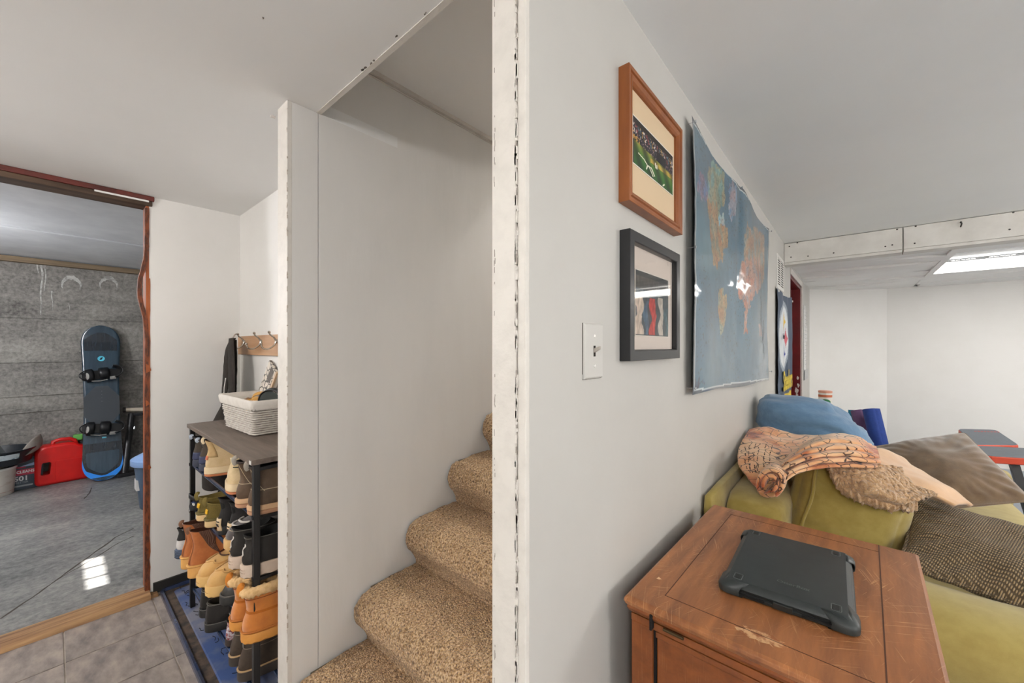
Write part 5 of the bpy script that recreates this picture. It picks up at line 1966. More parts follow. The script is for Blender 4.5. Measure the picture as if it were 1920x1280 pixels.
# green and black sprayer head behind the can
gp = at(150, 822, X=XG + .10)
tg = thing('garden_tool', 'green and black tool handle standing behind the fuel can', 'garden tool', (XG + .016, gp.y, GF))
gp.z -= GF
MB().lathe([(.011, 0), (.011, gp.z - .02)], 12).build('shaft', pm('dark_shaft', (32, 34, 34), .5), tg, smooth=True)
MB().box(-.013, .045, -.045, .02, gp.z - .02, gp.z + .035).build('grip', pm('lime_green', (104, 176, 84), .45), tg, bevel=.008)
MB().tube([(.005, .0, gp.z - .03), (.005, .02, gp.z), (.01, .06, gp.z - .01), (.01, .09, gp.z - .05)], .014, 10).build('guard', M_BIND, tg, smooth=True)

# ------------------------------------------------------------------ box, bucket, pan, card
bx0 = at(49, 916, Z=GF)
kb = thing('cleaner_box', 'dark slate box printed 501 beside the white bucket', 'box', (bx0.x, bx0.y, GF), math.radians(5))
M_KB = pm('slate_carton', (52, 64, 76), .5, col2=(44, 56, 68), vscale=12)
bh = .265
MB().box(-.12, 0, -.10, .10, 0, bh).build('carton', M_KB, kb, bevel=.003)
MB().grid([[(0, -.10, bh), (0, .10, bh)], [(.006, -.098, bh + .02), (.006, .10, bh + .022)]]).build('flap', M_KB, kb, solid=.002)
Rx = Matrix(((0, 0, 1, 0), (1, 0, 0, 0), (0, 1, 0, 0), (0, 0, 0, 1)))
M_CRIM = pm('crimson_print', (176, 36, 66), .5)
M_WPR = pm('white_print', (224, 222, 224), .5)
MB().prism([(a - .0, b + .155) for a, b in rrect(.15, .052, .026, 5)], .001, 'x', .0002).build('crimson_oval', M_CRIM, kb)
lettering('CLEANS', .034, M_WPR, kb, Matrix.Translation((.0016, -.004, .158)) @ Rx, bold=.001, sx=.85)
lettering('501', .058, M_WPR, kb, Matrix.Translation((.0012, -.028, .098)) @ Rx, bold=.0015)
lettering('BETTER', .022, pm('grey_print', (150, 156, 160), .5), kb, Matrix.Translation((.0012, -.024, .064)) @ Rx)
MB().prism([(a - .02, b + .034) for a, b in rrect(.12, .014, .005, 3)], .001, 'x', .0002).build('white_bar', pm('grey_print', (150, 156, 160), .5), kb)
MB().prism([(-.05, .205), (.06, .235), (.085, .235), (.04, .205)], .001, 'x', .0002).build('blue_splash', pm('sky_print', (150, 172, 206), .5), kb)
MB().prism([(-.07, .192), (.0, .196), (-.01, .210), (-.06, .208)], .001, 'x', .0002).build('red_splash', M_CRIM, kb)

bk = at(4, 931, Z=GF)
pk = thing('plastic_bucket', 'white stained plastic bucket at the left edge of the doorway', 'bucket', (bk.x - .10, bk.y - .05, GF))
MB().lathe([(.105, 0), (.110, .006), (.124, .225), (.128, .228), (.128, .240), (.118, .240), (.112, .06), (.0, .05)], 36).build('body', pm('dirty_white_plastic', (206, 200, 192), .5, col2=(170, 150, 136), vscale=10, vlo=.55, vhi=.8, stretch=(1, 1, 3)), pk, smooth=True)
MB().lathe([(.1285, .222), (.1295, .226), (.1295, .236), (.1285, .240)], 36, cap=False).build('rim', M_PLATE, pk, smooth=True)
for (w, z) in ((.1085, .030), (.109, .048)):
    MB().lathe([(w + .003, z), (w + .0035, z + .004)], 36, cap=False).build('red_stripe', pm('faded_red_stripe', (176, 96, 84), .6, col2=(206, 200, 192), vscale=26), pk)
_b = MB()
for k in range(5):
    a = math.radians(-52 + k * 2)
    _b.box(.117, .1225, -.001, .001, .07, .18, M=Matrix.Rotation(a, 4, 'Z'))
_b.build('small_print', pm('grey_small_print', (120, 116, 114), .6), pk)

sk = at(25, 900, Z=.0)
pl = thing('oil_drain_pan', 'black round oil drain pan with a printed side label', 'pan', (XG + .235, bx0.y - .17, GF))
pz = at(25, 858, X=XG + .30).z - GF
pz = max(pz, bh + .078)
MB().lathe([(.001, pz - .076), (.19, pz - .076), (.205, pz - .06), (.225, pz + .035), (.232, pz + .04), (.232, pz + .05), (.218, pz + .05), (.19, pz - .04), (.0, pz - .05)], 40).build('pan', pm('black_pan', (26, 32, 38), .35), pl, smooth=True, auto=60)
rows = []
for k in range(19):
    a = math.radians(-62 + 100 * k / 18)
    rows.append([(math.cos(a) * .2225, math.sin(a) * .2225, pz - .016), (math.cos(a) * .2295, math.sin(a) * .2295, pz + .028)])
MB().grid(rows).build('label', pm('silver_blue_label', (176, 186, 190), .4, col2=(84, 110, 128), vscale=26, vlo=.5, vhi=.62), pl, smooth=True)
MB().lathe([(.045, 0), (.060, .07), (.062, .07), (.048, .0)], 24).xf(Matrix.Translation((.06, .02, pz + .0)) @ Matrix.Rotation(.6, 4, 'X')).build('steel_cup', pm('brushed_steel', (170, 180, 186), .3, metal=.9), pl, smooth=True)

ca = thing('torn_cardboard', 'curled grey cardboard piece propped on the drain pan', 'cardboard', (0, 0, 0))
P = [[at(40, 846, X=XG + .34), at(50, 833, X=XG + .30), at(66, 818, X=XG + .2), at(76, 813, X=XG + .12)],
     [at(42, 851, X=XG + .34), at(58, 842, X=XG + .32), at(72, 832, X=XG + .22), at(80, 824, X=XG + .14)],
     [at(36, 858, X=XG + .36), at(55, 851, X=XG + .36), at(70, 843, X=XG + .26), at(79, 834, X=XG + .17)]]
MB().grid(catmull(P, 10, 14)).build('card', pm('grey_card', (150, 142, 134), .8, col2=(132, 124, 116), vscale=9), ca, smooth=True, solid=.003)
del ca['label']; del ca['category']
tag(ca, 'curled grey cardboard piece propped on the drain pan', 'cardboard')

# ------------------------------------------------------------------ steel stand and lidded bin
stn = thing('steel_stand', 'black steel stand with a cream bar beside the snowboard', 'stand', (0, 0, 0))
a, b = at(247, 776, X=XG + .12), at(233, 893, Z=GF)
b.z = GF + .03
MB().tube([a, b], .030, 10).build('post', M_STEEL, stn, smooth=True)
ca1, ca2 = at(233, 768, X=XG + .12), at(290, 767, X=XG + .12)
MB().tube([ca1, ca2], .021, 12).build('cream_bar', pm('cream_enamel', (206, 194, 176), .4), stn, smooth=True)
MB().lathe([(.026, -.01), (.028, 0), (.026, .01)], 12).xf(Matrix.Translation(ca1) @ Matrix.Rotation(PI / 2, 4, 'X')).build('bar_cap', M_DARK, stn, smooth=True)
MB().box(b.x - .08, b.x + .03, b.y - .05, b.y + .22, GF + .0005, GF + .035).build('foot_plate', M_STEEL, stn, bevel=.004)
MB().box(a.x - .02, a.x + .03, a.y - .006, a.y + .4, a.z - .02, a.z + .005).build('cross_rail', M_STEEL, stn)
MB().tube([a.lerp(b, .22) + Vector((.03, .03, 0)), a.lerp(b, .27) + Vector((.03, .03, 0))], .008, 8).build('clip', M_PIN, stn)

bi = at(266, 930, X=-4.35)
bn_ = thing('lidded_bin', 'blue grey waste bin with pale blue domed lid behind the door frame', 'bin', (-4.30, .585, GF))
bz = at(255, 862, X=-4.30).z - GF
MB().lathe([(.125, 0), (.13, .01), (.165, bz - .03), (.15, bz - .02)], 32).build('body', pm('blue_grey_plastic', (76, 96, 120), .4, col2=(62, 82, 104), vscale=6), bn_, smooth=True)
MB().lathe([(.182, bz - .045), (.186, bz - .04), (.186, bz), (.17, bz + .012), (.10, bz + .05), (.075, bz + .10), (.06, bz + .13), (.0, bz + .14)], 32).build('lid', pm('pale_blue_plastic', (140, 172, 220), .35), bn_, smooth=True, auto=50)
MB().box(-.05, .05, -.155, -.12, .16, .24).build('white_tag', M_PLATE, bn_)
# ------------------------------------------------------------------ boot tray
M_TRAY = pm('black_plastic_blue_sheen', (46, 60, 92), .26, col2=(32, 40, 60), vscale=6, spec=.6, coat=.3)  # black plastic, with bluish reflected light put into the colour
M_TRAYD = pm('dirty_groove', (86, 70, 56), .7, col2=(44, 36, 32), vscale=22, vlo=.4, vhi=.6)
M_TRAYL = pm('dusty_sheen_liner', (122, 122, 134), .5, col2=(58, 80, 128), vscale=5, vlo=.40, vhi=.60, bump=.3, bscale=60, spec=.5)  # grey dust; the blue tone is reflected light put into the colour
tx0, tx1, ty0, ty1 = -2.795, -1.50, .372, .738
tr = thing('boot_tray', 'long black plastic boot tray under the shoe rack, blue reflection in its colour', 'boot tray', ((tx0 + tx1) / 2, (ty0 + ty1) / 2, 0))
TW, TL = tx1 - tx0, ty1 - ty0
def tring(i, z, r):
    return [(x, y, z) for x, y in rrect(TW - 2 * i, TL - 2 * i, max(.008, r - i), 6)]
MB().grid([tring(0, .0006, .03), tring(0, .016, .03), tring(.004, .022, .03), tring(.012, .022, .03), tring(.020, .008, .03)], closed_v=True, cap0=True).build('rim', M_TRAY, tr, smooth=True, auto=30)
MB().grid([tring(.020, .0075, .03), tring(.052, .0075, .03)], closed_v=True).build('groove', M_TRAYD, tr)
MB().grid([tring(.052, .0072, .03), tring(.056, .013, .03)], closed_v=True, cap1=True).build('liner', M_TRAYL, tr, smooth=True, auto=30)
_rs = random.Random(11)
for k in range(26):
    x, y = _rs.uniform(-TW / 2 + .07, TW / 2 - .25), _rs.uniform(-TL / 2 + .065, -TL / 2 + .13)
    a = _rs.uniform(0, PI)
    pts = []
    for j in range(7):
        a += _rs.uniform(-.7, .7)
        x += math.cos(a) * .007
        y += math.sin(a) * .005
        pts.append((x, y, .0137))
    MB().tube(pts, .0013, 5).build('dirt_squiggle', M_BLACK, tr)

# ------------------------------------------------------------------ shoe rack
T1, T2, T3, T4 = CZ - .585, CZ - .795, CZ - 1.005, CZ - 1.20
RT = CZ - .385
rx0, rx1, ry0, ry1 = -2.50, -1.555, .458, .725
FEET = .0135
M_RACK = pm('black_powder_coat', (22, 21, 22), .4, spec=.5)
M_RAIL = pm('gunmetal_rail', (62, 82, 120), .22, metal=.75, spec=.6)
M_RTOP = pm('grey_oak_laminate', (116, 102, 92), .5, col2=(86, 74, 66), vscale=6, stretch=(.6, 7, 7), vlo=.32, vhi=.7, bump=.15, bscale=60)
rk = thing('shoe_rack', 'black metal shoe rack with grey wood top, filled with shoes', 'shoe rack', (0, 0, 0))
MB().box(rx0 - .022, rx1 + .015, ry0 - .018, ry1 + .008, RT - .018, RT).build('top_board', M_RTOP, rk, bevel=.0012)
for x in (rx0, rx1):
    for y in (ry0, ry1 - .02):
        MB().box(x - .011, x + .011, y - .010, y + .010, FEET, RT - .018).build('leg', M_RACK, rk, bevel=.0015)
        for z in (T1, T2, T3):
            MB().lathe([(.0065, y - .0135), (.0085, y - .0125), (.0085, y - .010)], 10, (x, 0, z), axis='y').build('bolt', pm('dark_bolt', (58, 58, 62), .35, metal=.8), rk, smooth=True) if y == ry0 else None
    for z in (T1, T2, T3, T4, RT - .03):
        MB().box(x - .006, x + .006, ry0, ry1 - .02, z - .012, z - .001).build('side_rail', M_RACK, rk)
for z in (T1, T2, T3, T4):
    for y in (ry0 + .004, ry0 + .085, ry0 + .165, ry1 - .03):
        MB().tube([(rx0, y, z - .0075), (rx1, y, z - .0075)], .0072, 8).build('shelf_rail', M_RAIL, rk, smooth=True)
MB().box(rx1 - .008, rx1 + .010, ry0 - .0188, ry0 - .0178, RT - .016, RT - .003).build('price_sticker', M_PLATE, rk)
MB().lathe([(.010, -.002), (.012, 0), (.010, .002)], 14).xf(Matrix.Translation((rx0, ry0 - .012, T2 - .02)) @ Matrix.Rotation(PI / 2, 4, 'X')).build('end_cap', pm('chrome', (190, 190, 192), .2, metal=1.0), rk, smooth=True)

# ------------------------------------------------------------------ shoes
def sstep(a, b, t):
    t = max(0, min(1, (t - a) / (b - a)))
    return t * t * (3 - 2 * t)


def ring_pt(phi, yb, yf, w, hw=.74, sq=.85):
    c, s = math.cos(phi), math.sin(phi)
    c2 = math.copysign(abs(c) ** sq, c)
    t = (1 + c2) / 2
    g = hw + (1 - hw) * sstep(.12, .66, t)
    return (w / 2 * g * math.copysign(abs(s) ** .72, s) + .0, yb + (yf - yb) * t)


PROF = {
    'sneaker': [(0, 0, 1.0, 1.0), (.012, -.012, 1.0, 1.0), (.030, -.006, .965, .97), (.044, .005, .88, .93), (.056, .02, .74, .87), (.068, .03, .60, .80), (.080, .02, .50, .73), (.092, .0, .44, .70)],
    'tallsneaker': [(0, 0, 1.0, 1.0), (.012, -.012, 1.0, 1.0), (.032, -.006, .965, .97), (.048, .005, .88, .92), (.062, .02, .72, .85), (.078, .03, .58, .76), (.094, .02, .50, .71), (.112, .0, .46, .70), (.122, -.02, .44, .70)],
    'boot': [(0, 0, 1.0, 1.0), (.015, -.008, .995, 1.0), (.036, -.003, .95, .97), (.052, .008, .85, .93), (.068, .025, .70, .86), (.084, .04, .58, .78), (.100, .04, .52, .72), (.125, .03, .50, .70), (.155, .01, .50, .72), (.172, -.005, .50, .73)],
    'tallboot': [(0, 0, 1.0, 1.0), (.015, -.008, .995, 1.0), (.036, -.003, .95, .97), (.052, .008, .85, .93), (.068, .025, .70, .86), (.084, .04, .58, .78), (.100, .045, .52, .72), (.130, .04, .49, .69), (.165, .015, .49, .71), (.195, -.01, .50, .73), (.205, -.012, .50, .73)],
    'low': [(0, 0, 1.0, 1.0), (.012, -.01, 1.0, 1.0), (.028, -.005, .965, .98), (.042, .0, .88, .94), (.053, .01, .72, .87), (.063, .012, .58, .80), (.074, .0, .52, .77)],
    'clog': [(0, 0, 1.0, 1.0), (.014, -.012, 1.0, 1.0), (.032, -.008, .97, .99), (.048, .0, .90, .95), (.060, .01, .74, .89), (.070, .012, .60, .84)],
}


class Shoe:
    def __init__(self, kind, L_, W_, sole, hscale=1.0, hw=.74):
        self.L, self.W, self.sole, self.hw = L_, W_, sole, hw
        self.P = [(z * hscale + sole, a * L_, b * L_, w * W_) for z, a, b, w in PROF[kind]]

    def at(self, z, phi, k=1.0):
        P = self.P
        if z <= P[0][0]:
            r = P[0]
        elif z >= P[-1][0]:
            r = P[-1]
        else:
            for i in range(len(P) - 1):
                if P[i][0] <= z <= P[i + 1][0]:
                    t = (z - P[i][0]) / (P[i + 1][0] - P[i][0])
                    r = tuple(P[i][q] + (P[i + 1][q] - P[i][q]) * t for q in range(4))
                    break
        yb, yf, w = r[1], r[2], r[3]
        ym = (yb + yf) / 2
        x, y = ring_pt(phi, yb, yf, w, self.hw)
        return Vector((x * k, ym + (y - ym) * k, z))

    def top(self):
        return self.P[-1][0]

    def upper(self, mat, par, dip=.012, n=36, wob=.0012):
        zs = [p[0] for p in self.P]
        fine = []
        for a, b in zip(zs, zs[1:]):
            fine += [a, (a + b) / 2]
        fine.append(zs[-1])
        zt = zs[-1]
        rows = []
        for z in fine:
            row = []
            for k in range(n):
                phi = 2 * PI * k / n
                p = self.at(z, phi)
                f = max(0, (z - zs[-3]) / (zt - zs[-3])) if zt > zs[-3] else 0
                side = abs(math.sin(phi)) ** 2
                p.z -= dip * side * f * f
                p += Vector((1, .3, .2)) * wob * fbm(p, 30, 2)
                row.append(p)
            rows.append(row)
        o = MB().grid(rows, closed_v=True).build('upper', mat, par, smooth=True, auto=60)
        last = rows[-1]
        return last

    def lining(self, last, mat, par, depth=.05, th=.0055):
        c = sum(last, Vector()) / len(last)
        rows = []
        for (k, dz) in ((1.0, 0), (.985, .002), (.94, .0015), (.90, -.004), (.86, -depth * .5), (.80, -depth)):
            rows.append([Vector((c.x + (p.x - c.x) * k, c.y + (p.y - c.y) * k, p.z + dz)) for p in last])
        return MB().grid(rows, closed_v=True, cap1=True).build('lining', mat, par, smooth=True, auto=60)

    def build_sole(self, mat, par, out=.005, split=None, mat2=None, lug=False):
        def rg(z, o, n=44):
            row = []
            for k in range(n):
                x, y = ring_pt(2 * PI * k / n, -o, self.L + o, self.W + 2 * o, self.hw)
                if lug and k % 2 and z < .004:
                    z2 = z + .004
                else:
                    z2 = z
                row.append((x, y, z2))
            return row
        h = self.sole
        a, b = (0, h + .003) if split is None else (split, h + .003)
        MB().grid([rg(a + .0, out - .004), rg(a + .003, out), rg(b - .004, out), rg(b, out - .003), rg(b, out - .012)], closed_v=True, cap0=True, cap1=True).build('sole' if split is None else 'midsole', mat, par, smooth=True, auto=40)
        if split is not None:
            MB().grid([rg(0, out - .004), rg(.003, out - .001), rg(split, out - .001)], closed_v=True, cap0=True, cap1=True).build('outsole', mat2, par, smooth=True, auto=40)

    def decal(self, name, mat, par, z0, z1, p0, p1, off=1.012, nz=6, np_=10, shape=None, solid=.0012):
        rows = []
        for i in range(nz + 1):
            t = i / nz
            a, b = (p0, p1) if shape is None else shape(t)
            rows.append([self.at(z0 + (z1 - z0) * t, a + (b - a) * j / np_, off) for j in range(np_ + 1)])
        return MB().grid(rows).build(name, mat, par, smooth=True, auto=70, solid=solid)

    def band(self, name, mat, par, z, r=.0022, off=1.01, n=36, fur=0.0):
        rows = []
        pts = [self.at(z, 2 * PI * k / n, off) for k in range(n)]
        if not fur:
            return MB().tube(pts, r, 6, closed=True).build(name, mat, par, smooth=True)
        n2 = 90
        for k in range(n2):
            p = self.at(z, 2 * PI * k / n2, off)
            cdir = Vector((p.x, p.y - self.L * .25, 0)).normalized()
            ring = []
            for j in range(12):
                a = 2 * PI * j / 12
                q = p + cdir * math.cos(a) * r + Vector((0, 0, 1)) * math.sin(a) * r * 1.2
                dd = (q - p).normalized()
                ring.append(q + dd * fur * abs(noise.noise(q * 120)) * 1.6)
            rows.append(ring)
        return MB().grid(rows, closed_u=True, closed_v=True).build(name, mat, par, smooth=True, auto=180)

    def loop(self, mat, par, h=.028, w=.004, back=True, name='pull_loop'):
        y0 = self.P[-1][1] if back else self.P[-1][2]
        z0 = self.top() - .012
        s = -1 if back else 1
        pts = []
        for k in range(11):
            a = PI * k / 10
            pts.append((0, y0 + s * .002 + s * (.009 * math.sin(a)) + (.0) + (-s) * .006 * (1 - math.cos(a)) * .5, z0 + h * (1 - math.cos(a * .999)) / 2 + (h * .3) * math.sin(a)))
        MB().tube(pts, w, 6, sx=1.8, sy=.5).build(name, mat, par, smooth=True)

    def laces(self, mat, par, z0, z1, n=4, r=.0022, half=.55):
        for k in range(n):
            z = z0 + (z1 - z0) * k / max(1, n - 1)
            pts = [self.at(z, -half + 2 * half * j / 8, 1.02) + Vector((0, .001, .002)) for j in range(9)]
            MB().tube(pts, r, 6).build('lace', mat, par, smooth=True)


SHOE_M = {}


def leather(name, c, c2, rough=.5, bump=.25, bscale=60, sheen=0, spec=.4):
    return pm(name, c, rough, col2=c2, vscale=24, vlo=.35, vhi=.68, bump=bump, bscale=bscale, bdist=.002, sheen=sheen, spec=spec)


M_LINB = pm('black_lining', (18, 17, 17), .95)
M_LINT = pm('tan_lining', (176, 140, 100), .95, col2=(150, 116, 80), vscale=40)
M_LINR = pm('red_lining', (148, 44, 36), .9)


def place(kind, label, group, x, y, z, rot, builder, cat='shoe', tilt=0.0, toe_out=False):
    """Root at the point of the sole nearest the room; heel towards the room unless toe_out."""
    t = thing(kind, label, cat, (x, y, z + .0004), 0, group, rot=(tilt, 0, rot + (PI if toe_out else 0)))
    if toe_out:
        pass
    builder(t)
    return t


def pair(kind, labels, group, spots, z, builder, cat='shoe', toe_out=False):
    first = None
    for k, (x, y, rot) in enumerate(spots):
        if first is None:
            first = place(kind, labels[k], group, x, y, z, rot, builder, cat, toe_out=toe_out)
        else:
            t = thing(kind, labels[k], cat, (x, y, z + .0004), 0, group, rot=(0, 0, rot + (PI if toe_out else 0)))
            for ch in list(first.children):
                copy_part(ch, t)
            t.scale = (-1, 1, 1) if False else (1, 1, 1)


# toe-out shoes hang from their toes: their builders shift them so that the toe is at the root
def shifted(par, L_):
    for ch in par.children:
        ch.location.y -= L_


# -- tier 1
def b_navy(t):
    s = Shoe('tallsneaker', .285, .098, .030, .98)
    m = leather('navy_knit', (52, 52, 60), (40, 40, 46), .8, bump=.4, bscale=300)
    last = s.upper(m, t)
    s.lining(last, M_LINB, t)
    s.build_sole(pm('navy_sole', (44, 48, 66), .6), t)
    s.decal('heel_panel', pm('brown_grey_mesh', (72, 62, 52), .8, bump=.4, bscale=400), t, .055, .140, PI - .85, PI + .85)
    s.decal('heel_cup', pm('navy_cup', (56, 62, 92), .55), t, .036, .070, PI - 1.2, PI + 1.2, 1.02)
    s.loop(pm('pale_loop', (176, 186, 200), .7), t, .016)
pair('sneaker', ['navy knit sneaker at the left end of the top shelf', 'navy knit sneaker next to the cream chunky sneaker, top shelf'], 'pair of navy sneakers', [(-2.435, .452, .05), (-2.325, .455, -.03)], T1, b_navy)


def b_cream(t, toe=False):
    s = Shoe('tallsneaker', .275, .098, .038)
    m = leather('cream_mesh', (214, 190, 150), (200, 174, 132), .8, bump=.4, bscale=260)
    last = s.upper(m, t)
    s.lining(last, M_LINT, t)
    s.build_sole(pm('cream_midsole', (226, 204, 166), .55, col2=(214, 190, 150), vscale=12), t, .008, .010, pm('orange_outsole', (206, 128, 84), .6))
    s.decal('heel_collar', leather('sand_suede', (196, 168, 122), (182, 152, 106), .9), t, .085, .155, PI - .9, PI + .9)
    s.decal('heel_patch', pm('coral_patch', (204, 116, 80), .7), t, .075, .092, PI - .35, PI + .45, 1.02)
    s.decal('side_overlay', pm('pale_overlay', (226, 214, 186), .5), t, .045, .075, PI / 2 - .6, PI / 2 + .3, 1.015)
    s.decal('side_overlay', pm('pale_overlay', (226, 214, 186), .5), t, .045, .075, -PI / 2 - .3, -PI / 2 + .6, 1.015)
    s.laces(pm('olive_cord', (70, 72, 54), .8), t, .092, .130, 4, .0022, .42)
    s.loop(pm('cream_loop', (220, 200, 166), .7), t, .024, .0035)
place('sneaker', 'cream chunky sneaker with heel and pull loop facing out, top shelf', 'pair of cream sneakers', -2.215, .455, T1, -.10, b_cream)
_c = place('sneaker', 'cream chunky sneaker turned sideways showing its laces, top shelf', 'pair of cream sneakers', -2.080, .440, T1, math.radians(-112), lambda t: (b_cream(t), None))
_c.location = (-2.105, .585, T1 + .0004)


def b_loafer(t):
    s = Shoe('low', .265, .095, .022)
    last = s.upper(leather('brown_oiled', (104, 76, 60), (84, 60, 46), .45), t)
    s.lining(last, leather('tan_inner', (150, 122, 96), (130, 104, 80), .8), t, .035)
    s.build_sole(pm('dark_sole', (56, 44, 38), .7), t)
    s.laces(pm('tan_lace', (158, 130, 100), .8), t, .062, .088, 3)
    s.loop(pm('grey_loop', (150, 138, 124), .7), t, .024)
place('leather_shoe', 'brown leather shoe lying sideways behind the cream sneaker, top shelf', None, -1.76, .684, T1, math.radians(88), b_loafer)


def b_brownboot(t):
    s = Shoe('boot', .285, .104, .030, .80, hw=.80)
    last = s.upper(leather('oiled_brown', (98, 78, 60), (78, 60, 44), .5, bump=.3, bscale=40), t, dip=.006)
    s.lining(last, M_LINB, t, .07)
    s.build_sole(pm('gum_crepe_sole', (206, 168, 130), .6, col2=(196, 156, 116), vscale=20), t, .006, .014, pm('gum_dark', (186, 140, 108), .6))
    s.band('stitching', pm('cream_stitch', (196, 176, 146), .7), t, .085, .0011, 1.006)
    s.band('collar', leather('dark_collar', (60, 46, 38), (50, 38, 30), .6), t, s.top() - .004, .0042)
    s.decal('heel_seam', pm('cream_stitch', (196, 176, 146), .7), t, .08, .160, PI - .52, PI - .46, 1.012, shape=lambda q: (PI - .9 + .75 * q, PI - .86 + .75 * q))
    s.loop(pm('grey_webbing', (150, 142, 132), .8), t, .026, .0045)
pair('ankle_boot', ['brown leather boot with gum sole left of the front rack leg, top shelf', 'brown leather boot with gum sole behind the front rack leg, top shelf'], 'pair of brown leather boots', [(-1.700, .440, .0), (-1.592, .448, .02)], T1, b_brownboot, 'boot')


# -- tier 2
def b_slide(t):
    s = Shoe('low', .27, .10, .030)
    s.build_sole(pm('black_eva', (24, 24, 28), .6), t, .004)
    MB().grid([[(x, y, .0335) for x, y in [ring_pt(2 * PI * k / 36, .006, .262, .088)[:2] for k in range(36)]]], closed_v=True)
    n = 36
    ringp = [ring_pt(2 * PI * k / n, .004, .266, .094) for k in range(n)]
    MB().prism(ringp, .003, 'z', .0325).build('footbed', pm('blue_footbed', (38, 62, 120), .6, col2=(28, 44, 88), vscale=14), t)
    rows = []
    for k in range(13):
        a = PI * k / 12
        rows.append([(-math.cos(a) * .052, .15 + .0 + y, .022 + math.sin(a) * .045) for y in (-.03, -.01, .02, .045)])
    MB().grid(rows).build('strap', leather('black_strap', (28, 27, 27), (38, 36, 35), .45), t, smooth=True, solid=.005)
    rows = []
    for k in range(13):
        a = PI * k / 12
        rows.append([(-math.cos(a) * .046, .03 - .035 * math.sin(a), .030 + math.sin(a) * .03 + z) for z in (0, .022)])
    MB().grid(rows).build('heel_strap', leather('black_strap', (28, 27, 27), (38, 36, 35), .45), t, smooth=True, solid=.004)
    MB().box(.03, .05, .0, .006, .034, .042).build('buckle_tab', M_PLATE, t)
pair('sandal', ['black strap sandal with blue footbed at the left end of the second shelf', 'black strap sandal beside the olive slipper, second shelf'], 'pair of black sandals', [(-2.440, .440, .02), (-2.352, .462, .0)], T2, b_slide, 'sandal')


def b_olive(t):
    s = Shoe('low', .27, .100, .026, 1.08)
    last = s.upper(leather('olive_canvas', (116, 100, 48), (98, 84, 40), .9, bump=.4, bscale=260), t, dip=.010)
    s.lining(last, leather('olive_lining', (138, 120, 66), (118, 102, 54), .95), t, .04)
    s.build_sole(pm('cream_crepe', (216, 184, 134), .6, col2=(204, 170, 120), vscale=16), t, .007)
    s.band('braid', pm('olive_braid', (126, 112, 66), .9, col2=(92, 82, 44), vscale=160, bump=.6, bscale=200), t, .034, .0055, 1.03)
    s.decal('heel_tag', pm('yellow_tag', (226, 178, 28), .6, col2=(206, 150, 20), vscale=60), t, .060, .080, PI - .32, PI + .32, 1.03)
    s.loop(leather('olive_loop', (128, 112, 58), (108, 94, 46), .9), t, .030, .0045)
pair('slipper', ['olive canvas slipper with yellow heel tag beside the sandals, second shelf', 'olive canvas slipper with yellow heel tag, farther right of the two'], 'pair of olive slippers', [(-2.268, .437, .02), (-2.160, .445, -.06)], T2, b_olive, 'slipper')


def b_patch(t):
    s = Shoe('tallsneaker', .285, .10, .034)
    last = s.upper(leather('black_nubuck', (32, 30, 30), (44, 41, 40), .75), t)
    s.lining(last, M_LINB, t)
    s.build_sole(pm('black_sole', (26, 25, 25), .7), t)
    s.decal('heel_patch', pm('cream_patch', (216, 190, 152), .6), t, .020, .072, PI - .40, PI + .40, 1.045)
    d = s.decal('heel_print', pm('patch_print', (60, 50, 44), .7), t, .038, .050, PI - .22, PI + .22, 1.05)
    s.decal('heel_print', pm('patch_print', (60, 50, 44), .7), t, .056, .061, PI - .26, PI + .26, 1.05)
    s.laces(pm('black_lace', (20, 20, 20), .8), t, .08, .13, 4)
pair('sneaker', ['black nubuck sneaker with cream heel patch, second shelf', 'black nubuck sneaker behind the grey moccasin, second shelf'], 'pair of black nubuck sneakers', [(-2.030, .462, .06), (-1.942, .478, .0)], T2, b_patch)


def b_grey(t):
    s = Shoe('low', .275, .098, .036, 1.15)
    last = s.upper(leather('grey_suede', (92, 84, 82), (76, 70, 69), .9, sheen=.3), t, dip=.012)
    s.lining(last, leather('rose_lining', (168, 124, 106), (150, 106, 90), .9), t, .04)
    s.build_sole(pm('gum_toe_sole', (216, 178, 122), .55, col2=(200, 158, 100), vscale=14), t, .007)
    for zz, rr in ((.082, .0042), (.090, .0040)):
        pts = [s.at(zz, -.7 + 1.4 * j / 10, 1.03) + Vector((0, .003, .004)) for j in range(11)]
        MB().tube(pts, rr, 6).build('rope_lace', pm('rope_white', (206, 200, 192), .8, bump=.8, bscale=300), t, smooth=True)
    s.band('stitching', pm('cream_stitch', (196, 176, 146), .7), t, .070, .0011, 1.01)
    shifted(t, .282)
pair('moccasin', ['grey suede shoe with rope lace and gum sole, toe out, second shelf', 'grey suede shoe with rope lace behind the black white-soled sneaker'], 'pair of grey suede shoes', [(-1.866, .440, .03), (-1.775, .452, .02)], T2, b_grey, toe_out=True)


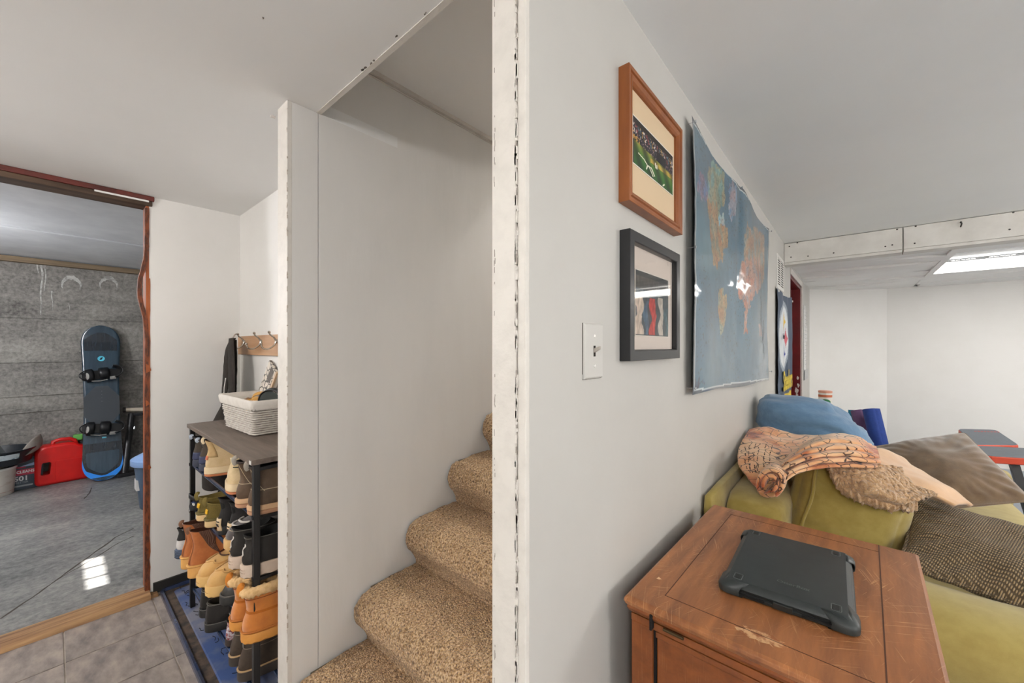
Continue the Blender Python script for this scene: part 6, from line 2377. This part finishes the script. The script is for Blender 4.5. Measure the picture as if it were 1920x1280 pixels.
def b_bw(t):
    s = Shoe('sneaker', .285, .102, .042, 1.12)
    last = s.upper(leather('black_leather_dull', (42, 38, 34), (32, 29, 27), .6), t)
    s.lining(last, M_LINB, t, .055)
    s.build_sole(pm('off_white_sole', (206, 186, 168), .55, col2=(194, 172, 152), vscale=20), t, .008, lug=True)
    s.band('sole_groove', pm('sole_groove', (170, 146, 128), .7), t, .020, .0012, 1.06)
    s.band('sole_groove', pm('sole_groove', (170, 146, 128), .7), t, .030, .0012, 1.06)
    s.band('collar_piping', pm('grey_piping', (96, 92, 86), .7), t, s.top() - .012, .0014, 1.005)
    s.decal('heel_mark', pm('white_mark', (206, 200, 192), .6), t, .074, .112, PI - .14, PI + .05, 1.015, shape=lambda q: (PI - .05 - .10 * math.sin(q * 9), PI + .08 - .10 * math.sin(q * 9)))
    s.decal('side_stripe', pm('grey_piping', (96, 92, 86), .7), t, .080, .083, -PI / 2 - .5, -PI / 2 + .3, 1.012)
pair('sneaker', ['black sneaker with thick off-white sole left of the front rack leg', 'black sneaker with thick off-white sole behind the front rack leg'], 'pair of black sneakers with off-white soles', [(-1.690, .420, -.03), (-1.592, .430, .0)], T2, b_bw)


# -- tier 3
def b_white(t):
    s = Shoe('sneaker', .29, .105, .040, 1.1)
    last = s.upper(leather('white_leather', (214, 212, 210), (200, 198, 197), .5), t)
    s.lining(last, M_LINB, t)
    s.build_sole(pm('slate_ribbed_sole', (74, 88, 112), .6), t, .007)
    for k in range(5):
        s.band('sole_rib', pm('dark_rib', (40, 48, 62), .7), t, .006 + .0075 * k, .0016, 1.055)
    s.decal('black_overlay', leather('black_overlay', (30, 29, 30), (38, 37, 37), .6), t, .085, .140, PI - 1.3, PI + 1.3, 1.012)
    s.laces(M_PLATE, t, .08, .12, 4)
pair('sneaker', ['white sneaker with ribbed slate sole poking out beside the left rack leg'], 'white sneaker', [(-2.432, .388, .10)], T3, b_white)


def b_chelsea(t):
    s = Shoe('boot', .285, .102, .044, .92, hw=.80)
    m = leather('tan_nubuck', (182, 106, 48), (160, 88, 36), .7, bump=.2, bscale=80, sheen=.2)
    last = s.upper(m, t, dip=.010)
    s.lining(last, leather('dark_brown_lining', (88, 52, 34), (74, 42, 28), .9), t, .07)
    so_ = pm('honey_sole', (216, 164, 92), .5, col2=(204, 150, 78), vscale=14)
    s.build_sole(so_, t, .008)
    s.band('rand', so_, t, .052, .005, 1.045)
    for sg in (1, -1):
        s.decal('elastic_gore', pm('brown_elastic', (92, 62, 48), .9, bump=.7, bscale=260, bkind='wave'), t, .090, .198, 0, 0, 1.014, nz=10, np_=8,
                shape=lambda q: ((PI / 2 + .62 - .18 * math.sin(q * PI) - .75 * (1 - q) ** 2 * .6), (PI / 2 - .15 + .0 * q + .30 * (1 - q) ** 2)) if sg > 0 else ((-PI / 2 - .62 + .18 * math.sin(q * PI) + .75 * (1 - q) ** 2 * .6), (-PI / 2 + .15 - .30 * (1 - q) ** 2)))
    s.loop(pm('brown_loop', (120, 84, 62), .8), t, .022, .0042)
    s.decal('back_strip', leather('tan_strip', (190, 116, 60), (170, 96, 42), .7), t, .06, .200, PI - .10, PI + .10, 1.02)
pair('chelsea_boot', ['tan chelsea boot with honey sole, outer one of the pair by the left rack leg', 'tan chelsea boot with honey sole beside the tan moccasin shoe'], 'pair of tan chelsea boots', [(-2.300, .388, .02), (-2.190, .392, -.04)], T3, b_chelsea, 'boot')


def b_moc(t):
    s = Shoe('low', .285, .104, .040, 1.12)
    m = leather('sand_nubuck', (214, 170, 104), (204, 158, 92), .8, bump=.15, bscale=90, sheen=.2)
    last = s.upper(m, t, dip=.012)
    s.lining(last, M_LINT, t, .04)
    s.build_sole(pm('sand_sole', (216, 176, 110), .6), t, .007, lug=True)
    s.band('sole_line', pm('sand_line', (176, 132, 76), .7), t, .020, .0012, 1.05)
    # moccasin seam: a raised ridge round the toe
    pts = [s.at(.086 + .004 * math.cos(j), -1.25 + 2.5 * j / 16, .99) + Vector((0, 0, .004)) for j in range(17)]
    MB().tube(pts, .0040, 6).build('apron_seam', m, t, smooth=True)
    for k, zz in enumerate((.100, .110)):
        pts = [s.at(zz, -.75 + 1.5 * j / 10, 1.03) + Vector((0, .004, .005 + .004 * k)) for j in range(11)]
        MB().tube(pts, .0028, 6).build('lace', pm('brown_lace', (74, 46, 34), .8), t, smooth=True)
    MB().lathe([(.005, 0), (.005, .0015)], 10).xf(Matrix.Translation(s.at(.098, 1.0, 1.03)) @ Matrix.Rotation(1.0, 4, 'X')).build('eyelet', M_DARK, t)
    shifted(t, .292)
pair('moccasin', ['sand coloured moccasin shoe, toe out, beside the chelsea boots', 'sand coloured moccasin shoe, toe out, beside the black boot'], 'pair of sand moccasin shoes', [(-2.082, .395, .02), (-1.972, .402, .0)], T3, b_moc, toe_out=True)


def b_black(t):
    s = Shoe('tallboot', .27, .098, .030, .84)
    last = s.upper(leather('black_pebble', (40, 38, 36), (54, 51, 47), .42, bump=.5, bscale=50), t, dip=.006, wob=.004)
    s.lining(last, M_LINR, t, .06)
    s.build_sole(pm('black_lug', (34, 33, 32), .65), t, .006, lug=True)
    s.band('welt', pm('grey_welt', (84, 80, 76), .6), t, .036, .003, 1.03)
    for zz in (.11, .13, .15):
        s.band('crease', leather('black_pebble', (40, 38, 36), (54, 51, 47), .42, bump=.5, bscale=50), t, zz, .004, .99)
    shifted(t, .277)
pair('ankle_boot', ['black creased leather boot with red lining, toe out, third shelf', 'black creased leather boot behind the wheat fur boot'], 'pair of black leather boots', [(-1.862, .425, .04), (-1.766, .450, .0)], T3, b_black, 'boot', toe_out=True)


def b_wheat(t):
    s = Shoe('boot', .275, .110, .030, .80, hw=.84)
    m = leather('wheat_suede', (196, 118, 36), (178, 100, 26), .85, bump=.25, bscale=120, sheen=.35)
    last = s.upper(m, t, dip=.010)
    s.lining(last, pm('fleece_lining', (226, 190, 140), .95, col2=(206, 166, 112), vscale=60, bump=.8, bscale=150), t, .04)
    s.build_sole(pm('wheat_sole', (206, 142, 62), .6, col2=(190, 124, 48), vscale=20), t, .006, lug=True)
    s.band('fleece_collar', pm('fleece_lining', (226, 190, 140), .95, col2=(206, 166, 112), vscale=60, bump=.8, bscale=150), t, s.top() + .004, .012, .93, fur=.010)
    s.band('welt', pm('wheat_welt', (170, 100, 34), .7), t, .040, .003, 1.03)
    s.band('stitching', pm('rust_stitch', (128, 66, 24), .8), t, s.top() - .022, .0014, 1.008)
    s.decal('heel_strap', leather('wheat_dark', (180, 104, 30), (160, 88, 22), .85), t, .095, .103, PI - 1.9, PI + 1.9, 1.02)
    s.loop(leather('wheat_loop', (206, 130, 48), (188, 112, 36), .85), t, .036, .0060)
pair('fleece_boot', ['wheat suede boot with cream fleece collar left of the front rack leg', 'wheat suede boot with cream fleece collar behind the front rack leg'], 'pair of wheat fleece boots', [(-1.672, .416, -.06), (-1.570, .424, .0)], T3, b_wheat, 'boot')


# -- bottom tier
def b_clog(t):
    s = Shoe('clog', .29, .112, .034, 1.2, hw=.82)
    last = s.upper(leather('black_polished', (24, 23, 22), (32, 30, 28), .22, spec=.6), t, dip=.010)
    s.lining(last, leather('dark_olive_inner', (66, 60, 50), (54, 49, 41), .5), t, .05)
    s.build_sole(pm('black_clog_sole', (22, 21, 20), .45), t, .006)
    s.band('edge_piping', pm('grey_edge', (104, 100, 94), .4), t, s.top() - .006, .0014, 1.005)
    s.band('sole_line', pm('grey_edge', (104, 100, 94), .4), t, .036, .0012, 1.04)
pair('clog', ['black polished clog, far one of the pair on the bottom shelf', 'black polished clog nearest the front rack leg, bottom shelf'], 'pair of black clogs', [(-2.195, .432, .0), (-2.068, .425, -.10)], T4, b_clog, 'clog')


def b_plaid(t):
    s = Shoe('low', .26, .094, .022)
    m = pm('plaid_flannel', (120, 40, 40), .9, col2=(206, 200, 206), vscale=70, vlo=.45, vhi=.55, stretch=(1, 1, 2.2))
    last = s.upper(m, t)
    s.lining(last, M_LINB, t, .04)
    s.build_sole(pm('dark_sole', (56, 44, 38), .7), t)
pair('slipper', ['red plaid slipper between the clogs and dark boots, bottom shelf'], 'plaid slipper', [(-1.905, .458, .05)], T4, b_plaid, 'slipper')


def b_dkbrown(t):
    s = Shoe('tallboot', .285, .102, .034, .80, hw=.80)
    m = leather('dusty_brown_leather', (74, 62, 52), (56, 46, 38), .6, bump=.4, bscale=45)
    last = s.upper(m, t, dip=.026)
    s.lining(last, M_LINB, t, .07)
    s.build_sole(pm('dark_boot_sole', (58, 50, 44), .7), t, .006)
    s.band('welt', pm('tan_welt', (176, 144, 104), .7), t, .038, .0032, 1.03)
    s.band('seam', pm('pale_seam', (128, 112, 96), .7), t, .110, .0012, 1.008)
    s.decal('back_strip', pm('grey_strip', (150, 146, 142), .6), t, .11, .196, PI - .07, PI + .07, 1.015)
pair('ankle_boot', ['dark dusty brown boot left of the front rack leg, bottom shelf', 'dark dusty brown boot nearest the front rack leg, bottom shelf'], 'pair of dark brown boots', [(-1.775, .440, .04), (-1.672, .440, .0)], T4, b_dkbrown, 'boot')

# tan board standing behind the rack
MBt = MB().box(-2.66, -2.36, YH - .016, YH - .004, .02, RT - .03)
o = MBt.build('cardboard_sheet', pm('tan_card', (206, 168, 112), .8, col2=(196, 156, 100), vscale=6), None)
tag(o, 'tan cardboard sheet standing on the floor behind the shoe rack', 'cardboard')
o = soft_box(.26, .03, .14, .012, 6).xf(Matrix.Translation((-2.19, YH - .036, RT - .095))).build('dark_pouch', pm('black_cloth', (22, 21, 22), .9), None)
weld(o)
tag(o, 'black cloth pouch at the back of the top shelf', 'pouch')

# ------------------------------------------------------------------ basket and what is in it
M_WICK = pm('white_paper_rope', (216, 210, 202), .75, col2=(196, 188, 178), vscale=60, bump=.6, bscale=220)
bs = thing('wicker_basket', 'white woven basket with cloth liner on the shoe rack', 'basket', (-2.13, .640, RT + .0005), math.radians(2.0))
bx, by, bhh = .178, .082, .150
def bring(z, n=None, off=0.0):
    k = 1 + .20 * z / bhh
    return bx * k + off, by * k + off
rows_n = 15
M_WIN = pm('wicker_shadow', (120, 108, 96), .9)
def rect_ring(ax, ay, r, n=6):
    return rrect(2 * ax, 2 * ay, r, n)
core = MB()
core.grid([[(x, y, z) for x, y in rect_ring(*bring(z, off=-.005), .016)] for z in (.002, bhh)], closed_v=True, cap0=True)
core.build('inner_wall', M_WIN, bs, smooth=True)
for k in range(rows_n):
    z = .006 + (bhh - .012) * k / (rows_n - 1)
    ax, ay = bring(z)
    ring = rect_ring(ax, ay, .018, 5)
    pts = []
    m = len(ring)
    per = 0.0
    for i in range(m):
        p, q = Vector(ring[i]), Vector(ring[(i + 1) % m])
        L_ = (q - p).length
        n = max(1, int(L_ / .011))
        for j in range(n):
            s = p.lerp(q, j / n)
            per += L_ / n
            nrm = Vector((s.x / ax, s.y / ay)).normalized()
            off = .0022 * math.sin(per * 2 * PI / .052 + k * PI)
            pts.append((s.x + nrm.x * off, s.y + nrm.y * off, z))
    MB().tube(pts, .0040, 6, closed=True).build('woven_row', M_WICK, bs, smooth=True)
_r2 = rect_ring(*bring(bhh, off=.004), .02, 5)
_lin = []
for (dz, off) in ((-.034, .0075), (-.020, .009), (-.002, .009), (.007, .004), (.006, -.004), (-.02, -.010), (-.10, -.02)):
    row = []
    for i, (x, y) in enumerate(rect_ring(*bring(bhh + min(0, dz), off=off), .02, 8)):
        zz = bhh + dz + (.004 * math.sin(i * 1.7) if dz < -.03 and off > 0 else 0) + .0015 * math.sin(i * 2.3)
        row.append((x, y, zz))
    _lin.append(row)
MB().grid(_lin, closed_v=True).build('cloth_liner', pm('white_cotton', (222, 216, 208), .85, col2=(212, 205, 196), vscale=20, bump=.4, bscale=90), bs, smooth=True, auto=70)


def glove(par, M, col, col2):
    m = leather('work_glove_' + str(col[0]), col, col2, .8, bump=.5, bscale=60)
    palm = soft_box(.10, .085, .035, .016, 8, wob=.006, seed=3)
    weld(palm.xf(M).build('palm', m, par))
    for k in range(4):
        y = -.032 + .021 * k
        L_ = (.055, .066, .062, .050)[k]
        MB().tube([M @ Vector((.04, y, .004)), M @ Vector((.04 + L_ * .5, y * 1.1, .012)), M @ Vector((.04 + L_, y * 1.15, -.004))], [.0115, .0110, .0085], 10).build('finger', m, par, smooth=True)
    MB().tube([M @ Vector((-.01, -.04, .004)), M @ Vector((.025, -.062, .012)), M @ Vector((.05, -.066, .002))], [.013, .012, .009], 10).build('thumb', m, par, smooth=True)
    MB().grid([[M @ Vector((-.05 - .02 * q, math.cos(a * PI / 9) * .045, math.sin(a * PI / 9) * .022)) for a in range(18)] for q in (0, 1, 2)], closed_v=True).build('cuff', m, par, smooth=True, solid=.003)


g1 = thing('work_glove', 'yellow tan leather work glove lying in the basket', 'glove', (-2.07, .63, RT + bhh - .022), math.radians(-25), 'work gloves in the basket')
glove(g1, Matrix.Rotation(.25, 4, 'Y'), (206, 158, 84), (184, 134, 64))
g2 = thing('work_glove', 'brown leather work glove tucked behind the yellow one', 'glove', (-2.19, .655, RT + bhh - .030), math.radians(15), 'work gloves in the basket')
glove(g2, Matrix.Rotation(-.15, 4, 'Y'), (140, 104, 70), (116, 84, 54))
hd = thing('goggles', 'black goggles at the right end of the basket', 'goggles', (-1.965, .650, RT + bhh - .01), math.radians(20))
rows = []
for k in range(17):
    a = PI * k / 16
    rows.append([(math.cos(a) * .075, -.02 + d, .0 + math.sin(a) * h) for d, h in ((0, .052), (.015, .060), (.05, .055))])
MB().grid(rows).build('frame', M_BIND, hd, smooth=True, solid=.006)
MB().grid([[(math.cos(PI * k / 16) * r, -.02 + .004 * (1 - r / .07), math.sin(PI * k / 16) * r * .7) for r in (.0, .035, .068)] for k in range(17)]).build('lens', pm('smoked_lens', (52, 60, 60), .12, spec=.7), hd, smooth=True)

# patterned tile board leaning behind the basket
pb_ = thing('patterned_board', 'white board with pebble pattern leaning behind the basket', 'board', (-2.335, YH - .062, RT + .0005), rot=(math.radians(-9), 0, 0))
def pebble_mat():
    m = pm('pebble_print', (214, 204, 190), .5)
    nt = m.node_tree
    N, L = nt.nodes, nt.links
    tc = N.new('ShaderNodeTexCoord')
    v = N.new('ShaderNodeTexVoronoi'); v.feature = 'DISTANCE_TO_EDGE'; v.inputs['Scale'].default_value = 26
    L.new(tc.outputs['Object'], v.inputs['Vector'])
    r = N.new('ShaderNodeMapRange'); r.inputs['From Min'].default_value = .04; r.inputs['From Max'].default_value = .08
    L.new(v.outputs['Distance'], r.inputs['Value'])
    mx = N.new('ShaderNodeMix'); mx.data_type = 'RGBA'
    mx.inputs['A'].default_value = lin((66, 58, 50)); mx.inputs['B'].default_value = lin((214, 204, 190))
    L.new(r.outputs[0], mx.inputs['Factor']); L.new(mx.outputs['Result'], N['Principled BSDF'].inputs['Base Color'])
    return m
pbM = Matrix.Translation((0, 0, .0)) @ Matrix.Rotation(math.radians(26), 4, 'Y')
MB().box(-.085, .04, -.004, .008, .045, .315).xf(pbM).build('patterned_face', pebble_mat(), pb_)
MB().box(.0405, .058, -.004, .012, .045, .315).xf(pbM).build('pale_edge', pm('pale_wood_edge', (206, 178, 146), .6), pb_)
MB().box(.058, .095, .004, .012, .06, .305).xf(pbM).build('grey_backing', pm('grey_backing', (130, 118, 106), .7), pb_)
MB().box(-.03, .02, -.0052, -.0041, .235, .305).xf(pbM).build('grey_square', pm('charcoal_print', (98, 90, 84), .7), pb_)
MB().box(-.10, .10, -.004, .012, .0, .044).build('stand_foot', pm('grey_backing', (130, 118, 106), .7), pb_)

# ------------------------------------------------------------------ hook board and the bag
hb0 = at(452, 648, Y=YH - .02)
hz0, hz1 = CZ - .045, CZ + .062
hk = thing('coat_hook_board', 'light wooden board with metal hooks on the back wall', 'coat rack', (0, 0, 0))
MB().box(-2.79, -1.80, YH - .018, YH - .0005, hz0, hz1).build('board', pm('light_maple', (190, 150, 114), .5, col2=(176, 134, 98), vscale=6, stretch=(.4, 5, 5)), hk, bevel=.0015)
M_NICK = pm('satin_nickel', (186, 176, 164), .25, metal=.95)
def hook(x, par):
    y = YH - .018
    zt = hz1 + .010
    g = thing('hook', '', '', (0, 0, 0))
    for k in ('label', 'category'):
        if k in g:
            del g[k]
    g.parent = par
    pts = [(x, y - .035, zt), (x, y - .030, zt - .012), (x, y - .012, zt - .028), (x, y - .006, zt - .045), (x, y - .014, zt - .066), (x, y - .038, zt - .082), (x, y - .062, zt - .078), (x, y - .070, zt - .058)]
    P = catmull([[Vector(p) for p in pts]] * 2, 1, 30)[0]
    MB().tube(P, .0042, 8).build('hook_wire', M_NICK, g, smooth=True)
    for q in (P[0], P[-1]):
        MB().lathe([(.0005, -.007), (.005, -.005), (.007, 0), (.005, .005), (.0005, .007)], 10, q).build('hook_ball', M_NICK, g, smooth=True)
    MB().lathe([(.011, y - .006), (.012, y - .001)], 12, (x, 0, zt - .045), axis='y').build('hook_plate', M_NICK, g, smooth=True)
for x in (-2.66, -2.38, -2.16):
    hook(x, hk)

M_BAG = pm('black_brown_canvas', (48, 42, 37), .85, col2=(36, 31, 28), vscale=40, bump=.5, bscale=200)
bg = thing('shoulder_bag', 'black canvas bag hanging by its straps from the hook board', 'bag', (0, 0, 0))
def strap(pts, w, name='strap'):
    P = catmull([[Vector(p) for p in pts]] * 2, 1, 24)[0]
    rows = []
    for i, p in enumerate(P):
        t = i / 24
        ww = w * (.75 + .5 * math.sin(PI * min(1, t * 1.1)))
        ring = []
        for k in range(12):
            a = 2 * PI * k / 12
            ring.append(p + Vector((math.cos(a) * ww, -abs(0) + math.sin(a) * .010 + .002 * fbm(p, 30, k * .1), 0)))
        rows.append(ring)
    return MB().grid(rows, closed_v=True, cap0=True, cap1=True).build(name, M_BAG, bg, smooth=True, auto=60)
yb_ = YH - .085
strap([(-2.66, yb_ + .01, CZ + .050), (-2.675, yb_ - .01, CZ - .02), (-2.70, yb_ - .015, CZ - .16), (-2.715, yb_ - .02, CZ - .30), (-2.71, yb_ - .02, CZ - .36)], .040)
strap([(-2.65, yb_ + .0, CZ + .048), (-2.61, yb_ - .012, CZ - .02), (-2.575, yb_ - .018, CZ - .16), (-2.58, yb_ - .02, CZ - .30), (-2.60, yb_ - .02, CZ - .36)], .044)
strap([(-2.655, yb_ + .012, CZ + .04), (-2.645, yb_ + .008, CZ - .06), (-2.64, yb_ + .006, CZ - .20), (-2.64, yb_ + .006, CZ - .34)], .046)
rows = []
for k in range(15):
    t = k / 14
    z = CZ - .27 - .50 * t
    hw_ = .050 + .060 * min(1, t * 1.9) - .02 * max(0, t - .8) * 5
    hd_ = .045 + .055 * min(1, t * 2.0)
    cx = -2.655 - .010 * t
    rows.append([(cx + hw_ * math.copysign(abs(math.cos(a * PI / 12)) ** .7, math.cos(a * PI / 12)) + .006 * fbm((a, t * 5, 0), .9), YH - .012 - hd_ + hd_ * math.copysign(abs(math.sin(a * PI / 12)) ** .7, math.sin(a * PI / 12)), z) for a in range(24)])
MB().grid(rows, closed_v=True, cap0=True, cap1=True).build('body', M_BAG, bg, smooth=True, auto=70)
weld(soft_box(.10, .05, .12, .02, 8).xf(Matrix.Translation((-2.70, YH - .215, CZ - .50))).build('pocket', M_BAG, bg))
MB().tube([(-2.600, yb_ - .040, CZ - .17), (-2.605, yb_ - .045, CZ - .22), (-2.615, yb_ - .045, CZ - .27)], .003, 6).build('cord', M_PLATE, bg)
MB().grid([[(-2.600 - .022 * q, yb_ - .046, CZ - .25), (-2.595 - .028 * q, yb_ - .046, CZ - .33)] for q in (0, 1)]).build('white_tag', M_PLATE, bg, solid=.001)
MB().tube([(-2.66, YH - .055, CZ + .075), (-2.66, YH - .065, CZ + .072), (-2.66, YH - .072, CZ + .06), (-2.66, yb_ + .005, CZ + .045)], .003, 6).build('hanging_ring', M_NICK, bg)
